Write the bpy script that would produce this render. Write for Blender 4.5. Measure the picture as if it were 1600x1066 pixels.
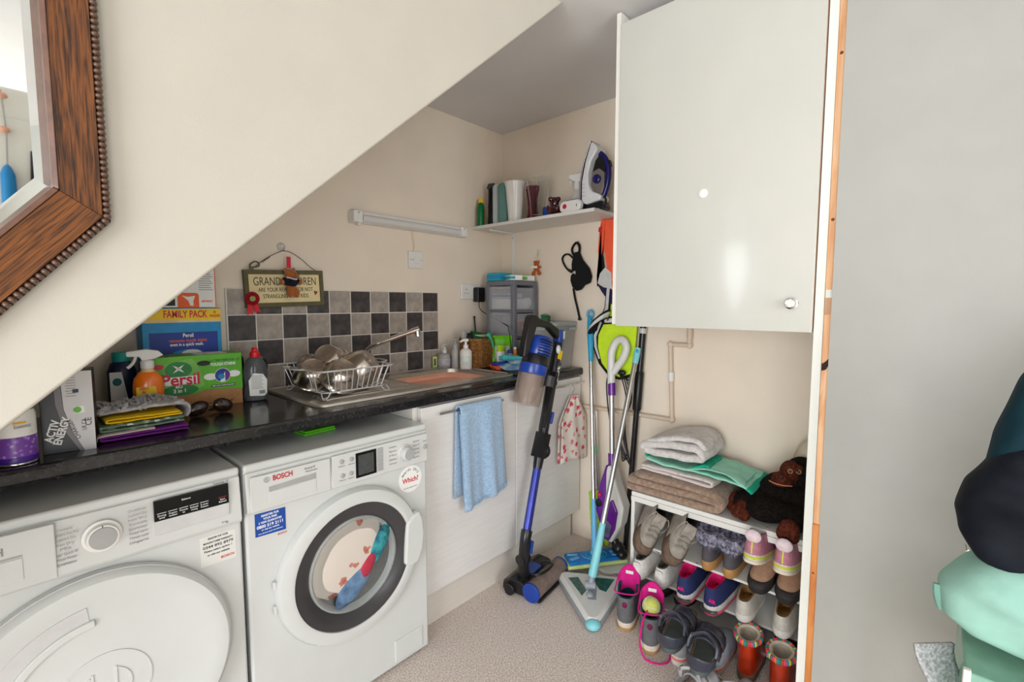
import bpy, bmesh, math, random
from mathutils import Vector, Matrix, Euler
random.seed(7)
R = math.radians
S = bpy.context.scene
COL = S.collection
for o in list(bpy.data.objects):
    bpy.data.objects.remove(o)

# ---------------------------------------------------------------- camera
cam_d = bpy.data.cameras.new('camera')
cam_d.sensor_fit = 'HORIZONTAL'; cam_d.sensor_width = 36.0
cam_d.lens = 737.2 / 1600 * 36.0
cam_d.clip_start = 0.02
cam = bpy.data.objects.new('camera', cam_d); COL.objects.link(cam)
yaw, pit = R(42.13), R(4.56)
fw = Vector((math.cos(yaw)*math.cos(pit), math.sin(yaw)*math.cos(pit), -math.sin(pit)))
rt = fw.cross(Vector((0, 0, 1))).normalized(); up = rt.cross(fw)
mw = Matrix((rt, up, -fw)).transposed().to_4x4(); mw.translation = (-2.10, -1.98, 1.27)
cam.matrix_world = mw
S.camera = cam

# ---------------------------------------------------------------- light and exposure
S.view_settings.view_transform = 'Standard'
S.view_settings.look = 'None'
S.view_settings.gamma = 1.0
S.view_settings.use_curve_mapping = False
S.view_settings.exposure = -0.36
world = bpy.data.worlds.new('sky'); S.world = world; world.use_nodes = True
bg = world.node_tree.nodes['Background']
bg.inputs[0].default_value = (0.78, 0.88, 1.0, 1); bg.inputs[1].default_value = 1.2

def area(name, loc, target, sx, sy, power, col, spread=180):
    d = bpy.data.lights.new(name, 'AREA'); d.shape = 'RECTANGLE'; d.size = sx; d.size_y = sy
    d.energy = power; d.color = col; d.spread = R(spread)
    o = bpy.data.objects.new(name, d); COL.objects.link(o); o.location = loc
    o.rotation_euler = (Vector(target) - Vector(loc)).to_track_quat('-Z', 'Y').to_euler()
    return o
# left window daylight, set low for the nook, plus an added glazed door
area('window_daylight', (-5.48, -2.6, 1.05), (0, -1.4, 1.15), 2.3, 1.95, 165, (0.93, 0.97, 1.0))
area('added_door_daylight', (-3.0, -5.28, 1.12), (-1.3, 0, 0.95), 2.9, 2.1, 135, (0.94, 0.97, 1.0))

# ---------------------------------------------------------------- materials
def lin(c):
    out = []
    for v in c[:3]:
        v = v / 255.0
        out.append(v / 12.92 if v <= 0.04045 else ((v + 0.055) / 1.055) ** 2.4)
    return tuple(out) + (1.0,)
MATS = {}
def M(name, col=(200, 200, 200), rough=0.5, metal=0.0, var=0.06, vs=30.0, bump=0.0, bs=200.0, trans=0.0,
      alpha=1.0, coat=0.0, sheen=0.0, ior=1.45, col2=None, spec=0.5, det=3.0, edge=(0.35, 0.65), stretch=None):
    """Principled material whose colour is a noise mix and whose relief is a noise bump."""
    if name in MATS: return MATS[name]
    m = bpy.data.materials.new(name); m.use_nodes = True; MATS[name] = m
    nt = m.node_tree; b = nt.nodes['Principled BSDF']
    tc = nt.nodes.new('ShaderNodeTexCoord'); src = tc.outputs['Object']
    if stretch:
        mp = nt.nodes.new('ShaderNodeMapping'); mp.inputs['Scale'].default_value = stretch
        nt.links.new(src, mp.inputs[0]); src = mp.outputs[0]
    n = nt.nodes.new('ShaderNodeTexNoise'); n.inputs['Scale'].default_value = vs; n.inputs['Detail'].default_value = det
    nt.links.new(src, n.inputs['Vector'])
    rp = nt.nodes.new('ShaderNodeValToRGB'); nt.links.new(n.outputs['Fac'], rp.inputs[0])
    c = lin(col)
    if col2: a, d = c, lin(col2)
    else:
        a = tuple(min(1, x * (1 - var)) for x in c[:3]) + (1,); d = tuple(min(1, x * (1 + var)) for x in c[:3]) + (1,)
    rp.color_ramp.elements[0].position = edge[0]; rp.color_ramp.elements[0].color = a
    rp.color_ramp.elements[1].position = edge[1]; rp.color_ramp.elements[1].color = d
    nt.links.new(rp.outputs[0], b.inputs['Base Color'])
    b.inputs['Roughness'].default_value = rough; b.inputs['Metallic'].default_value = metal
    b.inputs['IOR'].default_value = ior; b.inputs['Specular IOR Level'].default_value = spec
    b.inputs['Transmission Weight'].default_value = trans; b.inputs['Alpha'].default_value = alpha
    b.inputs['Coat Weight'].default_value = coat; b.inputs['Coat Roughness'].default_value = 0.08
    b.inputs['Sheen Weight'].default_value = sheen
    if bump:
        n2 = nt.nodes.new('ShaderNodeTexNoise'); n2.inputs['Scale'].default_value = bs; n2.inputs['Detail'].default_value = 4
        nt.links.new(src, n2.inputs['Vector'])
        bp = nt.nodes.new('ShaderNodeBump'); bp.inputs['Strength'].default_value = bump; bp.inputs['Distance'].default_value = 0.004
        nt.links.new(n2.outputs['Fac'], bp.inputs['Height']); nt.links.new(bp.outputs[0], b.inputs['Normal'])
    return m
def wood(name, c1, c2, scale, stretch, rough=0.45, coat=0.0, band=6.0, dist=6.0):
    if name in MATS: return MATS[name]
    m = bpy.data.materials.new(name); m.use_nodes = True; MATS[name] = m
    nt = m.node_tree; b = nt.nodes['Principled BSDF']
    tc = nt.nodes.new('ShaderNodeTexCoord'); mp = nt.nodes.new('ShaderNodeMapping'); mp.inputs['Scale'].default_value = stretch
    nt.links.new(tc.outputs['Object'], mp.inputs[0])
    n1 = nt.nodes.new('ShaderNodeTexNoise'); n1.inputs['Scale'].default_value = scale; n1.inputs['Detail'].default_value = 6
    n1.inputs['Distortion'].default_value = 0.6
    nt.links.new(mp.outputs[0], n1.inputs['Vector'])
    rp = nt.nodes.new('ShaderNodeValToRGB'); nt.links.new(n1.outputs['Fac'], rp.inputs[0])
    rp.color_ramp.elements[0].position = 0.36; rp.color_ramp.elements[0].color = lin(c1)
    rp.color_ramp.elements[1].position = 0.62; rp.color_ramp.elements[1].color = lin(c2)
    nt.links.new(rp.outputs[0], b.inputs['Base Color'])
    b.inputs['Roughness'].default_value = rough; b.inputs['Coat Weight'].default_value = coat; b.inputs['Coat Roughness'].default_value = 0.15
    bp = nt.nodes.new('ShaderNodeBump'); bp.inputs['Strength'].default_value = 0.15; bp.inputs['Distance'].default_value = 0.002
    nt.links.new(n1.outputs['Fac'], bp.inputs['Height']); nt.links.new(bp.outputs[0], b.inputs['Normal'])
    return m
def dots(name, base, cols, scale, thr, rough=0.8, sheen=0.0, bump=0.0):
    """Fabric or print with scattered voronoi spots of several colours on a plain ground."""
    if name in MATS: return MATS[name]
    m = bpy.data.materials.new(name); m.use_nodes = True; MATS[name] = m
    nt = m.node_tree; b = nt.nodes['Principled BSDF']
    tc = nt.nodes.new('ShaderNodeTexCoord')
    nz = nt.nodes.new('ShaderNodeTexNoise'); nz.inputs['Scale'].default_value = scale * 3.5
    ad = nt.nodes.new('ShaderNodeMixRGB'); ad.blend_type = 'ADD'; ad.inputs[0].default_value = 0.55 / scale
    nt.links.new(tc.outputs['Object'], nz.inputs['Vector']); nt.links.new(tc.outputs['Object'], ad.inputs[1]); nt.links.new(nz.outputs['Color'], ad.inputs[2])
    v = nt.nodes.new('ShaderNodeTexVoronoi'); v.inputs['Scale'].default_value = scale; nt.links.new(ad.outputs[0], v.inputs['Vector'])
    rp = nt.nodes.new('ShaderNodeValToRGB'); rp.color_ramp.interpolation = 'CONSTANT'
    nt.links.new(v.outputs['Distance'], rp.inputs[0])
    el = rp.color_ramp.elements
    el[0].position = 0; el[0].color = lin(cols[0])
    k = len(cols)
    el[1].position = thr; el[1].color = lin(base)
    for i in range(1, k):
        e = el.new(thr * i / k); e.color = lin(cols[i])
    nt.links.new(rp.outputs[0], b.inputs['Base Color'])
    b.inputs['Roughness'].default_value = rough; b.inputs['Sheen Weight'].default_value = sheen
    if bump:
        bp = nt.nodes.new('ShaderNodeBump'); bp.inputs['Strength'].default_value = bump; bp.inputs['Distance'].default_value = 0.003
        nt.links.new(nz.outputs['Fac'], bp.inputs['Height']); nt.links.new(bp.outputs[0], b.inputs['Normal'])
    return m

# ---------------------------------------------------------------- mesh helpers
def frame_of(d):
    d = Vector(d).normalized()
    a = Vector((0, 0, 1)) if abs(d.z) < 0.9 else Vector((1, 0, 0))
    x = d.cross(a).normalized(); y = d.cross(x).normalized()
    return x, y
class MB:
    def __init__(self): self.v = []; self.f = []
    def add(self, vs, fs):
        b = len(self.v); self.v += [tuple(p) for p in vs]; self.f += [tuple(i + b for i in q) for q in fs]; return self
    def box(self, c, s, rot=None):
        hx, hy, hz = s[0]/2, s[1]/2, s[2]/2
        vs = [Vector((sx*hx, sy*hy, sz*hz)) for sz in (-1, 1) for sy in (-1, 1) for sx in (-1, 1)]
        if rot is not None: m = Euler(rot).to_matrix(); vs = [m @ p for p in vs]
        c = Vector(c)
        return self.add([p + c for p in vs], [(0,2,3,1),(4,5,7,6),(0,1,5,4),(2,6,7,3),(0,4,6,2),(1,3,7,5)])
    def bb(self, a, b):
        return self.box([(a[i]+b[i])/2 for i in range(3)], [abs(b[i]-a[i]) for i in range(3)])
    def rings(self, rs, cap0=True, cap1=True, closed=False):
        n = len(rs[0]); vs = [p for r in rs for p in r]; fs = []
        m = len(rs)
        for i in range(m - (0 if closed else 1)):
            i2 = (i + 1) % m
            for j in range(n):
                k = (j + 1) % n
                fs.append((i*n+j, i*n+k, i2*n+k, i2*n+j))
        if not closed:
            if cap0: fs.append(tuple(reversed(range(n))))
            if cap1: fs.append(tuple((m-1)*n + j for j in range(n)))
        return self.add(vs, fs)
    def cyl(self, p0, p1, r0, r1=None, n=16, cap=True):
        r1 = r0 if r1 is None else r1
        p0, p1 = Vector(p0), Vector(p1); x, y = frame_of(p1 - p0)
        rs = [[p + (x*math.cos(2*math.pi*j/n) + y*math.sin(2*math.pi*j/n))*r for j in range(n)] for p, r in ((p0, r0), (p1, r1))]
        return self.rings(rs, cap, cap)
    def tube(self, pts, r, n=8, closed=False, smooth=0):
        pts = [Vector(p) for p in pts]
        if smooth: pts = catmull(pts, smooth, closed)
        m = len(pts); rs = []; x = None
        for i, p in enumerate(pts):
            a = pts[(i-1) % m] if (closed or i > 0) else p; b = pts[(i+1) % m] if (closed or i < m-1) else p
            d = (b - a)
            d = d.normalized() if d.length > 1e-9 else Vector((0, 0, 1))
            if x is None: x, y = frame_of(d)
            else:
                x = (x - d * x.dot(d))
                x = x.normalized() if x.length > 1e-6 else frame_of(d)[0]
                y = d.cross(x)
            rr = r[min(len(r)-1, int(i*len(r)/m))] if isinstance(r, (list, tuple)) else r
            rs.append([p + (x*math.cos(2*math.pi*j/n) + y*math.sin(2*math.pi*j/n))*rr for j in range(n)])
        return self.rings(rs, True, True, closed)
    def lathe(self, prof, c=(0, 0, 0), axis=(0, 0, 1), n=24, sx=1.0, sy=1.0):
        c = Vector(c); d = Vector(axis).normalized()
        if abs(d.z) > 0.99: x, y = Vector((1, 0, 0)), Vector((0, 1, 0))
        else: x, y = frame_of(d)
        rs = [[c + d*z + (x*math.cos(2*math.pi*j/n)*sx + y*math.sin(2*math.pi*j/n)*sy)*max(r, 1e-4) for j in range(n)] for r, z in prof]
        return self.rings(rs)
    def prism(self, poly, a, b, o=(0, 0, 0), u=(1, 0, 0), v=(0, 0, 1)):
        """poly in the (u, v) plane, extruded along w = u x v from a to b."""
        o, u, v = Vector(o), Vector(u), Vector(v); w = u.cross(v)
        rs = [[o + u*p[0] + v*p[1] + w*t for p in poly] for t in (a, b)]
        return self.rings(rs)
    def ell(self, c, r, n=14, m=9, rot=None):
        c = Vector(c); mt = Euler(rot).to_matrix() if rot is not None else None; rs = []
        for i in range(m + 1):
            th = math.pi * i / m; q = max(math.sin(th), 0.02)
            row = [Vector((r[0]*q*math.cos(2*math.pi*j/n), r[1]*q*math.sin(2*math.pi*j/n), -r[2]*math.cos(th))) for j in range(n)]
            rs.append([c + (mt @ p if mt else p) for p in row])
        return self.rings(rs)
    def grid(self, fn, nu, nv, closed_u=False):
        vs = [fn(i/(nu if closed_u else nu), j/nv) for i in range(nu + (0 if closed_u else 1)) for j in range(nv + 1)]
        fs = []
        for i in range(nu):
            i2 = (i + 1) % nu if closed_u else i + 1
            for j in range(nv):
                fs.append((i*(nv+1)+j, i2*(nv+1)+j, i2*(nv+1)+j+1, i*(nv+1)+j+1))
        return self.add(vs, fs)
    def xf(self, m):
        self.v = [tuple(m @ Vector(p)) for p in self.v]; return self
    def build(self, name, mat, parent=None, smooth=False, bev=0.0, seg=2, solid=0.0, sub=0, ang=35, off=0.0):
        me = bpy.data.meshes.new(name); me.from_pydata(self.v, [], self.f)
        bm = bmesh.new(); bm.from_mesh(me)
        bmesh.ops.recalc_face_normals(bm, faces=bm.faces); bm.to_mesh(me); bm.free()
        me.materials.append(mat)
        if smooth: me.polygons.foreach_set('use_smooth', [True]*len(me.polygons))
        o = bpy.data.objects.new(name, me); COL.objects.link(o)
        if solid:
            md = o.modifiers.new('thick', 'SOLIDIFY'); md.thickness = solid; md.offset = off
        if bev:
            md = o.modifiers.new('bevel', 'BEVEL'); md.width = bev; md.segments = seg; md.limit_method = 'ANGLE'; md.angle_limit = R(ang)
            me.polygons.foreach_set('use_smooth', [True]*len(me.polygons))
            md.harden_normals = True
        if sub:
            md = o.modifiers.new('sub', 'SUBSURF'); md.levels = sub; md.render_levels = sub
        if smooth and not sub and not bev:
            try: me.set_sharp_from_angle(angle=R(40))
            except Exception: pass
        if parent: o.parent = parent
        return o
def catmull(pts, k, closed=False):
    out = []; m = len(pts)
    rng = range(m if closed else m - 1)
    for i in rng:
        g = (lambda q: pts[q % m]) if closed else (lambda q: pts[min(max(q, 0), m-1)])
        p0, p1, p2, p3 = g(i-1), g(i), g(i+1), g(i+2)
        for s in range(k):
            t = s / k
            out.append(0.5*((2*p1) + (-p0+p2)*t + (2*p0-5*p1+4*p2-p3)*t*t + (-p0+3*p1-3*p2+p3)*t**3))
    if not closed: out.append(pts[-1])
    return out
def rrect(w, h, r, n=4, cx=0, cy=0):
    out = []
    for (sx, sy, a0) in ((1, 1, 0), (-1, 1, 90), (-1, -1, 180), (1, -1, 270)):
        for i in range(n + 1):
            a = R(a0 + 90*i/n)
            out.append((cx + sx*(w/2-r) + r*math.cos(a), cy + sy*(h/2-r) + r*math.sin(a)))
    return out
def tag(o, label, cat, group=None, kind=None):
    if label: o['label'] = label
    if cat: o['category'] = cat
    if group: o['group'] = group
    if kind: o['kind'] = kind
    return o
def thing(name, label, cat, loc=(0, 0, 0), rz=0.0, group=None, rot=None):
    o = bpy.data.objects.new(name, None); COL.objects.link(o)
    o.empty_display_size = 0.05
    o.location = loc; o.rotation_euler = rot if rot else (0, 0, R(rz))
    return tag(o, label, cat, group)
def struct(o): o['kind'] = 'structure'; return o
def part(parent, name, mat, fn, **k):
    mb = MB(); fn(mb); return mb.build(name, mat, parent, **k)
def copy_thing(root, loc, rot, label=None):
    """copy of a thing with its parts and sub-parts; mesh data is shared"""
    r = root.copy(); COL.objects.link(r); r.location = loc; r.rotation_euler = rot
    if label: r['label'] = label
    for ch in list(root.children):
        c = ch.copy(); COL.objects.link(c); c.parent = r
        for g in list(ch.children):
            d = g.copy(); COL.objects.link(d); d.parent = c
    return r
def text(s, parent, mat, o, u=(1, 0, 0), v=(0, 0, 1), size=0.02, width=None, bold=0.0, align='CENTER', name='lettering', ext=0.0003, shear=0.0):
    cu = bpy.data.curves.new(name, 'FONT'); cu.body = s; cu.size = 1.0; cu.align_x = align; cu.align_y = 'CENTER'
    cu.extrude = 0.01; cu.offset = bold; cu.resolution_u = 3; cu.shear = shear
    t = bpy.data.objects.new(name, cu); COL.objects.link(t)
    bpy.context.view_layer.update()
    me = bpy.data.meshes.new_from_object(t.evaluated_get(bpy.context.evaluated_depsgraph_get()))
    bpy.data.objects.remove(t); bpy.data.curves.remove(cu)
    xs = [p.co.x for p in me.vertices] or [0, 1]
    w = max(xs) - min(xs); sx = (width / w) if width else size
    u, v, o = Vector(u).normalized(), Vector(v).normalized(), Vector(o); n = u.cross(v)
    for p in me.vertices: c = p.co.copy(); p.co = o + u*(c.x*sx) + v*(c.y*size) + n*(c.z/0.01*ext)
    me.materials.clear(); me.materials.append(mat); me.name = name
    ob = bpy.data.objects.new(name, me); COL.objects.link(ob); ob.parent = parent
    return ob
def nz(x, y, s=1.0, seed=0.0):
    from mathutils import noise
    return noise.noise(Vector((x*s + seed, y*s - seed, seed*1.7)))
# ================================================================ the room
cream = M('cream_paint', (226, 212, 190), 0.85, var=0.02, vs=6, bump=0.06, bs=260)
nook_paint_lightened = M('nook_paint_lightened', (240, 226, 208), 0.85, var=0.025, vs=5, bump=0.05, bs=260)  # wall cream lightened to make up for the shade under the stairs
stair_paint_dimmed = M('stair_wall_dimmed', (200, 194, 182), 0.85, var=0.02, vs=6, bump=0.08, bs=300)  # wall cream darkened to hold down the strong light on this side
ceil_paint = M('ceiling_paint', (226, 224, 222), 0.9, var=0.02, vs=5)
white_board = M('white_board', (226, 226, 218), 0.7, var=0.015, vs=8, bump=0.03, bs=400)
carpet = M('carpet', (184, 164, 151), 1.0, vs=170, det=8, col2=(253, 242, 233), bump=1.0, bs=170, sheen=0.2, edge=(0.3, 0.72))
gloss_white = M('gloss_white', (232, 230, 222), 0.18, var=0.01, vs=20, coat=0.3)
X0 = -5.6; Y0 = -5.4; H = 2.266
struct(MB().bb((X0, Y0, -0.06), (0.12, 0.12, 0.0)).build('floor', carpet))
struct(MB().bb((X0, Y0, H), (0.12, 0.12, H + 0.08)).build('ceiling', ceil_paint))
wb = struct(MB().bb((X0, 0.0, 0.0), (0.12, 0.12, H)).build('wall_back', nook_paint_lightened))
struct(MB().bb((0.0, -1.75, 0.0), (0.12, 0.0, H)).build('wall_right', nook_paint_lightened))
# staircase enclosure: upright side wall with the slope of the stairs as its lower edge, closed by the soffit
ys = -1.0
sl = 0.881; zs = lambda x: 1.384 + (x + 1.763) * sl
xt_ = -1.763 + (H - 1.384) / sl
xb_ = -1.763 - 1.384 / sl
struct(MB().prism([(xt_, H), (X0, H), (X0, 0.0), (xb_, 0.0)], 0.0, -ys, o=(0, 0, 0)).build('wall_stair', stair_paint_dimmed, bev=0.006))
# partition at the right: plasterboard, a raw pine stud and the white end board of the alcove
struct(MB().bb((-0.612, Y0, 0.0), (-0.50, -1.768, H)).build('wall_partition', M('grey_board', (166, 165, 159), 0.75, var=0.02, vs=8, bump=0.05, bs=350)))
struct(MB().bb((-0.60, -1.750, 0.0), (0.0, -1.728, H)).build('wall_alcove', white_board, bev=0.002))
pine = wood('pine', (214, 150, 100), (236, 190, 146), 5.0, (9, 9, 0.9), 0.6)
pine_lo = wood('pine_orange', (190, 104, 40), (222, 146, 78), 5.0, (9, 9, 0.9), 0.6)
stud = struct(MB().bb((-0.598, -1.768, 0.66), (-0.50, -1.7505, H)).build('trim_1', pine, bev=0.001))
stud2 = struct(MB().bb((-0.602, -1.768, 0.0), (-0.50, -1.7505, 0.66)).build('trim_2', pine_lo, bev=0.001))
knot = M('pine_knot', (120, 62, 28), 0.6, var=0.3, vs=200)
burn = M('burnt_knot', (52, 32, 26), 0.8, var=0.5, vs=120, bump=0.6, bs=200)
for z, r, m in ((1.91, 0.0042, knot), (1.49, 0.0042, knot), (1.245, 0.0035, knot)):
    MB().lathe([(r, 0), (r*0.8, 0.001), (r*0.3, 0.0004)], (-0.598, -1.759, z), (-1, 0, 0), 12, 1, 1).build('knot', m, stud, True)
MB().prism([(-0.0075, -0.017), (0.002, -0.013), (0.0075, -0.002), (0.0075, 0.018), (0.001, 0.009), (-0.0075, 0.002)], 0, 0.0015, o=(-0.598, -1.759, 1.105), u=(0, -1, 0)).build('burnt_knot', burn, stud)
MB().bb((-0.6, -1.767, 1.285), (-0.59, -1.752, 1.306)).build('white_packer', white_board, stud)
MB().bb((-0.6, -1.768, 1.240), (-0.59, -1.751, 1.285)).build('wood_packer', wood('brown_packer', (176, 128, 88), (196, 150, 110), 6, (9, 9, 1)), stud)
MB().lathe([(0.003, 0), (0.0024, 0.001)], (-0.602, -1.757, 0.52), (-1, 0, 0), 10).build('knot', knot, stud2, True)
# walls behind the camera; the glazed front opening is added to light the nook
wl = MB()
wl.bb((X0 - 0.1, Y0, 0), (X0, 0.1, 0.04)); wl.bb((X0 - 0.1, Y0, 2.25), (X0, 0.1, H))
wl.bb((X0 - 0.1, Y0, 0.04), (X0, -3.8, 2.25)); wl.bb((X0 - 0.1, -1.4, 0.04), (X0, 0.1, 2.25))
struct(wl.build('wall_left', cream))
wf = MB()
wf.bb((X0, Y0 - 0.1, 0), (0.1, Y0, 0.05)); wf.bb((X0, Y0 - 0.1, 2.25), (0.1, Y0, H))
wf.bb((X0, Y0 - 0.1, 0.05), (-4.5, Y0, 2.25)); wf.bb((-1.5, Y0 - 0.1, 0.05), (0.1, Y0, 2.25))
struct(wf.build('wall_front', cream))
for nm, a, b, ax in (('window_1', (X0 - 0.05, -3.8, 0.04), (X0 - 0.01, -1.4, 2.25), 1), ('added_window_2', (-4.5, Y0 - 0.05, 0.05), (-1.5, Y0 - 0.01, 2.25), 0)):
    w = MB(); t = 0.05
    def seg(p0, p1, z0, z1):
        if ax == 1: w.bb((a[0], p0, z0), (b[0], p1, z1))
        else: w.bb((p0, a[1], z0), (p1, b[1], z1))
    lo, hi = a[ax], b[ax]; mid = (lo + hi)/2
    seg(lo, lo + t, a[2], b[2]); seg(hi - t, hi, a[2], b[2]); seg(mid - t/2, mid + t/2, a[2], b[2])
    seg(lo, hi, a[2], a[2] + t); seg(lo, hi, b[2] - t, b[2])
    struct(w.build(nm, gloss_white))
# wall tiles, one by one, on a pale grout bed
grout = M('grout', (222, 216, 206), 0.9, var=0.04, vs=200)
tile_l = M('tile_light', (150, 139, 130), 0.42, vs=22, det=6, col2=(182, 171, 160), bump=0.12, bs=40)
tile_d = M('tile_dark', (50, 45, 46), 0.4, vs=22, det=6, col2=(84, 78, 78), bump=0.12, bs=40)
tx, tz, tp = -0.505, 1.326, 0.1
MB().bb((tx - 10*tp - 0.004, -0.0078, tz - 4*tp + 0.0055), (tx, 0.001, tz)).build('grout_bed', grout, wb)
tmesh = {}
for c in range(10):
    for r in range(4):
        k = (c + r) % 2
        if k not in tmesh:
            o = MB().box((0, 0, 0), (tp - 0.0042, 0.006, tp - 0.0042)).build('tile', tile_l if k else tile_d, wb, bev=0.0012, seg=1); tmesh[k] = o
        else:
            o = tmesh[k].copy(); COL.objects.link(o)
            o.data = tmesh[k].data
        o.location = (tx - (c + 0.5)*tp, -0.006, tz - (r + 0.5)*tp)
        o.rotation_euler = (0, math.pi/2 * ((c*3 + r*5) % 4) if False else 0, 0)
# open panelled door leaf behind the photographer, seen in the mirror
dr = struct(MB().bb((-2.40, -2.66, 0.005), (-1.86, -2.625, 2.06)).build('door_1', gloss_white, bev=0.004))
for (px, pz, pw, ph) in ((-2.26, 1.55, 0.19, 0.8), (-2.0, 1.55, 0.19, 0.8), (-2.26, 0.55, 0.19, 0.8), (-2.0, 0.55, 0.19, 0.8)):
    MB().bb((px - pw/2, -2.626, pz - ph/2), (px + pw/2, -2.615, pz + ph/2)).build('door_panel', gloss_white, dr, bev=0.012)
# painted water pipe on the right wall
pipe_m = M('pipe_paint', (220, 200, 178), 0.5, var=0.02)
pp = thing('water_pipe', 'cream painted water pipe with elbows running along the wall behind the mops', 'pipe', (-0.02, -1.161, 0.738))
rel = lambda y, z: (0, y + 1.161, z - 0.738)
pr = 0.0095
part(pp, 'pipe_run', pipe_m, lambda m: (m.cyl(rel(-1.163, 1.184), rel(-1.163, 1.09), pr), m.cyl(rel(-1.163, 1.083), rel(-1.075, 1.083), pr),
     m.cyl(rel(-1.075, 1.083), rel(-1.092, 0.733), pr), m.cyl(rel(-1.092, 0.735), rel(-0.602, 0.728), pr)), smooth=True)
for y, z in ((-1.163, 1.083), (-1.075, 1.083), (-1.092, 0.735)):
    part(pp, 'elbow', pipe_m, lambda m: m.ell(rel(y, z), (0.0135, 0.0145, 0.0145)), smooth=True)
part(pp, 'collar', pipe_m, lambda m: m.cyl(rel(-1.163, 1.115), rel(-1.163, 1.16), 0.0125), smooth=True)
part(pp, 'pipe_joint', M('white_plastic', (235, 233, 228), 0.35, var=0.015), lambda m: m.cyl(rel(-1.0815, 0.955), rel(-1.083, 0.915), 0.013), smooth=True)
# ================================================================ worktop, sink, base units
ZC = 0.93; YF = -0.59
laminate = M('black_laminate', (16, 16, 18), 0.22, vs=140, det=5, col2=(52, 50, 52), coat=0.25, edge=(0.45, 0.8), bump=0.03, bs=300)
laminate_edge = laminate
white_plastic = M('white_plastic'); 
black_plastic = M('black_plastic', (22, 22, 24), 0.35, var=0.1)
steel = M('brushed_steel', (205, 200, 194), 0.24, 1.0, var=0.05, vs=60, stretch=(1, 12, 12))
steel_dk = M('sink_steel', (206, 200, 192), 0.36, 0.9, var=0.06, vs=50, stretch=(1, 10, 10))
chrome = M('chrome', (225, 225, 225), 0.08, 1.0, var=0.02)
wt = thing('worktop', 'long black speckled laminate worktop above the washing machine and dryer', 'worktop', (-1.15, -0.3, 0.89))
wx = lambda x: x + 1.15
wy = lambda y: y + 0.3
m = MB()
hx0, hx1, hy0, hy1 = -0.93, -0.485, -0.45, -0.11
prof = [(wy(0.0), 0.0), (wy(0.0), 0.04), (wy(YF) + 0.010, 0.04), (wy(YF) + 0.003, 0.037), (wy(YF), 0.030), (wy(YF), 0.010), (wy(YF) + 0.004, 0.002), (wy(YF) + 0.012, 0.0)]
m.bb((wx(-2.27), wy(hy1), 0), (wx(0), wy(0), 0.04))
def edge_prof(x0, x1, ymax):
    p = [(ymax, 0.0), (ymax, 0.04)] + prof[2:]
    m.rings([[Vector((x, a, b)) for a, b in p] for x in (x0, x1)])
edge_prof(wx(-2.27), wx(hx0), wy(hy1)); edge_prof(wx(hx1), wx(0), wy(hy1)); edge_prof(wx(hx0), wx(hx1), wy(hy0))
m.build('slab', laminate, wt)
# sink
sk = thing('kitchen_sink', 'stainless steel inset sink with a ribbed drainer, set in the black worktop', 'sink', (-0.92, -0.27, 0.931))
sxx = lambda x: x + 0.92
syy = lambda y: y + 0.27
def ring_plate(m, outer, inner, z0):
    n = len(outer)
    vs = [Vector((p[0], p[1], z0)) for p in outer] + [Vector((p[0], p[1], z0)) for p in inner]
    m.add(vs, [(i, (i+1) % n, n + (i+1) % n, n + i) for i in range(n)])
outer = rrect(0.945, 0.45, 0.03, 5, sxx(-0.9225), syy(-0.275))
inner = rrect(0.43, 0.325, 0.07, 5, sxx(-0.708), syy(-0.28))
m = MB(); ring_plate(m, outer, inner, 0.004)
o2 = rrect(0.965, 0.47, 0.036, 5, sxx(-0.9225), syy(-0.275))
m.rings([[Vector((p[0], p[1], z)) for p in q] for q, z in ((outer, 0.004), (rrect(0.951, 0.456, 0.032, 5, sxx(-0.9225), syy(-0.275)), 0.008), (rrect(0.96, 0.465, 0.035, 5, sxx(-0.9225), syy(-0.275)), 0.007), (o2, 0.0))], False, False)
m.build('deck', steel_dk, sk, True)
m = MB()
rs = []
for sc, z in ((1.0, 0.004), (0.985, -0.006), (0.97, -0.03), (0.95, -0.12), (0.90, -0.15), (0.6, -0.155), (0.1, -0.157)):
    rs.append([Vector((sxx(-0.708) + (p[0]-sxx(-0.708))*sc, syy(-0.28) + (p[1]-syy(-0.28))*sc, z)) for p in inner])
m.rings(rs, False, True).build('bowl', steel_dk, sk, True)
for i in range(9):
    y = -0.43 + i*0.036
    part(sk, 'drainer_rib', steel_dk, lambda m: m.tube([(sxx(-1.34), syy(y), 0.004), (sxx(-1.32), syy(y), 0.0065), (sxx(-0.97), syy(y), 0.0065), (sxx(-0.95), syy(y), 0.004)], 0.004, 6), smooth=True)
# tap
tp_ = thing('kitchen_tap', 'chrome swan neck mixer tap rising behind the steel bowls', 'tap', (-0.97, -0.075, 0.935))
part(tp_, 'tap_base', chrome, lambda m: m.lathe([(0.026, 0), (0.026, 0.01), (0.018, 0.02), (0.017, 0.06), (0.012, 0.075), (0.011, 0.085)]), smooth=True)
part(tp_, 'spout', chrome, lambda m: m.tube([(0, 0, 0.07), (0, 0, 0.11), (0.008, -0.01, 0.135), (0.035, -0.04, 0.155), (0.10, -0.09, 0.185), (0.165, -0.145, 0.214)], 0.0105, 10, smooth=5), smooth=True)
part(tp_, 'nozzle', chrome, lambda m: (m.cyl((0.15, -0.133, 0.208), (0.176, -0.155, 0.219), 0.0135), m.cyl((0.169, -0.149, 0.216), (0.171, -0.151, 0.186), 0.0115)), smooth=True)
for s in (-1, 1):
    part(tp_, 'lever', chrome, lambda m: (m.cyl((0, 0, 0.035), (s*0.045, 0, 0.04), 0.008), m.ell((s*0.055, 0, 0.042), (0.018, 0.016, 0.012))), smooth=True)
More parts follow.
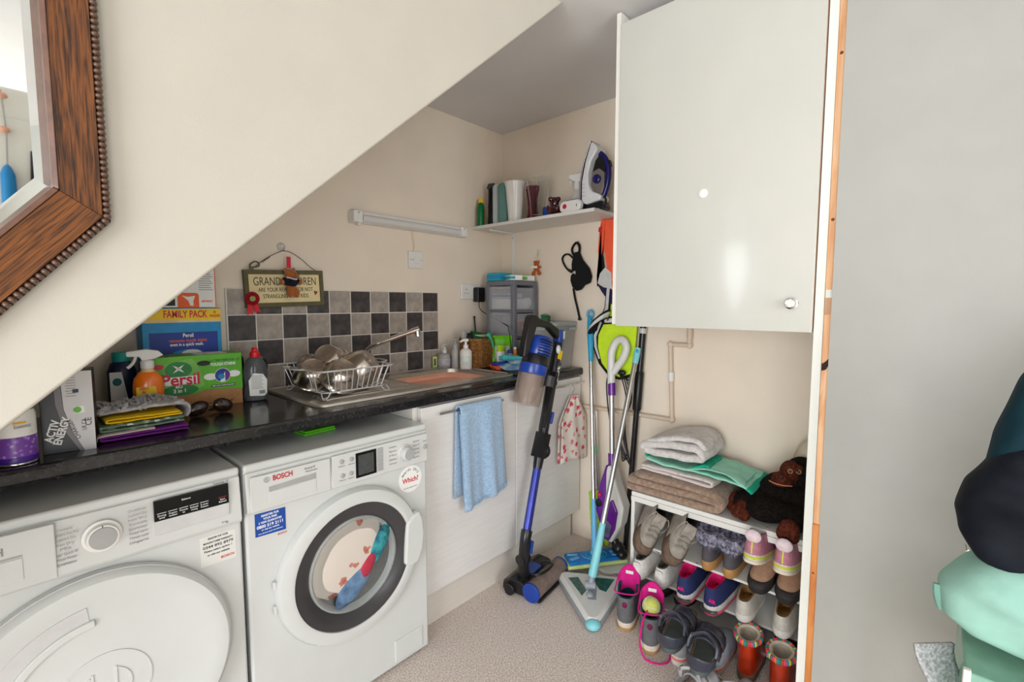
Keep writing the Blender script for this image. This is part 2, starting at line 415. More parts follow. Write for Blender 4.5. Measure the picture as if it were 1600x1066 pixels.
# pink washing-up bowl standing in the sink
pink = M('pink_plastic', (250, 180, 154), 0.45, var=0.03)
wu = thing('washing_up_bowl', 'salmon pink plastic washing up bowl standing inside the sink', 'bowl', (-0.708, -0.28, 0.785))
m = MB(); rs = []
q = rrect(0.37, 0.275, 0.06, 5)
for sc, z in ((0.80, 0.0), (0.86, 0.01), (0.97, 0.125), (1.04, 0.130), (1.04, 0.134), (0.96, 0.134), (0.85, 0.125), (0.82, 0.118), (0.3, 0.112)):
    rs.append([Vector((p[0]*sc, p[1]*sc, z)) for p in q])
m.rings(rs).build('basin', pink, wu, True)
part(wu, 'rim', pink, lambda m: m.tube([(p[0]*1.04, p[1]*1.04, 0.133) for p in q], 0.004, 6, True), smooth=True)
# base unit with two doors
door_m = M('door_gloss', (224, 221, 217), 0.22, vs=9, col2=(230, 227, 224), coat=0.4, stretch=(1, 1, 14), det=5)
carcass = M('carcass_white', (228, 224, 216), 0.5, var=0.015)
plinth_m = M('plinth', (222, 214, 204), 0.3, var=0.02, vs=8, stretch=(1, 1, 12))
bu = thing('base_cabinet', 'pale gloss two door sink base cabinet under the worktop', 'cabinet', (-0.53, -0.3, 0))
bx = lambda x: x + 0.53
by = lambda y: y + 0.3
part(bu, 'carcass', carcass, lambda m: (m.bb((bx(-1.06), by(-0.56), 0.15), (bx(-1.042), by(-0.02), 0.888)), m.bb((bx(-0.03), by(-0.56), 0.15), (bx(-0.012), by(-0.02), 0.888)),
     m.bb((bx(-1.042), by(-0.56), 0.15), (bx(-0.03), by(-0.02), 0.168)), m.bb((bx(-1.042), by(-0.035), 0.168), (bx(-0.03), by(-0.02), 0.76)), m.bb((bx(-1.042), by(-0.56), 0.855), (bx(-0.03), by(-0.545), 0.888))))
for x0, x1, h0, h1 in ((-1.056, -0.533, -0.99, -0.64), (-0.529, -0.012, -0.33, -0.02)):
    d = part(bu, 'door', door_m, lambda m: m.bb((bx(x0), by(-0.585), 0.152), (bx(x1), by(-0.562), 0.884)), bev=0.0025)
    part(d, 'handle', chrome, lambda m: (m.tube([(bx(h0), by(-0.607), 0.855), (bx(h1), by(-0.607), 0.855)], 0.0055, 10),
         m.cyl((bx(h0 + 0.03), by(-0.607), 0.855), (bx(h0 + 0.03), by(-0.584), 0.855), 0.0045), m.cyl((bx(h1 - 0.03), by(-0.607), 0.855), (bx(h1 - 0.03), by(-0.584), 0.855), 0.0045)), smooth=True)
part(bu, 'plinth', plinth_m, lambda m: m.bb((bx(-1.07), by(-0.545), 0.0), (bx(-0.035), by(-0.528), 0.15)))
part(bu, 'filler', carcass, lambda m: m.bb((bx(-1.078), by(-0.56), 0.0), (bx(-1.061), by(-0.03), 0.888)))

# ================================================================ washing machine and tumble dryer
enamel = M('white_enamel', (210, 212, 209), 0.25, var=0.012, vs=12, coat=0.2)
enamel_p = M('white_panel', (209, 210, 207), 0.4, var=0.012, vs=12)
grey_p = M('grey_plastic', (168, 168, 166), 0.4, var=0.04)
lgrey_p = M('light_grey_plastic', (204, 204, 202), 0.35, var=0.03)
dark_p = M('dark_grey_plastic', (62, 60, 62), 0.3, var=0.06)
screen_m = M('dark_screen', (12, 14, 14), 0.12, var=0.2, vs=20, spec=0.25)
lcd_m = M('lcd', (70, 72, 72), 0.15, var=0.1, vs=60)
red_ink = M('red_ink', (200, 40, 48), 0.5, var=0.03); grey_ink = M('grey_ink', (142, 142, 140), 0.5, var=0.03)
black_ink = M('black_ink', (24, 24, 26), 0.5, var=0.05); white_ink = M('white_ink', (245, 245, 245), 0.5, var=0.01)
blue_st = M('blue_sticker', (22, 74, 158), 0.4, var=0.05); clear_glass = M('clear_glass', (240, 244, 244), 0.03, trans=1.0, var=0.0, ior=1.3)
W2 = 0.298
def disc(m, c, r, y0, y1, n=48, r2=None):
    m.lathe([(r, 0), (r if r2 is None else r2, y0 - y1)], (c[0], y0, c[1]), (0, -1, 0), n)
def ring_y(m, c, prof, n=64):
    """closed ring around the y axis; prof = [(radius, y)...] closed loop"""
    rs = [[Vector((c[0] + r*math.cos(2*math.pi*j/n), y, c[1] + r*math.sin(2*math.pi*j/n))) for j in range(n)] for r, y in prof]
    m.rings(rs, False, False, True)
def machine_body(t, panel_z, door_c=None, door_r=0.0):
    part(t, 'cabinet_body', enamel, lambda m: m.bb((-W2, 0.0, 0.012), (W2, 0.58, 0.83)), bev=0.008, seg=3)
    part(t, 'top_lid', enamel, lambda m: m.bb((-W2, -0.004, 0.822), (W2, 0.585, 0.845)), bev=0.008, seg=3)
    part(t, 'control_panel', enamel_p, lambda m: m.prism([(-0.010, panel_z), (-0.016, panel_z + 0.01), (-0.006, 0.822), (0.01, 0.822), (0.01, panel_z)], -W2 + 0.002, W2 - 0.002, u=(0, 1, 0), v=(0, 0, 1)), bev=0.003)
    for sx in (-1, 1):
        for y in (0.05, 0.53): part(t, 'foot', black_plastic, lambda m: m.cyl((sx*0.25, y, 0), (sx*0.25, y, 0.014), 0.02))
wm = thing('washing_machine', 'white front loading washing machine with laundry behind its round glass door', 'washing machine', (-1.38, -0.645, 0))
PZ = 0.712
machine_body(wm, PZ)
dc = (0.005, 0.455)
dm = thing; 
dring = part(wm, 'door_ring', enamel, lambda m: ring_y(m, dc, [(0.238, 0.0), (0.240, -0.012), (0.232, -0.028), (0.205, -0.036), (0.196, -0.034), (0.192, -0.02), (0.192, 0.0)]), smooth=True)
part(dring, 'dark_bezel', dark_p, lambda m: ring_y(m, dc, [(0.195, -0.004), (0.194, -0.031), (0.160, -0.024), (0.146, -0.012), (0.146, -0.002)]), smooth=True)
part(dring, 'door_glass', clear_glass, lambda m: m.lathe([(0.148, 0.0), (0.147, 0.008), (0.135, 0.012), (0.10, 0.004), (0.05, -0.01), (0.001, -0.014)], (dc[0], -0.012, dc[1]), (0, -1, 0), 48), smooth=True)
part(dring, 'inner_rim', lgrey_p, lambda m: ring_y(m, dc, [(0.150, -0.012), (0.142, -0.018), (0.132, -0.008), (0.130, -0.002), (0.150, -0.002)]), smooth=True)
part(dring, 'door_grip', enamel, lambda m: m.prism([(0.170, -0.070), (0.195, -0.085), (0.226, -0.080), (0.246, -0.035), (0.252, 0.02), (0.246, 0.07), (0.234, 0.098), (0.205, 0.09), (0.18, 0.07)], 0.006, 0.040, o=(dc[0], 0, dc[1])), bev=0.008, seg=3)
for dz in (-0.035, 0.035): part(dring, 'hinge_cap', lgrey_p, lambda m: m.cyl((dc[0] - 0.239, -0.01, dc[1] + dz - 0.012), (dc[0] - 0.239, -0.01, dc[1] + dz + 0.012), 0.006), smooth=True)
# laundry pressed against the glass
sheet_m = dots('rose_sheet', (214, 203, 192), ((176, 96, 84), (190, 122, 104)), 17.0, 0.24, 0.9)
blue_cl = M('blue_cloth', (110, 140, 172), 0.95, col2=(62, 88, 120), vs=25, bump=0.4, bs=60)
teal_cl = M('teal_cloth', (70, 168, 168), 0.95, col2=(30, 96, 120), vs=40, bump=0.4, bs=60)
red_cl = M('red_cloth', (178, 52, 72), 0.95, var=0.2, vs=20, bump=0.4, bs=60)
def blob(t, name, mat, c, r, rot, seed, amp=0.12, n=22):
    m = MB().ell(c, r, n, n//2 + 2, rot)
    cc = Vector(c)
    m.v = [tuple(cc + (Vector(p) - cc) * (1 + amp * (nz(p[0]*22, p[2]*22, 1, seed) + nz(p[0]*50, p[1]*50 + p[2]*40, 1, seed + 3)*0.5))) for p in m.v]
    return m.build(name, mat, t, True)
# (drum interior: the glass shows the load just behind it)
def load(name, label, mat, poly_c, r, rot, seed, cat='laundry'):
    t = thing(name, label, cat, (-1.38 + dc[0], -0.645, dc[1]))
    blob(t, 'cloth', mat, poly_c, r, rot, seed)
    return t
part(dring, 'drum_back', M('drum', (150, 152, 154), 0.35, 0.8, var=0.1), lambda m: disc(m, dc, 0.15, -0.001, -0.0025), smooth=True)
blob(dring, 'rose_print_laundry', sheet_m, (dc[0] - 0.022, -0.008, dc[1] + 0.030), (0.132, 0.015, 0.098), (0, R(-42), 0), 1.0, 0.14)
blob(dring, 'blue_laundry', blue_cl, (dc[0] - 0.005, -0.014, dc[1] - 0.068), (0.085, 0.011, 0.034), (0, R(-40), 0), 2.0)
blob(dring, 'red_laundry', red_cl, (dc[0] + 0.040, -0.016, dc[1] - 0.025), (0.052, 0.011, 0.022), (0, R(-50), 0), 3.0)
blob(dring, 'teal_laundry', teal_cl, (dc[0] + 0.085, -0.013, dc[1] + 0.030), (0.066, 0.011, 0.028), (0, R(-62), 0), 4.0)
fy = -0.0165
FU, FV = Vector((1, 0, 0)), Vector((0, 0.09, 0.99)).normalized()
def pan(x, z): return (x - 0.0, fy + (z - 0.722) * 0.1 - 0.0006, z)
drw = part(wm, 'detergent_drawer', enamel_p, lambda m: m.prism([(-0.288, PZ + 0.004), (-0.068, PZ + 0.004), (-0.068, 0.812), (-0.288, 0.812)], 0.012, 0.0175), bev=0.002)
part(drw, 'drawer_recess', grey_p, lambda m: m.prism([(-0.242, 0.762), (-0.112, 0.764), (-0.112, 0.781), (-0.242, 0.776)], 0.0165, 0.0182))
part(drw, 'drawer_grip', enamel, lambda m: m.prism([(-0.242, 0.728), (-0.112, 0.728), (-0.112, 0.764), (-0.17, 0.760), (-0.242, 0.762)], 0.0165, 0.0188), bev=0.001)
text('BOSCH', drw, red_ink, (-0.205, -0.0188, 0.797), size=0.02, width=0.052, bold=0.02)
part(drw, 'logo_ring', grey_ink, lambda m: (ring_y(m, (-0.247, 0.797), [(0.0075, -0.0176), (0.0075, -0.0185), (0.0062, -0.0185), (0.0062, -0.0176)], 24), m.bb((-0.2492, -0.0185, 0.793), (-0.2482, -0.0176, 0.801)), m.bb((-0.2458, -0.0185, 0.793), (-0.2448, -0.0176, 0.801)), m.bb((-0.249, -0.0185, 0.7965), (-0.245, -0.0176, 0.7975))))
text('Exxcel 8', drw, grey_ink, (-0.13, -0.0188, 0.800), size=0.009, width=0.03)
text('VarioPerfect', drw, grey_ink, (-0.125, -0.0188, 0.791), size=0.006, width=0.036)
fas = part(wm, 'display_fascia', enamel_p, lambda m: m.prism([(-0.062, PZ + 0.004), (0.290, PZ + 0.004), (0.290, 0.814), (-0.062, 0.814)], 0.012, 0.0172), bev=0.0015)
lc = part(fas, 'display_window', screen_m, lambda m: m.prism([(0.014, 0.727), (0.086, 0.727), (0.086, 0.806), (0.014, 0.806)], 0.0168, 0.0195), bev=0.001)
part(lc, 'lcd', lcd_m, lambda m: m.prism([(0.022, 0.735), (0.076, 0.735), (0.076, 0.798), (0.022, 0.798)], 0.0192, 0.0199))
for k in range(3): part(fas, 'side_key', grey_p, lambda m: m.bb((0.090, -0.0195, 0.729 + k*0.026), (0.110, -0.0165, 0.753 + k*0.026)), bev=0.001)
for x, z in ((-0.032, 0.792), (0.0, 0.792), (-0.030, 0.748), (-0.002, 0.748)):
    part(fas, 'button', grey_p, lambda m: m.lathe([(0.007, 0), (0.007, 0.003), (0.005, 0.0045)], (x, -0.0165, z), (0, -1, 0), 16, 1, 1), smooth=True)
    text('Option', fas, grey_ink, (x, -0.0178, z - 0.014), size=0.006, width=0.022)
kb = part(fas, 'programme_dial', lgrey_p, lambda m: m.lathe([(0.029, 0), (0.029, 0.004), (0.024, 0.006), (0.022, 0.026), (0.019, 0.029), (0.001, 0.029)], (0.195, -0.0165, 0.766), (0, -1, 0), 32), smooth=True)
part(kb, 'dial_face', grey_p, lambda m: m.lathe([(0.019, 0), (0.018, 0.001)], (0.195, -0.0455, 0.766), (0, -1, 0), 28), smooth=True)
for i, s in enumerate(('Cottons', 'Easy-care', 'Mix', 'Delicates', 'Wool')):
    text(s, fas, grey_ink, (0.148, -0.0178, 0.796 - i*0.014), size=0.0075, align='CENTER', width=0.028)
    text(('Sports', 'Super 15', 'Shirts', 'Rinse', 'Spin')[i], fas, grey_ink, (0.242, -0.0178, 0.796 - i*0.014), size=0.0075, width=0.026)
part(fas, 'start_button', grey_p, lambda m: m.lathe([(0.0085, 0), (0.0085, 0.003), (0.006, 0.0045)], (0.281, -0.0165, 0.768), (0, -1, 0), 16), smooth=True)
text('Start', fas, grey_ink, (0.279, -0.0178, 0.788), size=0.0075, width=0.016)
# stickers
st = part(wm, 'guarantee_sticker', blue_st, lambda m: m.prism([(-0.275, 0.640), (-0.195, 0.636), (-0.195, 0.700), (-0.275, 0.704)], -0.001, 0.0012))
for i, (s, w, h) in enumerate((('REGISTER FOR', 0.046, 0.008), ('YOUR FREE', 0.036, 0.008), ('2 YEAR GUARANTEE', 0.06, 0.008), ('0800 519 2111', 0.068, 0.012), ('or visit our website', 0.046, 0.006), ('see terms and conditions', 0.064, 0.004))):
    text(s, st, white_ink, (-0.236, -0.0014, 0.694 - i*0.0092 - (0.002 if i > 2 else 0)), size=h, width=w, bold=0.02)
text('BOSCH', wm, red_ink, (-0.205, -0.0006, 0.628), size=0.007, width=0.024, name='sticker_lettering')
ws = part(wm, 'award_sticker', M('award_white', (240, 240, 236), 0.4, var=0.01), lambda m: disc(m, (0.228, 0.662), 0.047, 0.001, -0.0012))
text('Which?', ws, red_ink, (0.228, -0.0014, 0.658), size=0.024, width=0.066, bold=0.02)
for i, ch in enumerate('Awards 2012'):
    a = R(152 - i*12.2); text(ch, ws, black_ink, (0.228 + 0.036*math.cos(a), -0.0014, 0.662 + 0.034*math.sin(a)), u=(math.sin(a), 0, -math.cos(a)), v=(math.cos(a), 0, math.sin(a)), size=0.013)
text('Best Home Appliance Brand', ws, grey_ink, (0.228, -0.0014, 0.632), size=0.006, width=0.055)
part(wm, 'filter_flap', enamel, lambda m: m.bb((0.152, -0.004, 0.028), (0.268, 0.002, 0.105)), bev=0.003)
# tumble dryer
dy = thing('tumble_dryer', 'white tumble dryer with solid round door and black display, left of the washing machine', 'tumble dryer', (-1.985, -0.645, 0))
machine_body(dy, 0.700)
dd = (0.005, 0.437)
dw = part(dy, 'round_door', enamel, lambda m: m.lathe([(0.248, 0.0), (0.252, 0.012), (0.250, 0.030), (0.240, 0.040), (0.215, 0.042), (0.205, 0.038), (0.10, 0.041), (0.001, 0.042)], (dd[0], 0.0, dd[1]), (0, -1, 0), 80), smooth=True)
part(dw, 'door_edge', lgrey_p, lambda m: ring_y(m, dd, [(0.2535, -0.004), (0.2535, -0.022), (0.250, -0.022), (0.250, -0.004)]), smooth=True)
def arc(m, c, r0, r1, a0, a1, y0, y1, n=24):
    pts = [(c[0] + r1*math.cos(R(a0 + (a1-a0)*i/n)), c[1] + r1*math.sin(R(a0 + (a1-a0)*i/n))) for i in range(n+1)]
    pts += [(c[0] + r0*math.cos(R(a1 + (a0-a1)*i/n)), c[1] + r0*math.sin(R(a1 + (a0-a1)*i/n))) for i in range(n+1)]
    vs = [Vector((p[0], y, p[1])) for y in (y0, y1) for p in pts]; k = 2*(n+1)
    fs = [(i, i+1, k-2-i, k-1-i) for i in range(n)] + [(k+i, k+k-1-i, k+k-2-i, k+i+1) for i in range(n)] + [(i, (i+1) % k, k+(i+1) % k, k+i) for i in range(k)]
    m.add(vs, fs)
part(dw, 'grip_channel', lgrey_p, lambda m: arc(m, dd, 0.165, 0.196, 96, 175, -0.0375, -0.0405), smooth=False)
part(dw, 'grip_lip', enamel, lambda m: arc(m, dd, 0.150, 0.166, 93, 178, -0.038, -0.047), bev=0.003)
part(dw, 'raised_ring', enamel, lambda m: ring_y(m, (dd[0], dd[1] + 0.0), [(0.082, -0.040), (0.082, -0.0435), (0.078, -0.0435), (0.078, -0.040)]), smooth=True)
part(dw, 'raised_emblem', enamel, lambda m: (arc(m, dd, 0.042, 0.047, -60, 60, -0.040, -0.044), arc(m, dd, 0.042, 0.047, 120, 240, -0.040, -0.044), m.bb((dd[0]-0.022, -0.044, dd[1]-0.045), (dd[0]-0.017, -0.040, dd[1]+0.045)), m.bb((dd[0]+0.017, -0.044, dd[1]-0.045), (dd[0]+0.022, -0.040, dd[1]+0.045)), m.bb((dd[0]-0.018, -0.044, dd[1]-0.003), (dd[0]+0.018, -0.040, dd[1]+0.003))), bev=0.001)
dk = part(dy, 'water_tank_drawer', enamel_p, lambda m: m.prism([(-0.292, 0.706), (-0.052, 0.706), (-0.052, 0.822), (-0.292, 0.822)], 0.010, 0.0185), bev=0.003)
part(dk, 'tank_grip_recess', grey_p, lambda m: (m.prism([(-0.24, 0.772), (-0.10, 0.772), (-0.10, 0.776), (-0.24, 0.776)], 0.018, 0.0192), m.prism([(-0.24, 0.752), (-0.10, 0.752), (-0.10, 0.757), (-0.24, 0.757)], 0.018, 0.0192)))
part(dk, 'tank_grip', enamel, lambda m: m.prism([(-0.24, 0.725), (-0.10, 0.725), (-0.10, 0.770), (-0.24, 0.770)], 0.018, 0.0205), bev=0.002)
text('BOSCH', dk, grey_ink, (-0.155, -0.0192, 0.790), size=0.022, width=0.06, bold=0.02)
db = part(dy, 'programme_dial', white_plastic, lambda m: m.lathe([(0.034, 0), (0.034, 0.006), (0.029, 0.008), (0.027, 0.020), (0.001, 0.020)], (0.02, -0.012, 0.768), (0, -1, 0), 36), smooth=True)
part(db, 'dial_face', grey_p, lambda m: m.lathe([(0.024, 0), (0.023, 0.004), (0.001, 0.005)], (0.02, -0.031, 0.768), (0, -1, 0), 32), smooth=True)
part(db, 'pointer', black_ink, lambda m: m.bb((0.0192, -0.0325, 0.788), (0.0208, -0.030, 0.796)))
for i, s in enumerate(('Cottons', 'Cupboard Dry Plus', 'Cupboard Dry', 'Iron Dry', 'Mix', 'Super Quick 40', 'Wool Finish', 'Synthetics')):
    text(s, dy, grey_ink, (-0.038, -0.0168, 0.804 - i*0.0105), size=0.0075, align='LEFT' if False else 'CENTER', width=0.012 + 0.0018*len(s))
    text(('Outdoor', 'Cupboard Dry', 'Iron Dry', 'Towels', 'Sportswear', 'Timed warm', 'Timed cold', 'Lingerie')[i], dy, grey_ink, (0.082, -0.0168, 0.806 - i*0.0105), size=0.0075, width=0.034)
ds = part(dy, 'display', screen_m, lambda m: m.prism([(0.112, 0.766), (0.266, 0.764), (0.266, 0.814), (0.112, 0.814)], 0.010, 0.0185), bev=0.001)
part(ds, 'touch_strip', lgrey_p, lambda m: m.prism([(0.112, 0.733), (0.266, 0.733), (0.266, 0.764), (0.112, 0.766)], 0.010, 0.0182), bev=0.001)
for i, s in enumerate(('Drying level', 'Program duration', 'Finish in', 'Reduced ironing', 'Low heat', 'Start Reload')):
    text(s.replace(' ', '\n'), ds, white_ink, (0.126 + i*0.0215 + (0.018 if i == 5 else 0), -0.0189, 0.775), size=0.0058, width=0.016)
    part(ds, 'key_line', red_ink if i == 5 else white_ink, lambda m: m.bb((0.117 + i*0.0215 + (0.018 if i == 5 else 0), -0.0190, 0.783), (0.135 + i*0.0215 + (0.018 if i == 5 else 0), -0.0184, 0.784)))
text('Balance', ds, white_ink, (0.175, -0.0189, 0.803), size=0.006, width=0.018)
text('Serie 4', dy, grey_ink, (0.252, -0.0095, 0.8185), size=0.009, width=0.034)
gl = part(dy, 'guarantee_sticker', M('clear_label', (226, 225, 219), 0.35, var=0.01), lambda m: m.prism([(0.202, 0.610), (0.282, 0.608), (0.282, 0.684), (0.202, 0.686)], -0.001, 0.0008))
for i, (s, w) in enumerate((('REGISTER FOR YOUR', 0.045), ('MANUFACTURER WARRANTY', 0.066), ('0344 892 8979', 0.068), ('Please select option 1', 0.062), ('or visit our website', 0.05))):
    text(s, gl, black_ink, (0.242, -0.001, 0.678 - i*0.0105), size=0.0095 if i == 2 else 0.007, width=w, bold=0.015)
text('BOSCH', gl, red_ink, (0.262, -0.001, 0.620), size=0.009, width=0.03, bold=0.02)
text('9 kg', dy, grey_ink, (0.255, -0.0165, 0.716), size=0.008, width=0.014)
# ================================================================ mirror on the stair wall
oak = wood('dark_oak', (52, 25, 9), (134, 78, 30), 34.0, (11, 11, 0.5), 0.35, 0.25)
oak_d = wood('dark_oak_slant', (52, 25, 9), (134, 78, 30), 34.0, (11, 11, 0.5), 0.35, 0.25)
bead_m = M('bead_bronze', (84, 60, 46), 0.25, var=0.25, vs=90, coat=0.4)
slip_m = M('slip_moulding', (96, 62, 46), 0.3, var=0.2, vs=50, coat=0.5)
glass_m = M('mirror_glass', (235, 238, 236), 0.02, 1.0, var=0.0)
mr = thing('wall_mirror', 'octagonal wall mirror in dark oak with a beaded outer edge', 'mirror', (-2.29, -1.0, 1.62))
def octo(w, h, c, e=0.0):
    k = math.tan(R(22.5))
    w2, h2 = w/2 - e, h/2 - e; cx, cz = c[0] - e*k*1.0, c[1] - e*k*1.0
    cx = c[0] - e*(1.0 - math.cos(R(49)))/math.sin(R(49)) * 1.0; cz = c[1] - e*(1.0 - math.sin(R(49)))/math.cos(R(49)) * 1.0
    return [(w2, -h2 + cz), (w2, h2 - cz), (w2 - cx, h2), (-w2 + cx, h2), (-w2, h2 - cz), (-w2, -h2 + cz), (-w2 + cx, -h2), (w2 - cx, -h2)]
OW, OH, OC = 0.652, 0.95, (0.22, 0.252)
O0, O1, O2, O3, O4 = (octo(OW, OH, OC, e) for e in (0.0, 0.010, 0.058, 0.065, 0.082))
for i in range(8):
    j = (i + 1) % 8
    d = Vector((O0[j][0]-O0[i][0], 0, O0[j][1]-O0[i][1])); ln = d.length
    ang = math.atan2(d.x, d.z)
    # each mitred board is built along its own length so the grain follows it
    mid = Vector(((O0[i][0]+O0[j][0])/2, 0, (O0[i][1]+O0[j][1])/2))
    fr = bpy.data.objects.new('frame_board', None)
    mt = Matrix.Rotation(ang, 4, 'Y'); inv = mt.inverted()
    def L(p, y): return inv @ (Vector((p[0], y, p[1])) - mid)
    m = MB()
    ring_i = [L(O1[i], 0), L(O1[i], -0.018), L(O2[i], -0.026), L(O2[i], 0)]
    ring_j = [L(O1[j], 0), L(O1[j], -0.018), L(O2[j], -0.026), L(O2[j], 0)]
    b = m.rings([ring_i, ring_j]).build('frame_board', oak, mr, bev=0.001, seg=1); b.location = mid; b.rotation_euler = (0, ang, 0)
    m = MB()
    m.rings([[L(O2[i], 0), L(O2[i], -0.030), L(O3[i], -0.024), L(O3[i], -0.008), L(O3[i], 0)], [L(O2[j], 0), L(O2[j], -0.030), L(O3[j], -0.024), L(O3[j], -0.008), L(O3[j], 0)]])
    b = m.build('slip', slip_m, mr, bev=0.002); b.location = mid; b.rotation_euler = (0, ang, 0)
vs = [Vector((p[0], -0.012, p[1])) for p in O4]
MB().add(vs, [tuple(range(8))]).build('mirror_pane', glass_m, mr)
MB().add([Vector((p[0], -0.008, p[1])) for p in O3] + vs, [(i, (i+1) % 8, 8 + (i+1) % 8, 8 + i) for i in range(8)]).build('bevelled_edge', glass_m, mr)
MB().add([Vector((p[0], y, p[1])) for y in (-0.001, -0.005) for p in O3], [tuple(range(8)), tuple(range(15, 7, -1))] + [(i, (i+1) % 8, 8+(i+1) % 8, 8+i) for i in range(8)]).build('backing', black_plastic, mr)
bead = None; stuffm = MB()
Oe = octo(OW, OH, OC, 0.005)
for i in range(8):
    j = (i + 1) % 8
    a = Vector((Oe[i][0], -0.014, Oe[i][1])); b = Vector((Oe[j][0], -0.014, Oe[j][1])); d = b - a
    n = int(d.length / 0.0088)
    near = i in (0, 7)
    for k in range(n):
        p = a + d * ((k + 0.5) / n)
        if near:
            if bead is None:
                bead = MB().ell((0, 0, 0), (0.0058, 0.0075, 0.0047), 10, 7).build('bead', bead_m, mr, True); o = bead
            else: o = bead.copy(); COL.objects.link(o)
            o.location = p; o.rotation_euler = (0, math.atan2(d.x, d.z) + R(12), 0)
        else: stuffm.ell(p, (0.0055, 0.007, 0.0055), 6, 5)
st_ = stuffm.build('bead_moulding', bead_m, mr, True); st_['kind'] = 'stuff'
part(mr, 'bead_ground', M('bead_ground', (40, 26, 18), 0.5, var=0.1), lambda m: m.rings([[Vector((O[i][0], y, O[i][1])) for i in range(8)] for O, y in ((O0, 0), (O0, -0.008), (O1, -0.010), (O1, 0))], closed=True))
# things hanging on the door behind the photographer (seen only in the mirror)
hk = thing('blue_brush', 'bright blue handled brush hanging on the door, seen in the mirror', 'brush', (-2.025, -2.60, 1.60))
part(hk, 'handle', M('bright_blue', (16, 128, 190), 0.4), lambda m: m.lathe([(0.001, 0), (0.022, 0.005), (0.020, 0.14), (0.012, 0.165), (0.005, 0.175)]), smooth=True)
part(hk, 'stem', grey_p, lambda m: m.tube([(0, 0, 0.17), (0.004, 0, 0.30), (-0.002, 0, 0.44)], 0.003), smooth=True)
for z in (0.30, 0.42): part(hk, 'peg', M('peg_pink', (226, 170, 140), 0.6), lambda m: m.ell((0, 0, z), (0.016, 0.014, 0.012)), smooth=True)
ck = thing('dark_coat', 'dark navy coat hanging on the door, seen in the mirror', 'coat', (-1.925, -2.60, 1.22))
part(ck, 'coat_body', M('dark_navy', (28, 32, 44), 0.9, var=0.2, bump=0.3, bs=30), lambda m: m.grid(lambda u, v: Vector((-0.06 + 0.14*u*(0.6 + 0.4*(1-v)) + 0.03*v, 0.012*math.sin(u*16 + v*3) * (1-v*0.6), v*0.62)), 20, 10), solid=0.02, smooth=True)

# ================================================================ things on the worktop
card = M('brown_card', (176, 128, 84), 0.8, var=0.06, vs=60)
def carton(name, label, loc, size, mat, rz=0, cat='box', top=None):
    t = thing(name, label, cat, loc, rz)
    w, d, h = size
    part(t, 'carton', mat, lambda m: m.bb((-w/2, 0, 0), (w/2, d, h)), bev=0.0015, seg=1)
    return t
def flat(t, name, mat, poly, y=-0.0, e=0.0006):
    return part(t, name, mat, lambda m: m.prism(poly, -y, -y + e))
def quad(x0, z0, x1, z1): return [(x0, z0), (x1, z0), (x1, z1), (x0, z1)]
green1 = M('persil_green', (92, 178, 34), 0.4, var=0.1, vs=12); green2 = M('deep_green', (18, 126, 52), 0.4, var=0.1, vs=20)
leaf_g = M('leaf_green', (120, 190, 80), 0.4, var=0.2, vs=12); p_white = M('print_white', (240, 240, 236), 0.45, var=0.01)
p_red = M('print_red', (206, 24, 60), 0.45, var=0.03); p_yel = M('print_yellow', (250, 206, 24), 0.45, var=0.03); p_or = M('print_orange', (236, 96, 34), 0.45, var=0.04)
p_blue = M('print_blue', (18, 56, 150), 0.45, var=0.06); p_sky = M('print_sky', (24, 142, 200), 0.45, var=0.06); p_navy = M('print_navy', (20, 30, 66), 0.4)
p_purple = M('print_purple', (96, 40, 140), 0.4, var=0.1)
def oval(cx, cz, rx, rz_, n=24, a0=0, a1=360): return [(cx + rx*math.cos(R(a0 + (a1-a0)*i/n)), cz + rz_*math.sin(R(a0 + (a1-a0)*i/n))) for i in range(n)]
# green laundry capsule box
PX = -1.655
pb = carton('capsule_box', 'green laundry capsule carton with red lettering, leaning in front of the blue box', (PX, -0.215, ZC), (0.245, 0.105, 0.172), card, -2)
part(pb, 'green_lid', green1, lambda m: m.prism([(-0.1235, 0.062), (-0.02, 0.048), (0.02, 0.060), (0.1235, 0.050), (0.1235, 0.1735), (-0.1235, 0.1735)], -0.106, 0.001), bev=0.001, seg=1)
flat(pb, 'leaf_patch', leaf_g, [(-0.11, 0.075), (-0.02, 0.060), (0.012, 0.075), (0.0, 0.13), (-0.02, 0.166), (-0.09, 0.15)], -0.001)
flat(pb, 'green_swirl', green2, oval(-0.057, 0.131, 0.036, 0.026), -0.0016)
for a in (40, 140, 220, 320): flat(pb, 'splash', p_white, [(-0.057 + 0.004*math.cos(R(a+90)), 0.134 + 0.004*math.sin(R(a+90))), (-0.057 + 0.020*math.cos(R(a)), 0.134 + 0.020*math.sin(R(a))), (-0.057 - 0.004*math.cos(R(a+90)), 0.134 - 0.004*math.sin(R(a+90)))], -0.0022)
flat(pb, 'white_band', p_white, quad(-0.098, 0.084, -0.002, 0.109), -0.0018)
text('Persil', pb, p_red, (-0.052, -0.0030, 0.098), size=0.052, width=0.10, bold=0.025)
text('BIO', pb, p_white, (-0.058, -0.0030, 0.077), size=0.012, width=0.018, bold=0.02)
flat(pb, 'green_pod', green2, oval(-0.054, 0.066, 0.048, 0.017), -0.0016)
text('3 in 1', pb, p_white, (-0.056, -0.0030, 0.064), size=0.016, width=0.032, bold=0.02)
flat(pb, 'red_flash', p_red, oval(-0.108, 0.144, 0.014, 0.008), -0.0016)
flat(pb, 'handle_slot', black_ink, oval(0.012, 0.146, 0.019, 0.0085), -0.0012)
text("1st TIME REMOVAL OF", pb, green2, (0.072, -0.0014, 0.152), size=0.011, width=0.088, bold=0.03)
text('TOUGH STAINS', pb, p_white, (0.067, -0.0014, 0.139), size=0.013, width=0.074, bold=0.03)
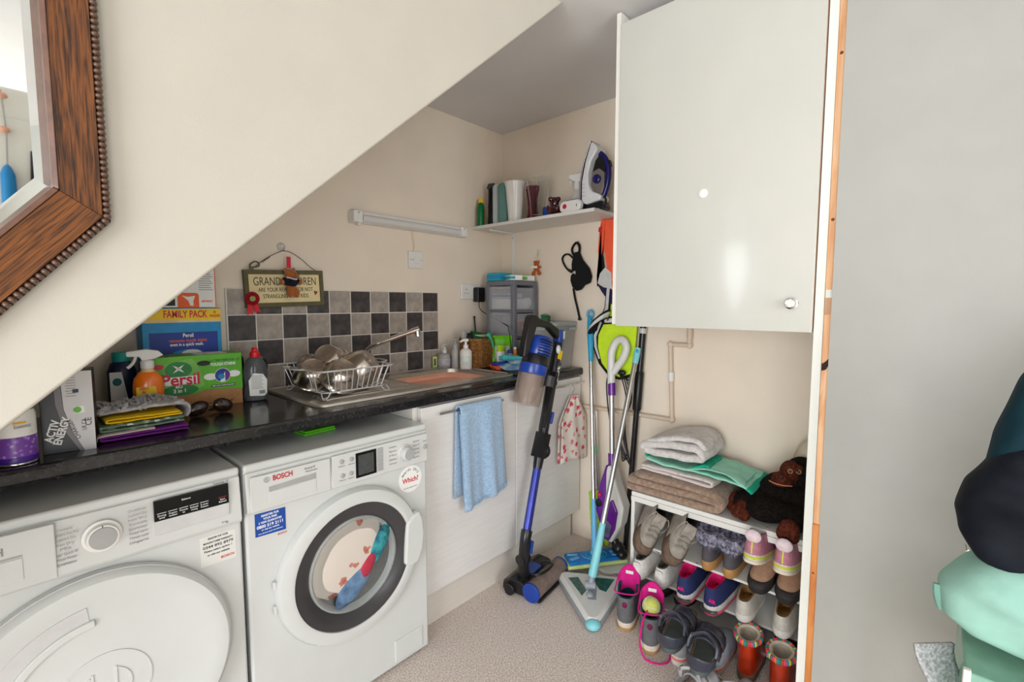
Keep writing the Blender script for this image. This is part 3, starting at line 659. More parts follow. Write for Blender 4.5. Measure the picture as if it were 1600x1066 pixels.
flat(pb, 'white_bubble', p_white, oval(0.030, 0.100, 0.020, 0.011), -0.0012); flat(pb, 'white_bubble', p_white, oval(0.098, 0.104, 0.019, 0.011), -0.0012)
flat(pb, 'capsule_white', p_white, oval(0.064, 0.102, 0.0235, 0.0235), -0.0014)
flat(pb, 'capsule_blue', p_blue, oval(0.064, 0.102, 0.022, 0.022, 16, 60, 260), -0.0020)
flat(pb, 'capsule_purple', p_purple, oval(0.064, 0.102, 0.022, 0.022, 16, -70, 80), -0.0020)
flat(pb, 'capsule_sky', p_sky, oval(0.060, 0.098, 0.010, 0.009), -0.0026)
flat(pb, 'navy_flash', p_navy, quad(0.030, 0.064, 0.100, 0.072), -0.0012); text('KEEP AWAY FROM CHILDREN', pb, p_white, (0.065, -0.0020, 0.068), size=0.006, width=0.064, bold=0.02)
lid = part(pb, 'lid_label', p_white, lambda m: m.bb((-0.005, 0.02, 0.1733), (0.085, 0.098, 0.1742)))
part(lid, 'label_orange', p_or, lambda m: m.bb((0.02, 0.022, 0.1741), (0.082, 0.05, 0.1746))); part(lid, 'label_white', p_white, lambda m: m.bb((0.024, 0.025, 0.1745), (0.078, 0.047, 0.1749)))
text('Persil', pb, p_red, (-0.065, 0.045, 0.1739), v=(0, 1, 0), size=0.045, width=0.07, bold=0.03)
# blue powder box behind it, with a yellow family pack band
bb_ = carton('powder_box', 'large blue washing powder carton with a yellow family pack band along its top', (-1.665, -0.095, ZC), (0.225, 0.085, 0.325), p_sky)
flat(bb_, 'navy_panel', p_blue, quad(-0.095, 0.05, 0.10, 0.243), -0.0005)
yb = flat(bb_, 'yellow_band', p_yel, quad(-0.1128, 0.285, 0.1126, 0.322), -0.0005); text('FAMILY PACK', bb_, p_red, (0.008, -0.0016, 0.303), size=0.033, width=0.125, bold=0.02)
text('45\nWASHES', bb_, p_red, (0.094, -0.0016, 0.303), size=0.013, width=0.032, bold=0.02)
flat(bb_, 'cream_line', M('cream_ink', (230, 205, 150), 0.5), quad(-0.1128, 0.276, 0.1126, 0.285), -0.0005)
text('Persil', bb_, p_white, (0.012, -0.0016, 0.232), size=0.018, width=0.03, bold=0.02)
text('removes tough stains', bb_, p_or, (0.012, -0.0016, 0.215), size=0.016, width=0.108, bold=0.02); text('even in a quick wash.', bb_, p_white, (0.008, -0.0016, 0.202), size=0.015, width=0.096, bold=0.02)
flat(bb_, 'powder_swoosh', p_sky, oval(0.01, 0.165, 0.05, 0.02), -0.0012); flat(bb_, 'powder_heap', p_white, oval(0.02, 0.17, 0.03, 0.014), -0.0016)
# white and orange sack of paper-like print standing on the powder box
wbx = carton('white_carton', 'white printed carton with an orange patch, standing on the blue powder box', (-1.675, -0.088, ZC + 0.326), (0.225, 0.07, 0.20), p_white)
flat(wbx, 'orange_patch', p_or, rrect(0.062, 0.055, 0.01, 4, 0.030, 0.022), -0.0005)
flat(wbx, 'bird_mark', p_white, [(0.012, 0.040), (0.03, 0.036), (0.05, 0.040), (0.044, 0.022), (0.044, 0.006), (0.034, 0.006), (0.03, 0.022)], -0.0012)
flat(wbx, 'orange_edge', p_or, quad(0.1105, 0.0, 0.1128, 0.20), -0.0006)
flat(wbx, 'dark_patch', black_ink, quad(-0.06, 0.006, -0.008, 0.03), -0.0005)
for i in range(12): flat(wbx, 'print_line', grey_ink, quad(0.062, 0.06 + i*0.0075, 0.104 - 0.004*(i % 3), 0.0622 + i*0.0075), -0.0005, 0.0004)
text('AIRTIGHT', wbx, p_or, (0.085, -0.0008, 0.021), size=0.010, width=0.035, bold=0.03)
# orange insect spray
sp = thing('insect_spray', 'orange spray bottle with a yellow label and white trigger', 'spray bottle', (-1.797, -0.255, ZC), -8)
orange_l = M('orange_liquid', (246, 120, 18), 0.25, var=0.05, coat=0.4)
part(sp, 'bottle', orange_l, lambda m: m.lathe([(0.034, 0), (0.037, 0.005), (0.037, 0.10), (0.034, 0.120), (0.022, 0.138), (0.0135, 0.144)], sy=0.62), smooth=True)
part(sp, 'neck', M('clear_neck', (236, 200, 150), 0.2, var=0.05), lambda m: m.lathe([(0.018, 0.139), (0.0145, 0.148), (0.0145, 0.152)]), smooth=True)
part(sp, 'collar', white_plastic, lambda m: m.lathe([(0.0165, 0.150), (0.0165, 0.170), (0.013, 0.174)]), smooth=True)
part(sp, 'trigger_head', white_plastic, lambda m: m.prism([(-0.048, 0.186), (-0.048, 0.201), (0.0, 0.206), (0.028, 0.200), (0.040, 0.186), (0.016, 0.176), (-0.012, 0.172), (-0.018, 0.184)], -0.009, 0.009, u=(1, 0, 0)), bev=0.003)
part(sp, 'trigger', white_plastic, lambda m: m.tube([(-0.026, 0, 0.186), (-0.030, 0, 0.172), (-0.038, 0, 0.160), (-0.046, 0, 0.153)], 0.0045, 8, smooth=3), smooth=True)
lb = part(sp, 'label', p_yel, lambda m: m.prism([(-0.030, 0.028), (0.016, 0.028), (0.024, 0.036), (0.016, 0.098), (-0.030, 0.098)], 0.0225, 0.0240), bev=0.0006, seg=1)
text('spider', lb, black_ink, (-0.010, -0.0245, 0.066), size=0.022, width=0.036); text('repellent', lb, black_ink, (-0.008, -0.0245, 0.053), size=0.016, width=0.038)
text('Controls', lb, p_red, (-0.008, -0.0245, 0.042), size=0.010, width=0.034, bold=0.03); text('ZERO\nIN', lb, p_red, (-0.012, -0.0245, 0.087), size=0.010, width=0.022, bold=0.03)
# dark bottle with teal cap
tb = thing('fabric_freshener', 'dark blue bottle with a teal cap and white label, behind the orange spray', 'bottle', (-1.835, -0.10, ZC))
part(tb, 'bottle', M('dark_blue_plastic', (26, 34, 70), 0.3, var=0.1), lambda m: m.lathe([(0.034, 0), (0.037, 0.006), (0.037, 0.13), (0.027, 0.155), (0.019, 0.162)], sy=0.7), smooth=True)
part(tb, 'cap', M('teal_cap', (30, 166, 156), 0.4, var=0.05), lambda m: m.lathe([(0.0215, 0.160), (0.0225, 0.164), (0.0225, 0.186), (0.020, 0.189)]), smooth=True)
lb2 = part(tb, 'label', p_white, lambda m: m.prism([(-0.033, 0.02), (0.012, 0.02), (-0.004, 0.13), (-0.033, 0.13)], 0.026, 0.028))
part(lb2, 'label_mark', M('teal_ink', (20, 110, 120), 0.5), lambda m: m.prism(oval(-0.016, 0.10, 0.011, 0.012), 0.0279, 0.0286)); text('comfort', lb2, p_red, (-0.012, -0.0287, 0.045), size=0.012, width=0.03, bold=0.02)
# folded cloths
def ribbon_cloth(t, name, mat, path, y0, y1, thick, ny=8, seed=0.0, amp=0.003, smooth=6, sub=1):
    pts = catmull([Vector((p[0], 0, p[1])) for p in path], smooth)
    n = len(pts) - 1
    def fn(u, v):
        p = pts[min(n, int(round(u*n)))]; y = y0 + (y1-y0)*v
        return Vector((p.x + amp*2*nz(y*30, p.z*60, 1, seed), y + amp*nz(p.x*30, u*9, 1, seed+5), p.z + amp*nz(p.x*35, y*35, 1, seed + 9)))
    return MB().grid(fn, n, ny).build(name, mat, t, True, solid=thick, sub=sub)
c_pur = thing('purple_cloth', 'purple and white cleaning cloth folded at the bottom of the cloth pile', 'cloth', (-1.849, -0.375, ZC))
purp = M('purple_cloth', (122, 38, 140), 0.95, var=0.15, vs=80, bump=0.3, bs=300); offw = M('offwhite_cloth', (222, 210, 200), 0.95, var=0.05, vs=80, bump=0.3, bs=300)
ribbon_cloth(c_pur, 'cloth_fold', purp, [(0.095, 0.005), (0.0, 0.005), (-0.080, 0.005), (-0.088, 0.009), (-0.080, 0.013), (0.0, 0.013), (0.095, 0.013)], -0.12, 0.07, 0.006, seed=2, amp=0.0015)
ribbon_cloth(c_pur, 'white_edge', offw, [(-0.096, 0.008), (-0.088, 0.0175), (-0.02, 0.019), (0.02, 0.019)], -0.125, 0.07, 0.004, seed=4, amp=0.001)
c_leaf = thing('leaf_print_cloth', 'sage green cloth with white leaf print, folded above the purple cloth', 'cloth', (-1.846, -0.37, ZC + 0.021))
leafm = dots('leaf_print', (110, 134, 112), ((214, 222, 210), (226, 232, 224)), 46.0, 0.34, 0.95)
ribbon_cloth(c_leaf, 'cloth_fold', leafm, [(0.085, 0.005), (0.0, 0.005), (-0.080, 0.005), (-0.089, 0.010), (-0.080, 0.014), (0.0, 0.014), (0.085, 0.014)], -0.115, 0.065, 0.006, seed=6, amp=0.0015)
c_yel = thing('yellow_cloth', 'bright yellow duster folded between grey mop cloth and leaf print cloth', 'cloth', (-1.842, -0.365, ZC + 0.039))
yel = M('yellow_duster', (238, 196, 10), 0.9, var=0.08, vs=60, bump=0.3, bs=300)
ribbon_cloth(c_yel, 'cloth_fold', yel, [(0.08, 0.004), (0.0, 0.004), (-0.072, 0.004), (-0.080, 0.008), (-0.072, 0.012), (0.0, 0.011), (0.075, 0.010)], -0.11, 0.06, 0.005, seed=8, amp=0.0015)
c_gry = thing('noodle_mitt', 'grey chenille noodle mitt lying on top of the cloth pile', 'cleaning mitt', (-1.846, -0.350, ZC + 0.057))
nood = M('grey_chenille', (150, 146, 146), 1.0, col2=(192, 188, 188), vs=60, bump=0.6, bs=300, sheen=0.3)
ribbon_cloth(c_gry, 'mitt_pad', nood, [(0.098, -0.03), (0.106, -0.012), (0.09, 0.008), (0.03, 0.012), (-0.04, 0.010), (-0.09, 0.006)], -0.10, 0.045, 0.010, seed=11, amp=0.003)
nd = None
for k in range(115):
    x = random.uniform(-0.098, 0.085); y = random.uniform(-0.10, 0.045); z = 0.015 + 0.006*nz(x*20, y*20) - 0.16*max(0, abs(x) - 0.075)
    if nd is None: nd = MB().ell((0, 0, 0), (0.0052, 0.0052, 0.014), 8, 6).build('noodle', nood, c_gry, True); o = nd
    else: o = nd.copy(); COL.objects.link(o)
    o.location = (x, y, z); o.rotation_euler = (random.uniform(0.6, 1.5), 0, random.uniform(0, 6.28))
# charger carton
cb = thing('charger_box', 'tall black and silver battery charger carton beside the air freshener can', 'box', (-1.995, -0.515, ZC), -10)
silver_pr = M('silver_print', (206, 204, 204), 0.35, var=0.04, vs=20); gunm = M('gunmetal_print', (120, 116, 118), 0.4, var=0.05)
part(cb, 'carton', M('black_print', (20, 18, 20), 0.35, var=0.1), lambda m: m.bb((-0.044, 0, 0), (0.046, 0.075, 0.185)), bev=0.001, seg=1)
flat(cb, 'grey_sweep', gunm, [(0.018, 0.0), (0.034, 0.0), (0.008, 0.045), (-0.006, 0.10), (-0.010, 0.185), (-0.020, 0.185), (-0.018, 0.11), (-0.006, 0.05)], 0.0, 0.0006)
flat(cb, 'silver_face', silver_pr, [(0.026, 0.0), (0.0462, 0.0), (0.0462, 0.185), (-0.008, 0.185), (-0.005, 0.10), (0.008, 0.045)], -0.0003, 0.0006)
text('ACTIV', cb, p_white, (-0.026, -0.001, 0.052), u=(0.30, 0, 0.95), v=(-0.95, 0, 0.30), size=0.020, width=0.052, bold=0.03); text('ENERGY', cb, p_white, (-0.010, -0.001, 0.050), u=(0.30, 0, 0.95), v=(-0.95, 0, 0.30), size=0.020, width=0.064, bold=0.03)
text('CHARGER', cb, black_ink, (0.010, -0.0014, 0.052), u=(-0.32, 0, 0.95), v=(-0.95, 0, -0.32), size=0.012, width=0.050)
text('CE', cb, black_ink, (0.036, -0.0012, 0.066), u=(0, 0, 1), v=(-1, 0, 0), size=0.016, width=0.018); text('UK CA', cb, black_ink, (0.028, -0.0012, 0.060), u=(0, 0, 1), v=(-1, 0, 0), size=0.012, width=0.026)
flat(cb, 'recycling_patch', p_white, quad(0.012, 0.088, 0.030, 0.104), -0.0010); flat(cb, 'green_mark', green1, oval(0.018, 0.096, 0.007, 0.007), -0.0014)
for i in range(9): flat(cb, 'print_line', grey_ink, quad(0.0 + 0.002*(i % 2), 0.128 + i*0.006, 0.018, 0.1295 + i*0.006), -0.0010, 0.0004)
flat(cb, 'print_patch', p_navy, quad(0.012, 0.136, 0.022, 0.144), -0.0014)
# air freshener can
ac = thing('air_freshener', 'white and purple lavender air freshener can with a green cap', 'aerosol can', (-2.078, -0.535, ZC))
lav = dots('lavender_print', (112, 62, 160), ((196, 160, 214), (150, 104, 190)), 110.0, 0.42, 0.3)
part(ac, 'can', p_white, lambda m: m.lathe([(0.030, 0.004), (0.0325, 0.008), (0.0325, 0.105), (0.029, 0.118), (0.024, 0.124)], n=32), smooth=True)
part(ac, 'purple_print', lav, lambda m: m.lathe([(0.0328, 0.018), (0.0329, 0.019), (0.0329, 0.060), (0.0327, 0.061)], n=32), smooth=True)
part(ac, 'violet_base', M('violet_print', (60, 22, 128), 0.3, var=0.1), lambda m: m.lathe([(0.0327, 0.006), (0.0329, 0.007), (0.0329, 0.018), (0.0327, 0.0185)], n=32), smooth=True)
part(ac, 'metal_rim', chrome, lambda m: m.lathe([(0.030, 0.0), (0.0335, 0.002), (0.0335, 0.005), (0.031, 0.007)], n=32), smooth=True)
part(ac, 'cap', M('cap_green', (0, 136, 62), 0.35, var=0.05), lambda m: m.lathe([(0.028, 0.112), (0.0305, 0.116), (0.030, 0.150), (0.024, 0.165), (0.001, 0.168)], n=32), smooth=True)
lab_o = Vector((0.012, -0.0305, 0.0)); lu = Vector((0.93, 0.36, 0)).normalized()
text('Essential', ac, grey_ink, (0.010, -0.0330, 0.083), u=(0.95, 0.31, 0), size=0.010, width=0.026); part(ac, 'gold_mark', M('gold_print', (240, 180, 40), 0.4), lambda m: m.box((0.006, -0.0328, 0.091), (0.020, 0.0012, 0.004), (0, 0, R(14))))
text('70', ac, p_white, (0.0228, -0.0250, 0.068), u=(0.72, 0.69, 0), size=0.010, width=0.010)
# sunglasses
sg = thing('sunglasses', 'dark brown aviator sunglasses lying folded on the worktop', 'sunglasses', (-1.665, -0.335, ZC), 6)
lens_m = M('brown_lens', (44, 26, 20), 0.06, var=0.3, vs=8, coat=0.6); wire_m = M('bronze_wire', (70, 54, 46), 0.3, 0.9, var=0.1)
for s in (-1, 1):
    tear = [Vector((s*0.034 + 0.029*math.cos(a)*(1 + 0.10*math.sin(a)*s*0), -0.006 - 0.004*abs(math.cos(a)), 0.024 + 0.022*math.sin(a) - 0.005*s*math.cos(a))) for a in [2*math.pi*i/24 for i in range(24)]]
    part(sg, 'lens', lens_m, lambda m: m.rings([[p for p in tear], [Vector((s*0.034 + (p.x - s*0.034)*0.55, p.y - 0.004, 0.024 + (p.z-0.024)*0.55)) for p in tear], [Vector((s*0.034 + (p.x - s*0.034)*0.02, p.y - 0.006, 0.024 + (p.z-0.024)*0.02)) for p in tear]], False, True), smooth=True, solid=0.001)
    part(sg, 'lens_rim', wire_m, lambda m: m.tube(tear, 0.0012, 6, True), smooth=True)
    part(sg, 'temple_arm', wire_m, lambda m: m.tube([(s*0.064, -0.006, 0.036), (s*0.066, 0.004, 0.034), (s*0.02, 0.018, 0.014), (-s*0.045, 0.022, 0.006)], [0.0016, 0.0016, 0.002, 0.003], 6, smooth=4), smooth=True)
part(sg, 'bridge', wire_m, lambda m: (m.tube([(-0.010, -0.008, 0.034), (0, -0.009, 0.037), (0.010, -0.008, 0.034)], 0.0012, 6), m.tube([(-0.012, -0.008, 0.024), (0, -0.011, 0.029), (0.012, -0.008, 0.024)], 0.0012, 6)), smooth=True)
# washing-up liquid bottle
wl_ = thing('washing_up_liquid', 'clear grey washing up liquid bottle with red cap and white label', 'bottle', (-1.488, -0.215, ZC), -6)
part(wl_, 'bottle', M('grey_clear_plastic', (120, 124, 128), 0.08, trans=0.55, var=0.1, vs=12, ior=1.2, coat=0.5), lambda m: m.lathe([(0.028, 0), (0.036, 0.004), (0.039, 0.03), (0.034, 0.06), (0.039, 0.095), (0.036, 0.125), (0.022, 0.150), (0.014, 0.156)], sy=0.6, n=28), smooth=True)
part(wl_, 'cap', M('cap_red', (214, 26, 40), 0.35), lambda m: m.lathe([(0.0155, 0.153), (0.0165, 0.156), (0.0155, 0.170), (0.010, 0.174), (0.009, 0.184), (0.007, 0.187)]), smooth=True)
wlb = part(wl_, 'label', p_white, lambda m: m.prism([(-0.026, 0.022), (0.02, 0.018), (0.029, 0.028), (0.030, 0.075), (0.018, 0.095), (-0.012, 0.100), (-0.028, 0.075)], 0.0235, 0.0255), bev=0.0006, seg=1)
for i in range(11): flat(wlb, 'print_line', grey_ink, quad(-0.020, 0.045 + i*0.0045, 0.018 - 0.003*(i % 3), 0.0464 + i*0.0045), -0.0254, 0.0004)
for i in range(8): flat(wlb, 'barcode_bar', black_ink, quad(0.004 + i*0.0024, 0.026, 0.0052 + i*0.0024 + 0.0006*(i % 2), 0.039), -0.0254, 0.0004)
# shoe brushes behind the carton
bristle = M('dark_bristle', (26, 18, 14), 0.9, var=0.3, vs=300, bump=0.8, bs=500); beech = wood('beech', (196, 150, 100), (222, 182, 134), 8, (3, 3, 14), 0.5)
for lbl, loc, ry in (('oval wooden shoe brush with dark bristles upright by the powder box', (-1.516, -0.058, ZC + 0.0), 6), ('small wooden dish brush with dark bristles behind the red capped bottle', (-1.405, -0.075, ZC), -12)):
    t = thing('shoe_brush', lbl, 'brush', loc, 0, rot=(R(4), R(ry), 0))
    part(t, 'wooden_back', beech, lambda m: m.lathe([(0.001, -0.004), (0.026, -0.003), (0.028, 0.004), (0.026, 0.009), (0.001, 0.010)], (0, 0.012, 0.11), (0, -1, 0), 28, 1, 1).xf(Matrix.Translation((0, 0, 0.11)) @ Matrix.Diagonal((1, 1, 2.1 if ry > 0 else 1.3, 1)) @ Matrix.Translation((0, 0, -0.11))), smooth=True)
    part(t, 'bristles', bristle, lambda m: m.lathe([(0.022, 0), (0.024, 0.02), (0.020, 0.024)], (0, 0.002, 0.11), (0, -1, 0), 26).xf(Matrix.Translation((0, 0, 0.11)) @ Matrix.Diagonal((1, 1, 2.1 if ry > 0 else 1.3, 1)) @ Matrix.Translation((0, 0, -0.11))), smooth=True)
# dish rack of white wire
dx0, dx1, dy0, dy1 = -1.375, -1.075, -0.455, -0.13
wire_w = M('white_wire', (214, 212, 210), 0.3, 0.4, var=0.03)
rk = thing('dish_rack', 'silvery white wire dish rack full of steel bowls on the drainer', 'dish rack', ((dx0+dx1)/2, (dy0+dy1)/2, 0.9385))
w2, d2 = (dx1-dx0)/2, (dy1-dy0)/2
def loop(w, d, z, r=0.03): return [(p[0], p[1], z) for p in rrect(2*w, 2*d, r, 5)]
part(rk, 'rim', wire_w, lambda m: m.tube(loop(w2, d2, 0.10), 0.0032, 8, True), smooth=True)
part(rk, 'base_loop', wire_w, lambda m: m.tube(loop(w2-0.025, d2-0.025, 0.022), 0.0026, 8, True), smooth=True)
for s in (-1, 1):
    for i in range(11):
        x = -w2 + 0.03 + i*(2*w2-0.06)/10; xi = x*(w2-0.025)/w2
        part(rk, 'wire', wire_w, lambda m: m.tube([(x, s*d2, 0.10), (xi, s*(d2-0.022), 0.026), (xi, s*(d2-0.035), 0.022), (xi, 0, 0.021)], 0.0017, 6), smooth=True)
    for i in range(7):
        y = -d2 + 0.045 + i*(2*d2-0.09)/6; yi = y*(d2-0.025)/d2
        part(rk, 'wire', wire_w, lambda m: m.tube([(s*w2, y, 0.10), (s*(w2-0.022), yi, 0.026), (s*(w2-0.05), yi, 0.022)], 0.0017, 6), smooth=True)
    for t_ in (-1, 1):
        part(rk, 'foot', wire_w, lambda m: m.tube([(s*(w2-0.05), t_*d2*0.86, 0.022), (s*(w2-0.035), t_*(d2-0.02), 0.004), (s*(w2-0.02), t_*(d2-0.015), 0.004), (s*(w2-0.022), t_*d2*0.8, 0.022)], 0.0024, 6, smooth=3), smooth=True)
    part(rk, 'carry_handle', wire_w, lambda m: m.tube([(s*w2, -0.06, 0.10), (s*(w2+0.035), -0.05, 0.104), (s*(w2+0.035), 0.05, 0.104), (s*w2, 0.06, 0.10)], 0.0028, 6, smooth=4), smooth=True)
# steel bowls
bowl_prof = lambda r, h: [(r*0.60, h), (r*0.64, h-0.002), (r*0.80, h*0.72), (r*0.93, h*0.35), (r*0.98, 0.008), (r*1.06, 0.003), (r*1.06, 0.0), (r*0.965, 0.001), (r*0.91, h*0.33), (r*0.78, h*0.69), (r*0.6, h-0.006), (r*0.001, h-0.006)]
bowl_mat = M('bowl_steel', (196, 188, 180), 0.2, 1.0, var=0.05, vs=40); base_mat = M('bowl_base', (176, 162, 150), 0.36, 0.85, var=0.08, vs=60)
def steel_bowl(label, loc, r, h, rot):
    t = thing('steel_bowl', label, 'bowl', loc, 0, 'steel bowls in the dish rack', rot)
    part(t, 'bowl_shell', bowl_mat, lambda m: m.lathe(bowl_prof(r, h), n=36), smooth=True)
    part(t, 'base_disc', base_mat, lambda m: m.lathe([(r*0.60, h - 0.001), (r*0.60, h + 0.0015), (r*0.56, h + 0.003), (r*0.52, h + 0.0012), (r*0.001, h + 0.0008)], n=32), smooth=True)
    part(t, 'base_stamp', base_mat, lambda m: m.lathe([(r*0.22, h + 0.0005), (r*0.21, h + 0.0022), (r*0.12, h + 0.0024), (0.001, h + 0.0012)], n=20), smooth=True)
    return t
zb = 0.965
steel_bowl('large steel bowl upside down at the front centre of the dish rack', (-1.262, -0.372, zb + 0.030), 0.068, 0.062, (R(42), R(-4), R(8)))
steel_bowl('steel bowl upside down at the front left of the dish rack', (-1.327, -0.295, zb + 0.035), 0.062, 0.060, (R(40), R(-8), R(-6)))
steel_bowl('steel bowl tipped sideways at the right end of the dish rack', (-1.165, -0.325, zb + 0.042), 0.078, 0.075, (R(38), R(38), 0))
steel_bowl('steel bowl perched on top of the others in the dish rack', (-1.22, -0.245, zb + 0.075), 0.066, 0.070, (R(30), R(-46), 0))
steel_bowl('steel bowl half hidden at the back left of the dish rack', (-1.275, -0.19, zb + 0.055), 0.055, 0.05, (R(64), R(-20), 0))
gs = thing('scouring_sponge', 'lime green sponge peeking out behind the steel bowls', 'sponge', (-1.165, -0.165, zb + 0.085), 12)
part(gs, 'foam', M('lime_foam', (140, 200, 30), 0.9, var=0.1, vs=200, bump=0.5, bs=400), lambda m: m.ell((0, 0, 0.0), (0.03, 0.02, 0.03)), smooth=True)
part(gs, 'scour_pad', M('brown_pad', (190, 140, 60), 0.9, var=0.2, vs=300), lambda m: m.ell((0.012, -0.006, -0.004), (0.022, 0.018, 0.022)), smooth=True)
# green tag lying on the washing machine lid
gt = thing('green_cloth', 'folded bright green cloth lying on the washing machine under the worktop', 'cloth', (-1.395, -0.475, 0.846), 4)
lime_m = M('bright_green_cloth', (96, 196, 30), 0.9, var=0.06, vs=60)
part(gt, 'fold', lime_m, lambda m: m.bb((-0.055, -0.02, 0), (0.055, 0.06, 0.007)), bev=0.003)
part(gt, 'upper_fold', lime_m, lambda m: m.bb((-0.05, -0.016, 0.007), (0.054, 0.06, 0.013)), bev=0.003)
# ================================================================ things on the back wall
lt = thing('strip_light', 'white unlit fluorescent strip light fixed to the wall above the tiles', 'light', (-0.665, -0.002, 1.655))
part(lt, 'housing', white_plastic, lambda m: m.bb((-0.325, -0.030, -0.024), (0.325, 0, 0.026)), bev=0.003)
part(lt, 'diffuser', M('frosted_diffuser', (222, 220, 216), 0.35, var=0.03, vs=30, stretch=(1, 20, 20)), lambda m: m.tube([(-0.29, -0.032, -0.004), (0.29, -0.032, -0.004)], 0.018, 14), smooth=True)
for s in (-1, 1):
    e = part(lt, 'end_cap', white_plastic, lambda m: m.bb((s*0.292, -0.052, -0.026), (s*0.338, 0, 0.028)), bev=0.006)
    part(e, 'screw', grey_p, lambda m: m.cyl((s*0.315, -0.0535, 0.016), (s*0.315, -0.051, 0.016), 0.004))
part(lt, 'pull_switch', white_plastic, lambda m: m.cyl((-0.30, -0.03, -0.026), (-0.30, -0.03, -0.036), 0.008))
cbm = M('cable_cream', (224, 206, 178), 0.5, var=0.03)
cd = thing('light_cable', 'cream cable running from strip light down to the switch', 'cable', (-0.655, -0.004, 1.535))
part(cd, 'cable', cbm, lambda m: m.tube([(-0.004, 0, 0.094), (0.0, 0, 0.06), (0.006, 0, 0.03), (0.003, 0, 0.002)], 0.0038, 8, smooth=4), smooth=True)
def faceplate(name, label, cat, x, z, w, h, wall='y', y=0.0):
    t = thing(name, label, cat, (x, -0.001, z))
    part(t, 'face_plate', white_plastic, lambda m: m.bb((-w/2, -0.012, -h/2), (w/2, 0, h/2)), bev=0.004)
    return t
sw = faceplate('fused_switch', 'white fused wall switch below the strip light', 'switch', -0.645, 1.488, 0.086, 0.086)
part(sw, 'rocker', white_plastic, lambda m: m.bb((-0.010, -0.016, -0.016), (0.018, -0.011, 0.014)), bev=0.002)
for x in (-0.032, 0.032): part(sw, 'screw', grey_p, lambda m: m.cyl((x, -0.0128, 0), (x, -0.0115, 0), 0.003, n=10))
part(sw, 'indicator', black_ink, lambda m: m.bb((-0.020, -0.0128, -0.003), (-0.017, -0.0115, 0.003)))
so = faceplate('wall_socket', 'white double wall socket above the wicker basket', 'socket', -0.268, 1.336, 0.146, 0.086)
for x in (-0.036, 0.036):
    for dx, dz in ((0, 0.012), (-0.011, -0.010), (0.011, -0.010)): part(so, 'pin_slot', black_ink, lambda m: m.bb((x + dx - 0.002, -0.0128, dz - 0.003), (x + dx + 0.002, -0.0115, dz + 0.003)))
    part(so, 'rocker', white_plastic, lambda m: m.bb((x*0.35 - 0.006, -0.0155, 0.012), (x*0.35 + 0.006, -0.0115, 0.032)), bev=0.0015)
ad = thing('power_adapter', 'black mains power adapter with thin cable, plugged into the wall socket', 'adapter', (-0.228, -0.014, 1.318))
part(ad, 'adapter_body', black_plastic, lambda m: m.bb((-0.029, -0.042, -0.040), (0.029, 0.0, 0.042)), bev=0.006)
part(ad, 'cable', black_plastic, lambda m: m.tube([(0, -0.02, -0.04), (0.0, -0.025, -0.075), (0.02, -0.05, -0.105), (0.0, -0.23, -0.165), (-0.055, -0.30, -0.185), (-0.06, -0.315, -0.24), (-0.05, -0.31, -0.30), (-0.06, -0.29, -0.345), (-0.02, -0.30, -0.352)], 0.0026, 6, smooth=5), smooth=True)
# wooden sign
gsn = thing('wall_sign', 'cream wooden sign with olive frame and black handwriting, hanging from a wire', 'sign', (-1.292, -0.014, 1.33), rot=(0, R(-2.0), 0))
olive = M('olive_paint', (98, 92, 62), 0.7, var=0.12, vs=30); cream_s = M('sign_cream', (232, 214, 164), 0.7, var=0.06, vs=14)
part(gsn, 'sign_board', cream_s, lambda m: m.bb((-0.145, -0.006, -0.063), (0.145, 0.004, 0.063)))
for a, b in (((-0.155, -0.012, 0.056), (0.155, 0.005, 0.073)), ((-0.155, -0.012, -0.073), (0.155, 0.005, -0.056)), ((-0.155, -0.012, -0.056), (-0.139, 0.005, 0.056)), ((0.139, -0.012, -0.056), (0.155, 0.005, 0.056))):
    part(gsn, 'frame_rail', olive, lambda m: m.bb(a, b), bev=0.0015)
text('GRANDCHILDREN', gsn, black_ink, (0.002, -0.0066, 0.027), size=0.046, width=0.245, bold=-0.005)
text('ARE YOUR REWARD FOR NOT', gsn, black_ink, (0.002, -0.0066, -0.005), size=0.023, width=0.215)
text('STRANGLING YOUR KIDS', gsn, black_ink, (0.0, -0.0066, -0.031), size=0.023, width=0.178)
part(gsn, 'red_heart', M('heart_red', (150, 30, 46), 0.6), lambda m: m.prism([(0.118, -0.030), (0.130, -0.016), (0.126, -0.012), (0.121, -0.016), (0.119, -0.010), (0.114, -0.012)], 0.006, 0.0068))
part(gsn, 'hanging_wire', wire_m, lambda m: m.tube([(-0.125, -0.004, 0.072), (-0.085, -0.006, 0.105), (-0.05, -0.008, 0.128), (-0.012, -0.012, 0.147), (0.004, -0.012, 0.149), (0.03, -0.01, 0.143), (0.07, -0.008, 0.118), (0.10, -0.006, 0.092), (0.128, -0.004, 0.072)], 0.0014, 6, smooth=4), smooth=True)
part(gsn, 'wire_coil', wire_m, lambda m: m.tube([(-0.085 + 0.0016*i, -0.008 + 0.004*math.cos(i*1.6), 0.102 + 0.0011*i + 0.004*math.sin(i*1.6)) for i in range(22)], 0.0012, 5), smooth=True)
part(gsn, 'ribbon_bow', olive, lambda m: m.tube([(-0.128, -0.008, 0.076), (-0.128, -0.008, 0.092), (-0.112, -0.01, 0.104), (-0.100, -0.010, 0.100), (-0.098, -0.008, 0.086), (-0.128, -0.008, 0.082)], 0.003, 6, smooth=3), smooth=True)
hk1 = thing('suction_hook', 'clear white suction hook holding the hanging sign', 'hook', (-1.298, -0.001, 1.497))
part(hk1, 'suction_cup', M('milky_plastic', (224, 220, 212), 0.2, var=0.03), lambda m: m.lathe([(0.017, 0), (0.016, 0.004), (0.008, 0.010), (0.005, 0.014)], (0, 0, 0), (0, -1, 0), 20), smooth=True)
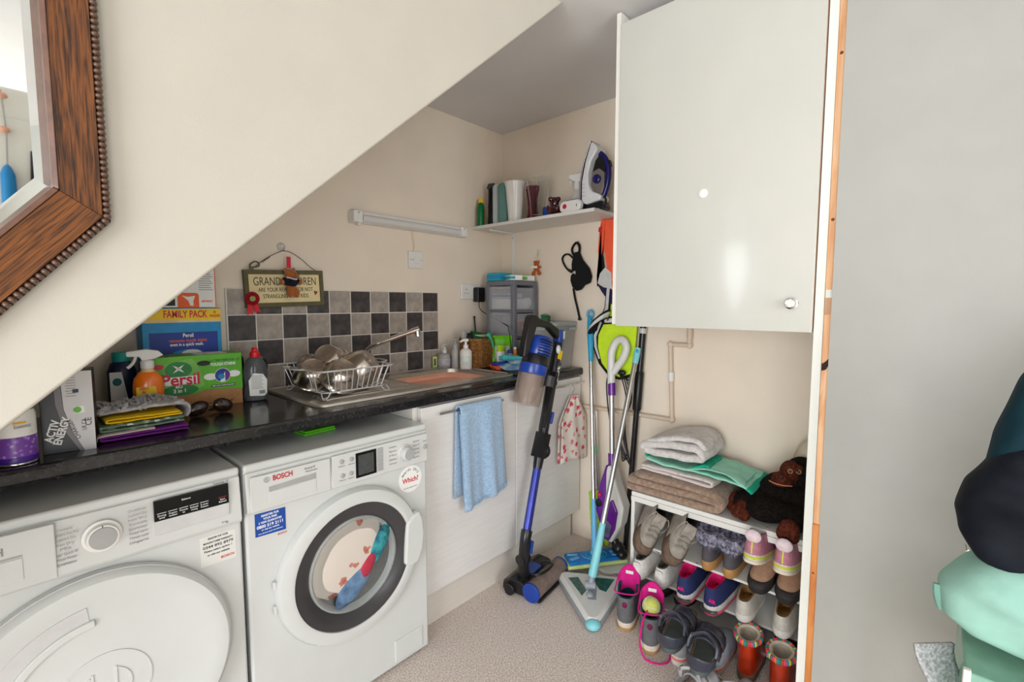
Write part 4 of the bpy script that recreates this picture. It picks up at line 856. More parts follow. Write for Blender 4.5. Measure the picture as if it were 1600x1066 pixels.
part(hk1, 'hook_wire', chrome, lambda m: m.tube([(0, -0.012, 0), (0.004, -0.018, -0.008), (0.002, -0.022, -0.019), (-0.004, -0.020, -0.015)], 0.0014, 6, smooth=3), smooth=True)
fur_b = M('bear_fur', (172, 96, 36), 1.0, var=0.2, vs=160, bump=0.7, bs=300, sheen=0.4)
navy_j = M('navy_jumper', (18, 22, 38), 0.95, var=0.2, vs=200, bump=0.4, bs=300)
bear = thing('teddy_keyring', 'small brown teddy bear in a navy jumper hanging in front of the sign', 'soft toy', (-1.285, -0.045, 1.29))
def furry(t, name, mat, ells, vox=0.004, smooth=2):
    m = MB()
    for e in ells: m.ell(*e)
    o = m.build(name, mat, t, True)
    md = o.modifiers.new('remesh', 'REMESH'); md.mode = 'VOXEL'; md.voxel_size = vox; md.use_smooth_shade = True
    sm = o.modifiers.new('smooth', 'SMOOTH'); sm.iterations = smooth * 3; sm.factor = 0.5
    return o
furry(bear, 'body', fur_b, [((0.002, 0, 0.098), (0.024, 0.02, 0.020)), ((0.020, -0.012, 0.092), (0.013, 0.013, 0.010)), ((-0.018, 0, 0.112), (0.008, 0.006, 0.009)), ((0.016, 0.002, 0.116), (0.008, 0.006, 0.008)), ((0, 0, 0.062), (0.022, 0.017, 0.026)), ((-0.033, -0.004, 0.064), (0.011, 0.010, 0.012)), ((0.038, -0.004, 0.066), (0.011, 0.010, 0.012)), ((-0.006, -0.008, 0.022), (0.013, 0.012, 0.020)), ((0.020, -0.008, 0.022), (0.013, 0.012, 0.020)), ((0.006, 0, 0.04), (0.022, 0.014, 0.012))], 0.003)
furry(bear, 'jumper', navy_j, [((0.002, -0.001, 0.063), (0.026, 0.020, 0.021)), ((-0.022, -0.002, 0.068), (0.013, 0.011, 0.012)), ((0.026, -0.002, 0.070), (0.014, 0.011, 0.012))], 0.003)
part(bear, 'red_strap', p_red, lambda m: m.bb((-0.012, -0.004, 0.12), (0.004, 0.0, 0.165)), bev=0.001)
for x in (0.012, 0.024): part(bear, 'eye', black_plastic, lambda m: m.ell((x, -0.020 + (0.024-x)*0.2, 0.100), (0.0025, 0.0025, 0.0025), 8, 6), smooth=True)
part(bear, 'collar', M('collar_white', (210, 212, 220), 0.9), lambda m: m.tube([(-0.018, -0.012, 0.084), (0.0, -0.022, 0.078), (0.018, -0.018, 0.076), (0.024, -0.006, 0.082)], 0.003, 6, smooth=3), smooth=True)
rs_ = thing('red_rosette', 'red pleated prize rosette with two ribbon tails pinned to the sign corner', 'rosette', (-1.425, -0.032, 1.288))
ros = M('rosette_red', (176, 26, 44), 0.6, var=0.2, vs=60); ros2 = M('ribbon_red', (214, 20, 40), 0.5, var=0.06)
def pleat(m, r0, r1, n, y):
    rs = [[Vector((r*math.cos(2*math.pi*j/n), y + (0.003 if j % 2 else -0.001), r*math.sin(2*math.pi*j/n))) for j in range(n)] for r in (r0, r1)]
    m.rings(rs, False, False)
part(rs_, 'pleated_disc', ros, lambda m: pleat(m, 0.010, 0.026, 48, -0.004), solid=0.001)
part(rs_, 'centre_button', M('rosette_gold', (168, 150, 90), 0.5), lambda m: m.lathe([(0.011, 0), (0.0105, 0.003), (0.0001, 0.0035)], (0, -0.003, 0), (0, -1, 0), 20), smooth=True)
part(rs_, 'button_rim', green2, lambda m: m.tube([(0.0105*math.cos(a), -0.006, 0.0105*math.sin(a)) for a in [2*math.pi*i/20 for i in range(20)]], 0.0012, 5, True), smooth=True)
text('1', rs_, black_ink, (0, -0.0068, 0), size=0.012)
for x0, dx in ((-0.006, -0.004), (0.010, 0.010)): part(rs_, 'ribbon_tail', ros2, lambda m: m.prism([(x0 - 0.009, -0.018), (x0 + 0.009, -0.018), (x0 + 0.010 + dx, -0.060 + dx*0.6), (x0 + dx, -0.054 + dx*0.6), (x0 - 0.009 + dx, -0.062 + dx*0.6)], 0.0, 0.0012))

# ================================================================ shelf on the right wall
shelf_m = M('white_shelf', (228, 224, 218), 0.4, var=0.015)
sh = thing('wall_shelf', 'white wall shelf on a bracket above the drawer tower', 'shelf', (-0.125, -0.4, 1.684))
part(sh, 'shelf_board', shelf_m, lambda m: m.bb((-0.125, -0.405, 0), (0.125, 0.398, 0.016)), bev=0.001)
for y in (0.305,):
    b = part(sh, 'bracket', white_plastic, lambda m: (m.bb((0.117, y - 0.010, -0.245), (0.124, y + 0.010, -0.001)), m.bb((-0.07, y - 0.009, -0.010), (0.12, y + 0.009, -0.001))), bev=0.0015)
    part(b, 'screw', grey_p, lambda m: m.cyl((0.116, y, -0.03), (0.1175, y, -0.03), 0.004, n=10))
ZS = 1.7005
# green bottle with yellow cap
t = thing('polish_bottle', 'green bottle with yellow cap and orange label at the end of the shelf', 'bottle', (-0.218, -0.042, ZS), 40)
part(t, 'bottle', M('bottle_green', (0, 112, 58), 0.35, var=0.06), lambda m: m.lathe([(0.028, 0), (0.030, 0.004), (0.030, 0.105), (0.022, 0.125), (0.013, 0.132)], sy=0.72), smooth=True)
part(t, 'cap', p_yel, lambda m: m.lathe([(0.0145, 0.130), (0.0145, 0.150), (0.012, 0.153)]), smooth=True)
lb = part(t, 'label', p_or, lambda m: m.prism(quad(-0.004, 0.014, 0.022, 0.096), 0.0185, 0.022)); text('Brasso', lb, black_ink, (0.008, -0.0224, 0.055), u=(0, 0, 1), v=(-1, 0, 0), size=0.026, width=0.07)
t = thing('black_applicator', 'tall slim black bottle with a slanted top on the shelf', 'bottle', (-0.185, -0.092, ZS), -40)
part(t, 'bottle', M('gloss_black', (14, 14, 20), 0.15, var=0.1), lambda m: m.lathe([(0.018, 0), (0.020, 0.02), (0.017, 0.06), (0.017, 0.20), (0.015, 0.215)], sy=0.8), smooth=True)
part(t, 'slanted_top', black_plastic, lambda m: m.prism([(-0.026, 0.208), (-0.016, 0.232), (0.018, 0.236), (0.021, 0.21), (-0.012, 0.200)], -0.012, 0.012), bev=0.004)
for lbl, c, y in (('pale grey rounded glasses case standing upright on the shelf', (176, 184, 182), -0.142), ('teal green rounded glasses case standing upright on the shelf', (84, 128, 122), -0.186)):
    t = thing('glasses_case', lbl, 'case', (-0.19, y, ZS), -44)
    part(t, 'case_shell', M('case_%d' % c[0], c, 0.45, var=0.06, vs=8), lambda m: m.prism(rrect(0.050, 0.215, 0.022, 6, 0, 0.112), -0.015, 0.015), bev=0.008, seg=3)
    part(t, 'case_base', M('case_%d' % c[0]), lambda m: m.bb((-0.024, -0.014, 0), (0.024, 0.014, 0.03)), bev=0.004)
def vase(name, label, loc, mat, prof, n=32, **k):
    t = thing(name, label, 'vase', loc); part(t, 'vase_wall', mat, lambda m: m.lathe(prof, n=n, **k), smooth=True); return t
porcelain = M('white_porcelain', (236, 234, 228), 0.2, var=0.01, coat=0.4)
v1 = vase('white_vase', 'glossy white flared porcelain vase on the shelf', (-0.165, -0.252, ZS), porcelain, [(0.036, 0), (0.038, 0.004), (0.037, 0.02), (0.044, 0.10), (0.052, 0.19), (0.060, 0.215), (0.058, 0.216), (0.049, 0.19), (0.040, 0.10), (0.032, 0.02), (0.001, 0.015)])
part(v1, 'foot_ring', porcelain, lambda m: m.lathe([(0.034, 0), (0.040, 0.001), (0.040, 0.008), (0.036, 0.012)], n=32), smooth=True)
rose_g = M('cranberry_glass', (150, 40, 66), 0.06, trans=0.6, var=0.2, vs=14, ior=1.25, coat=0.5)
v2 = vase('cranberry_vase', 'cranberry pink glass vase between the white and the clear vases', (-0.115, -0.335, ZS), rose_g, [(0.034, 0), (0.036, 0.005), (0.028, 0.05), (0.024, 0.10), (0.030, 0.16), (0.036, 0.19), (0.034, 0.19), (0.022, 0.10), (0.026, 0.05), (0.001, 0.01)])
part(v2, 'twisted_rib', rose_g, lambda m: [m.tube([((0.036 - 0.012*math.sin(i/14*math.pi))*math.cos(a + i*0.07), (0.036 - 0.012*math.sin(i/14*math.pi))*math.sin(a + i*0.07), 0.004 + i*0.0125) for i in range(15)], 0.004, 6) for a in (0.4, 1.6, 2.8, 4.0, 5.2)], smooth=True)
thin_g = M('thin_clear_glass', (246, 248, 248), 0.02, trans=1.0, var=0.0, ior=1.12)
v3 = vase('clear_vase', 'tall clear glass vase with a flared rim on the shelf', (-0.185, -0.425, ZS), thin_g, [(0.034, 0), (0.036, 0.003), (0.036, 0.02), (0.041, 0.09), (0.053, 0.17), (0.062, 0.205), (0.061, 0.206), (0.051, 0.17), (0.039, 0.09), (0.034, 0.02), (0.001, 0.018)])
part(v3, 'rim', M('glass_rim', (220, 224, 222), 0.05, var=0.02), lambda m: m.tube([(0.0615*math.cos(a), 0.0615*math.sin(a), 0.2055) for a in [2*math.pi*i/32 for i in range(32)]], 0.0009, 5, True), smooth=True)
t = thing('blue_pouch', 'bright blue folded pouch lying along the shelf behind the dark ornament', 'pouch', (-0.155, -0.545, ZS), -90)
part(t, 'pouch_body', M('royal_blue', (16, 74, 190), 0.6, var=0.1, vs=20, bump=0.2, bs=60), lambda m: m.prism([(-0.10, 0), (0.12, 0), (0.125, 0.060), (0.03, 0.070), (0.0, 0.05), (-0.098, 0.062)], -0.02, 0.02), bev=0.008, seg=3)
part(t, 'pouch_flap', M('royal_blue'), lambda m: m.prism([(0.02, 0.060), (0.124, 0.056), (0.115, 0.074), (0.05, 0.073)], -0.022, 0.018), bev=0.004)
t = thing('glass_ornament', 'dark cranberry glass ornament with a knobbly surface on the shelf', 'ornament', (-0.214, -0.555, ZS))
orn = M('dark_red_glass', (58, 12, 18), 0.08, var=0.4, vs=40, coat=0.6)
furry(t, 'ornament_body', orn, [((0, 0, 0.024), (0.034, 0.040, 0.024)), ((0.004, 0.004, 0.060), (0.022, 0.024, 0.030)), ((-0.012, 0.016, 0.078), (0.012, 0.013, 0.013)), ((0.012, -0.014, 0.078), (0.012, 0.013, 0.013)), ((-0.018, -0.026, 0.03), (0.014, 0.014, 0.014)), ((-0.020, 0.024, 0.028), (0.014, 0.014, 0.014))], 0.004, 1)
for k in range(9): part(t, 'glass_knob', orn, lambda m: m.ell((-0.026 + 0.004*(k % 3), -0.034 + k*0.0085, 0.018 + 0.012*((k*2) % 3)), (0.006, 0.006, 0.006), 8, 6), smooth=True)
t = thing('white_alarm', 'white oval device with a red button lying on the shelf by the iron', 'alarm', (-0.218, -0.658, ZS), -92)
part(t, 'casing', white_plastic, lambda m: m.prism(rrect(0.125, 0.056, 0.027, 8, 0, 0.028), -0.012, 0.014), bev=0.006, seg=3)
part(t, 'red_button', p_red, lambda m: m.lathe([(0.012, 0), (0.011, 0.003), (0.001, 0.004)], (-0.030, -0.013, 0.030), (0, -1, 0), 20), smooth=True)
part(t, 'slot', black_ink, lambda m: m.bb((0.038, -0.0148, 0.022), (0.041, -0.0135, 0.034)))
t = thing('white_spray', 'clear spray bottle with white trigger behind the iron', 'spray bottle', (-0.075, -0.59, ZS), -60)
part(t, 'bottle', M('frosted_clear', (214, 206, 196), 0.2, var=0.03), lambda m: m.lathe([(0.030, 0), (0.032, 0.004), (0.032, 0.10), (0.014, 0.13), (0.013, 0.145)], sy=0.7), smooth=True)
part(t, 'collar', white_plastic, lambda m: m.lathe([(0.016, 0.14), (0.016, 0.165), (0.012, 0.185)]), smooth=True)
part(t, 'trigger_head', white_plastic, lambda m: m.prism([(-0.044, 0.196), (-0.040, 0.214), (0.036, 0.222), (0.044, 0.205), (0.02, 0.18), (-0.012, 0.18)], -0.011, 0.011), bev=0.004)
part(t, 'trigger', white_plastic, lambda m: m.tube([(-0.022, 0, 0.196), (-0.032, 0, 0.178), (-0.030, 0, 0.160)], 0.004, 6, smooth=3), smooth=True)
# steam iron standing on its heel
ir = thing('steam_iron', 'white and dark blue steam iron standing upright on its heel', 'iron', (-0.16, -0.762, ZS), -90)
irw = M('iron_white', (226, 226, 228), 0.3, var=0.02, coat=0.2); irb = M('iron_blue', (26, 22, 96), 0.25, var=0.1); irg = M('iron_grey', (120, 112, 104), 0.3, var=0.06)
# local: x towards the viewer's right (handle side), z up to the tip
part(ir, 'soleplate', steel, lambda m: m.prism([(-0.078, 0.05), (-0.070, 0.03), (-0.068, 0.14), (-0.052, 0.22), (-0.014, 0.318), (-0.020, 0.318), (-0.060, 0.22), (-0.076, 0.14)], -0.035, 0.035), bev=0.003)
part(ir, 'soleplate_trim', irb, lambda m: m.prism([(-0.070, 0.03), (-0.060, 0.03), (-0.062, 0.14), (-0.046, 0.22), (-0.010, 0.312), (-0.014, 0.318), (-0.052, 0.22), (-0.068, 0.14)], -0.038, 0.038), bev=0.003)
part(ir, 'shell', irw, lambda m: m.prism([(-0.062, 0.04), (-0.030, 0.030), (0.040, 0.042), (0.046, 0.062), (0.030, 0.072), (-0.006, 0.088), (-0.024, 0.12), (-0.026, 0.17), (-0.012, 0.225), (0.022, 0.268), (0.020, 0.285), (-0.012, 0.315), (-0.046, 0.22), (-0.062, 0.14)], -0.040, 0.040), bev=0.012, seg=3)
part(ir, 'handle', irb, lambda m: m.tube([(0.012, 0, 0.262), (0.036, 0, 0.24), (0.056, 0, 0.20), (0.060, 0, 0.15), (0.050, 0, 0.10), (0.036, 0, 0.066)], 0.0135, 12, smooth=4), smooth=True)
part(ir, 'water_tank', irg, lambda m: m.prism([(-0.024, 0.12), (-0.006, 0.086), (0.034, 0.07), (0.046, 0.10), (0.046, 0.17), (0.018, 0.192), (-0.020, 0.18)], -0.018, 0.018), bev=0.005)
part(ir, 'inner_grip', black_plastic, lambda m: m.prism([(-0.022, 0.175), (0.02, 0.188), (0.050, 0.17), (0.046, 0.215), (0.020, 0.256), (-0.004, 0.23)], -0.014, 0.014), bev=0.004)
part(ir, 'temperature_dial', irb, lambda m: m.lathe([(0.020, 0), (0.020, 0.012), (0.015, 0.016), (0.001, 0.016)], (0.012, -0.018, 0.142), (0, -1, 0), 24), smooth=True)
part(ir, 'steam_button', black_plastic, lambda m: m.box((0.064, 0, 0.205), (0.018, 0.02, 0.03), (0, R(-14), 0)), bev=0.004)
part(ir, 'heel_rest', black_plastic, lambda m: m.prism([(-0.058, 0.0), (0.05, 0.0), (0.058, 0.012), (0.044, 0.040), (-0.03, 0.032), (-0.060, 0.038)], -0.032, 0.032), bev=0.006)
part(ir, 'cord', black_plastic, lambda m: m.tube([(0.036, -0.01, 0.06), (0.058, -0.02, 0.048), (0.062, -0.025, 0.02), (0.050, -0.02, 0.006), (0.02, -0.036, 0.005)], 0.005, 8, smooth=4), smooth=True)
for i in range(4): part(ir, 'level_mark', grey_ink, lambda m: m.bb((-0.052, -0.0412, 0.07 + i*0.018), (-0.042, -0.0398, 0.072 + i*0.018)))

# ================================================================ corner of the worktop
# drawer tower
tw = thing('drawer_tower', 'grey plastic drawer tower with clear drawers in the worktop corner', 'drawer tower', (-0.13, -0.195, ZC + 0.001))
tg = M('tower_grey', (112, 114, 122), 0.4, var=0.04); tclear = M('clear_drawer', (206, 208, 214), 0.15, var=0.03, alpha=0.32)
a, b = 0.098, 0.105
part(tw, 'tower_top', tg, lambda m: m.bb((-a, -b, 0.435), (a, b, 0.462)), bev=0.006)
for sx in (-1, 1):
    for sy in (-1, 1): part(tw, 'corner_post', tg, lambda m: m.bb((sx*a - 0.013*(sx+1), sy*b - 0.013*(sy+1), 0.0), (sx*a - 0.013*(sx-1), sy*b - 0.013*(sy-1), 0.44)), bev=0.004)
part(tw, 'tower_base', tg, lambda m: m.bb((-a, -b, 0.0), (a, b, 0.02)), bev=0.004)
for z in (0.155, 0.295): part(tw, 'divider', tg, lambda m: m.bb((-a + 0.002, -b + 0.002, z - 0.006), (a - 0.002, b - 0.002, z + 0.006)), bev=0.002)
part(tw, 'rear_panel', tg, lambda m: m.bb((a - 0.004, -b, 0.02), (a, b, 0.44)))
for z in (0.022, 0.163, 0.303):
    d = part(tw, 'drawer', tclear, lambda m: (m.bb((-a + 0.004, -b + 0.008, z), (-a + 0.007, b - 0.008, z + 0.128)), m.bb((-a + 0.007, -b + 0.006, z), (a - 0.01, -b + 0.009, z + 0.120)), m.bb((-a + 0.007, b - 0.009, z), (a - 0.01, b - 0.006, z + 0.12)), m.bb((-a + 0.007, -b + 0.009, z), (a - 0.01, b - 0.009, z + 0.003))))
    part(d, 'drawer_pull', tclear, lambda m: m.bb((-a - 0.004, -0.05, z + 0.112), (-a + 0.005, 0.05, z + 0.124)), bev=0.002)
def small_box(name, label, c, s, mat, rz=0, cat='box', deco=None):
    t = thing(name, label, cat, c, rz); part(t, 'carton', mat, lambda m: m.bb((-s[0]/2, -s[1]/2, 0), (s[0]/2, s[1]/2, s[2])), bev=0.002, seg=1)
    if deco: part(t, 'print_band', deco, lambda m: m.bb((-s[0]/2 - 0.0008, -s[1]/2 - 0.0008, s[2]*0.25), (-s[0]/2*0.2, s[1]/2 + 0.0008, s[2]*0.75)))
    return t
teal_b = M('teal_box', (44, 170, 178), 0.45, var=0.06)
zt_ = ZC + 0.464
small_box('medicine_box', 'turquoise medicine box on top of the drawer tower', (-0.165, -0.135, zt_), (0.10, 0.10, 0.045), teal_b, 0, deco=p_sky)
small_box('medicine_box', 'white and teal medicine box on the drawer tower, front edge', (-0.165, -0.235, zt_), (0.07, 0.13, 0.028), p_white, -30, deco=teal_b)
small_box('medicine_box', 'small white medicine box on the drawer tower, nearest the wall', (-0.07, -0.245, zt_), (0.08, 0.07, 0.030), p_white, -18, deco=leaf_g)
small_box('medicine_box', 'flat teal medicine box at the back of the drawer tower', (-0.075, -0.15, zt_), (0.09, 0.08, 0.034), M('teal_pale', (120, 186, 186), 0.45, var=0.05), 10, deco=p_white)
small_box('first_aid_box', 'white carton with a lime end inside the top clear drawer', (-0.13, -0.19, ZC + 0.310), (0.15, 0.15, 0.055), p_white, 0, deco=None)
small_box('first_aid_box', 'pale blue printed carton lying in the top clear drawer', (-0.15, -0.18, ZC + 0.367), (0.11, 0.13, 0.028), M('pale_blue_box', (186, 206, 222), 0.5, var=0.2, vs=20), 8, deco=p_navy)
t = thing('plaster_roll', 'white round roll in the top clear drawer', 'roll', (-0.085, -0.255, ZC + 0.345)); part(t, 'roll', p_white, lambda m: ring_y(m, (0, 0), [(0.026, -0.025), (0.026, 0.0), (0.012, 0.0), (0.012, -0.025)], 24), smooth=True)
t = thing('red_packet', 'red and orange packet in the lower clear drawer', 'packet', (-0.10, -0.24, ZC + 0.172)); part(t, 'packet_body', M('red_orange', (200, 70, 40), 0.5, var=0.3, vs=30), lambda m: m.ell((0, 0, 0.035), (0.04, 0.035, 0.035)), smooth=True); part(t, 'packet_seal', p_or, lambda m: m.bb((-0.03, -0.003, 0.06), (0.03, 0.003, 0.08)))
# black rod leaning behind the basket
t = thing('black_ruler', 'thin dark strip leaning against the wall beside the drawer tower', 'strip', (-0.262, -0.06, ZC)); part(t, 'strip_body', dark_p, lambda m: m.box((0.004, 0.02, 0.13), (0.010, 0.004, 0.26), (R(-9), R(3), 0)), bev=0.001); part(t, 'strip_tip', black_plastic, lambda m: m.box((0.0108, 0.041, 0.262), (0.011, 0.005, 0.012), (R(-9), R(3), 0)), bev=0.001)
# wicker basket, built of horizontal strands woven around uprights
bk = thing('wicker_basket', 'honey coloured wicker basket full of packets beside the sink', 'basket', (-0.336, -0.150, ZC + 0.001), 0)
wick = M('wicker', (172, 122, 66), 0.7, col2=(120, 76, 36), vs=90, bump=0.4, bs=200)
ba, bb2 = 0.088, 0.070
bl = rrect(2*ba, 2*bb2, 0.035, 5)
def around(k, n):   # point on the rounded outline
    f = k / n * len(bl); i = int(f) % len(bl); j = (i + 1) % len(bl); u = f - int(f)
    return bl[i][0]*(1-u) + bl[j][0]*u, bl[i][1]*(1-u) + bl[j][1]*u
NB = 60
for r in range(15):
    def strand(m, r=r):
        pts = []
        for k in range(NB):
            x, y = around(k, NB); q = 1 + 0.025*(1 if (k + r) % 2 else -1) + r*0.004
            pts.append((x*q, y*q, 0.006 + r*0.0094))
        m.tube(pts, 0.0048, 6, True)
    part(bk, 'strand', wick, strand, smooth=True)
for k in range(0, NB, 3):
    x, y = around(k, NB); part(bk, 'upright', wick, lambda m: m.tube([(x, y, 0.002), (x*1.05, y*1.05, 0.145)], 0.0035, 5), smooth=True)
part(bk, 'basket_floor', wick, lambda m: m.rings([[Vector((p[0]*0.97, p[1]*0.97, z)) for p in bl] for z in (0.001, 0.008)]))
part(bk, 'basket_rim', wick, lambda m: m.tube([(around(k, NB)[0]*1.075, around(k, NB)[1]*1.075, 0.148 + 0.002*(k % 2)) for k in range(NB)], 0.007, 6, True), smooth=True)
def packet(name, label, loc, w, h, mat, rot, cat='packet', mat2=None):
    t = thing(name, label, cat, loc, 0, rot=rot)
    m = MB()
    def fn(u, v, s):
        e = math.sin(math.pi*u)**0.6 * math.sin(math.pi*v)**0.5 if 0 < u < 1 and 0 < v < 1 else 0
        return Vector(((u - 0.5)*w, s*(0.002 + 0.016*e) + 0.004*nz(u*4, v*4, 1, w*50), v*h))
    m.grid(lambda u, v: fn(u, v, -1), 10, 10); m.grid(lambda u, v: fn(u, v, 1), 10, 10)
    m.build('pouch', mat, t, True)
    if mat2: MB().grid(lambda u, v: fn(0.12 + u*0.76, 0.1 + v*0.5, -1) + Vector((0, -0.0015, 0)), 8, 6).build('print_panel', mat2, t, True, solid=0.0006)
    return t
dkgreen = M('dark_green_pack', (10, 92, 44), 0.35, var=0.1)
packet('green_packet', 'dark green packet lying across the top of the wicker basket', (-0.355, -0.165, ZC + 0.105), 0.11, 0.085, dkgreen, (R(-20), R(12), R(-25)), mat2=None)
packet('black_packet', 'black packet sticking up at the left of the wicker basket', (-0.385, -0.145, ZC + 0.10), 0.05, 0.085, black_plastic, (R(-8), R(-16), R(-30)))
packet('seed_packet', 'lime and white refill packet standing behind the green capped bottle', (-0.278, -0.262, ZC + 0.03), 0.105, 0.14, M('lime_pack', (104, 190, 20), 0.35, var=0.08), (R(-6), 0, R(-42)), mat2=M('white_pack', (212, 220, 214), 0.4, var=0.15, vs=20))
t = thing('bowl_lid', 'cream shallow dish resting on the wicker basket', 'dish', (-0.315, -0.135, ZC + 0.150)); part(t, 'dish', M('cream_dish', (214, 200, 170), 0.5, var=0.04), lambda m: m.lathe([(0.03, 0), (0.052, 0.016), (0.055, 0.022), (0.050, 0.020), (0.028, 0.006), (0.001, 0.005)]), smooth=True); part(t, 'dish_rim', M('cream_dish'), lambda m: m.tube([(0.054*math.cos(i*0.35), 0.054*math.sin(i*0.35), 0.021) for i in range(18)], 0.0025, 6, True), smooth=True)
t = thing('green_clip', 'mint green plastic clip hooked over the basket rim', 'clip', (-0.335, -0.232, ZC + 0.13), -20); mint = M('mint_plastic', (50, 184, 146), 0.4, var=0.05)
part(t, 'clip_arm', mint, lambda m: m.tube([(-0.012, 0, 0.045), (-0.004, -0.006, 0.03), (0.004, -0.010, 0.01), (0.008, -0.012, -0.02)], [0.008, 0.007, 0.006, 0.005], 8, smooth=3), smooth=True); part(t, 'clip_jaw', mint, lambda m: m.ell((-0.010, 0.0, 0.044), (0.014, 0.006, 0.012)), smooth=True)
part(t, 'clip_spring', chrome, lambda m: m.cyl((-0.004, -0.012, 0.022), (0.004, -0.012, 0.022), 0.003), smooth=True)
t = thing('hair_brush', 'grey paddle brush handle poking out of the wicker basket', 'brush', (-0.395, -0.115, ZC + 0.09), 0, rot=(R(6), R(-20), 0)); part(t, 'brush_back', grey_p, lambda m: m.ell((0, 0, 0.075), (0.020, 0.008, 0.04)), smooth=True); part(t, 'brush_handle', black_plastic, lambda m: m.cyl((0, 0, 0.0), (0, 0, 0.045), 0.008), smooth=True)
# soap bottles
def pump(name, label, loc, r, h, mat, body2, head, rz=0, thin=False):
    t = thing(name, label, 'bottle', loc, rz)
    part(t, 'bottle', mat, lambda m: m.lathe([(r*0.92, 0), (r, 0.005), (r, h*0.85), (r*0.8, h*0.93), (0.012, h)]), smooth=True)
    if body2: part(t, 'label', body2, lambda m: m.lathe([(r*1.005, h*0.18), (r*1.012, h*0.19), (r*1.012, h*0.62), (r*1.005, h*0.63)]), smooth=True)
    part(t, 'collar', head, lambda m: m.lathe([(0.013, h), (0.013, h + 0.016), (0.007, h + 0.02), (0.005, h + 0.035)]), smooth=True)
    part(t, 'pump_spout', head, lambda m: m.tube([(0.012, 0, h + 0.04), (0, 0, h + 0.042), (-0.018, 0, h + 0.040), (-0.032, 0, h + 0.032)], [0.008, 0.008, 0.006, 0.004], 8), smooth=True)
    return t
clear_b = M('clear_bottle', (206, 204, 198), 0.12, trans=0.35, var=0.04, vs=14, ior=1.15, coat=0.3)
pump('soap_dispenser', 'white pump bottle of hand soap beside the sink, nearest the camera', (-0.474, -0.190, ZC + 0.006), 0.031, 0.105, M('white_soap', (234, 230, 224), 0.35, var=0.02), M('pale_label', (214, 226, 216), 0.5, var=0.1, vs=40), white_plastic, -20)
pump('soap_dispenser', 'slim clear spray bottle between the two soap bottles', (-0.492, -0.128, ZC + 0.006), 0.019, 0.105, clear_b, None, grey_p, 10)
pump('soap_dispenser', 'squat clear bottle of hand soap next to the tiles', (-0.508, -0.062, ZC + 0.006), 0.036, 0.075, clear_b, M('lilac_label', (190, 186, 196), 0.4, var=0.2, vs=40), M('clear_head', (220, 220, 216), 0.2, var=0.02), 30)
t = thing('matchbox_card', 'small lime and yellow card box leaning on the last tile', 'box', (-0.548, -0.030, ZC + 0.001), -30); part(t, 'card', M('lime_yellow', (206, 206, 120), 0.5, var=0.1), lambda m: m.bb((-0.012, -0.006, 0), (0.012, 0.006, 0.062)), bev=0.001); part(t, 'card_print', dkgreen, lambda m: m.bb((-0.006, -0.0068, 0.014), (0.006, -0.0058, 0.05)))
# lotion bottles and medicine clutter in front of the tower
t = thing('lotion_bottle', 'white lotion bottle with a lime green cap beside the basket', 'bottle', (-0.330, -0.300, ZC + 0.012), 0); part(t, 'bottle', p_white, lambda m: m.lathe([(0.025, 0), (0.027, 0.004), (0.025, 0.07), (0.022, 0.082)], sy=0.7), smooth=True); part(t, 'cap', M('lime_cap', (176, 214, 30), 0.4), lambda m: m.lathe([(0.0235, 0.080), (0.0235, 0.108), (0.021, 0.111)], sy=0.75), smooth=True); text('simple', t, p_navy, (-0.014, -0.0140, 0.056), u=(0.85, -0.5, 0), size=0.010, width=0.026)
t = thing('pill_tube', 'slim grey tube with a blue cap beside the lotion bottle', 'tube', (-0.280, -0.320, ZC + 0.012)); part(t, 'tube_body', M('tube_grey', (176, 174, 176), 0.4, var=0.2, vs=50), lambda m: m.lathe([(0.013, 0), (0.014, 0.003), (0.014, 0.07)]), smooth=True); part(t, 'cap', p_blue, lambda m: m.lathe([(0.0145, 0.068), (0.0145, 0.082), (0.012, 0.085)]), smooth=True)
t = thing('orange_tube', 'orange tube standing beside the power cable', 'tube', (-0.252, -0.330, ZC + 0.012)); part(t, 'tube_body', M('orange_tube', (224, 128, 30), 0.4, var=0.08), lambda m: m.lathe([(0.011, 0), (0.012, 0.003), (0.011, 0.08), (0.007, 0.09)]), smooth=True); part(t, 'cap', white_plastic, lambda m: m.lathe([(0.008, 0.088), (0.008, 0.098)]), smooth=True)
tray = thing('dark_tray', 'flat dark folder under the medicine packets at the worktop edge', 'tray', (-0.345, -0.435, ZC + 0.001), -8); part(tray, 'tray_body', dark_p, lambda m: m.bb((-0.10, -0.11, 0), (0.10, 0.10, 0.008)), bev=0.003); part(tray, 'tray_lip', black_plastic, lambda m: m.bb((-0.102, -0.113, 0.0), (0.102, -0.107, 0.011)), bev=0.001)
def tube_pack(name, label, loc, L, r, mat, cap, rz, cat='tube'):
    t = thing(name, label, cat, loc, rz)
    m = MB(); rs = []
    for i in range(9):
        u = i/8; w = r*(0.75 + 0.5*u); h = r*(1 - u)**0.6 + 0.0015
        rs.append([Vector((-L/2 + u*L, w*math.cos(a), r + h*math.sin(a))) for a in [2*math.pi*j/14 for j in range(14)]])
    m.rings(rs).build('tube_body', mat, t, True)
    part(t, 'cap', cap, lambda m: m.cyl((-L/2 - 0.018, 0, r), (-L/2 + 0.002, 0, r), r*0.62), smooth=True)
    return t
aqua = M('aqua_pack', (74, 186, 196), 0.4, var=0.15, vs=30)
tube_pack('toothpaste_tube', 'aqua and white tube on top of the medicine packets', (-0.325, -0.400, ZC + 0.050), 0.135, 0.016, aqua, M('aqua_cap', (40, 170, 170), 0.4), -38)
tube_pack('toothpaste_tube', 'dark blue tube poking out left of the medicine packets', (-0.385, -0.37, ZC + 0.026), 0.09, 0.012, M('blue_tube', (30, 70, 170), 0.4, var=0.1), p_blue, -20)
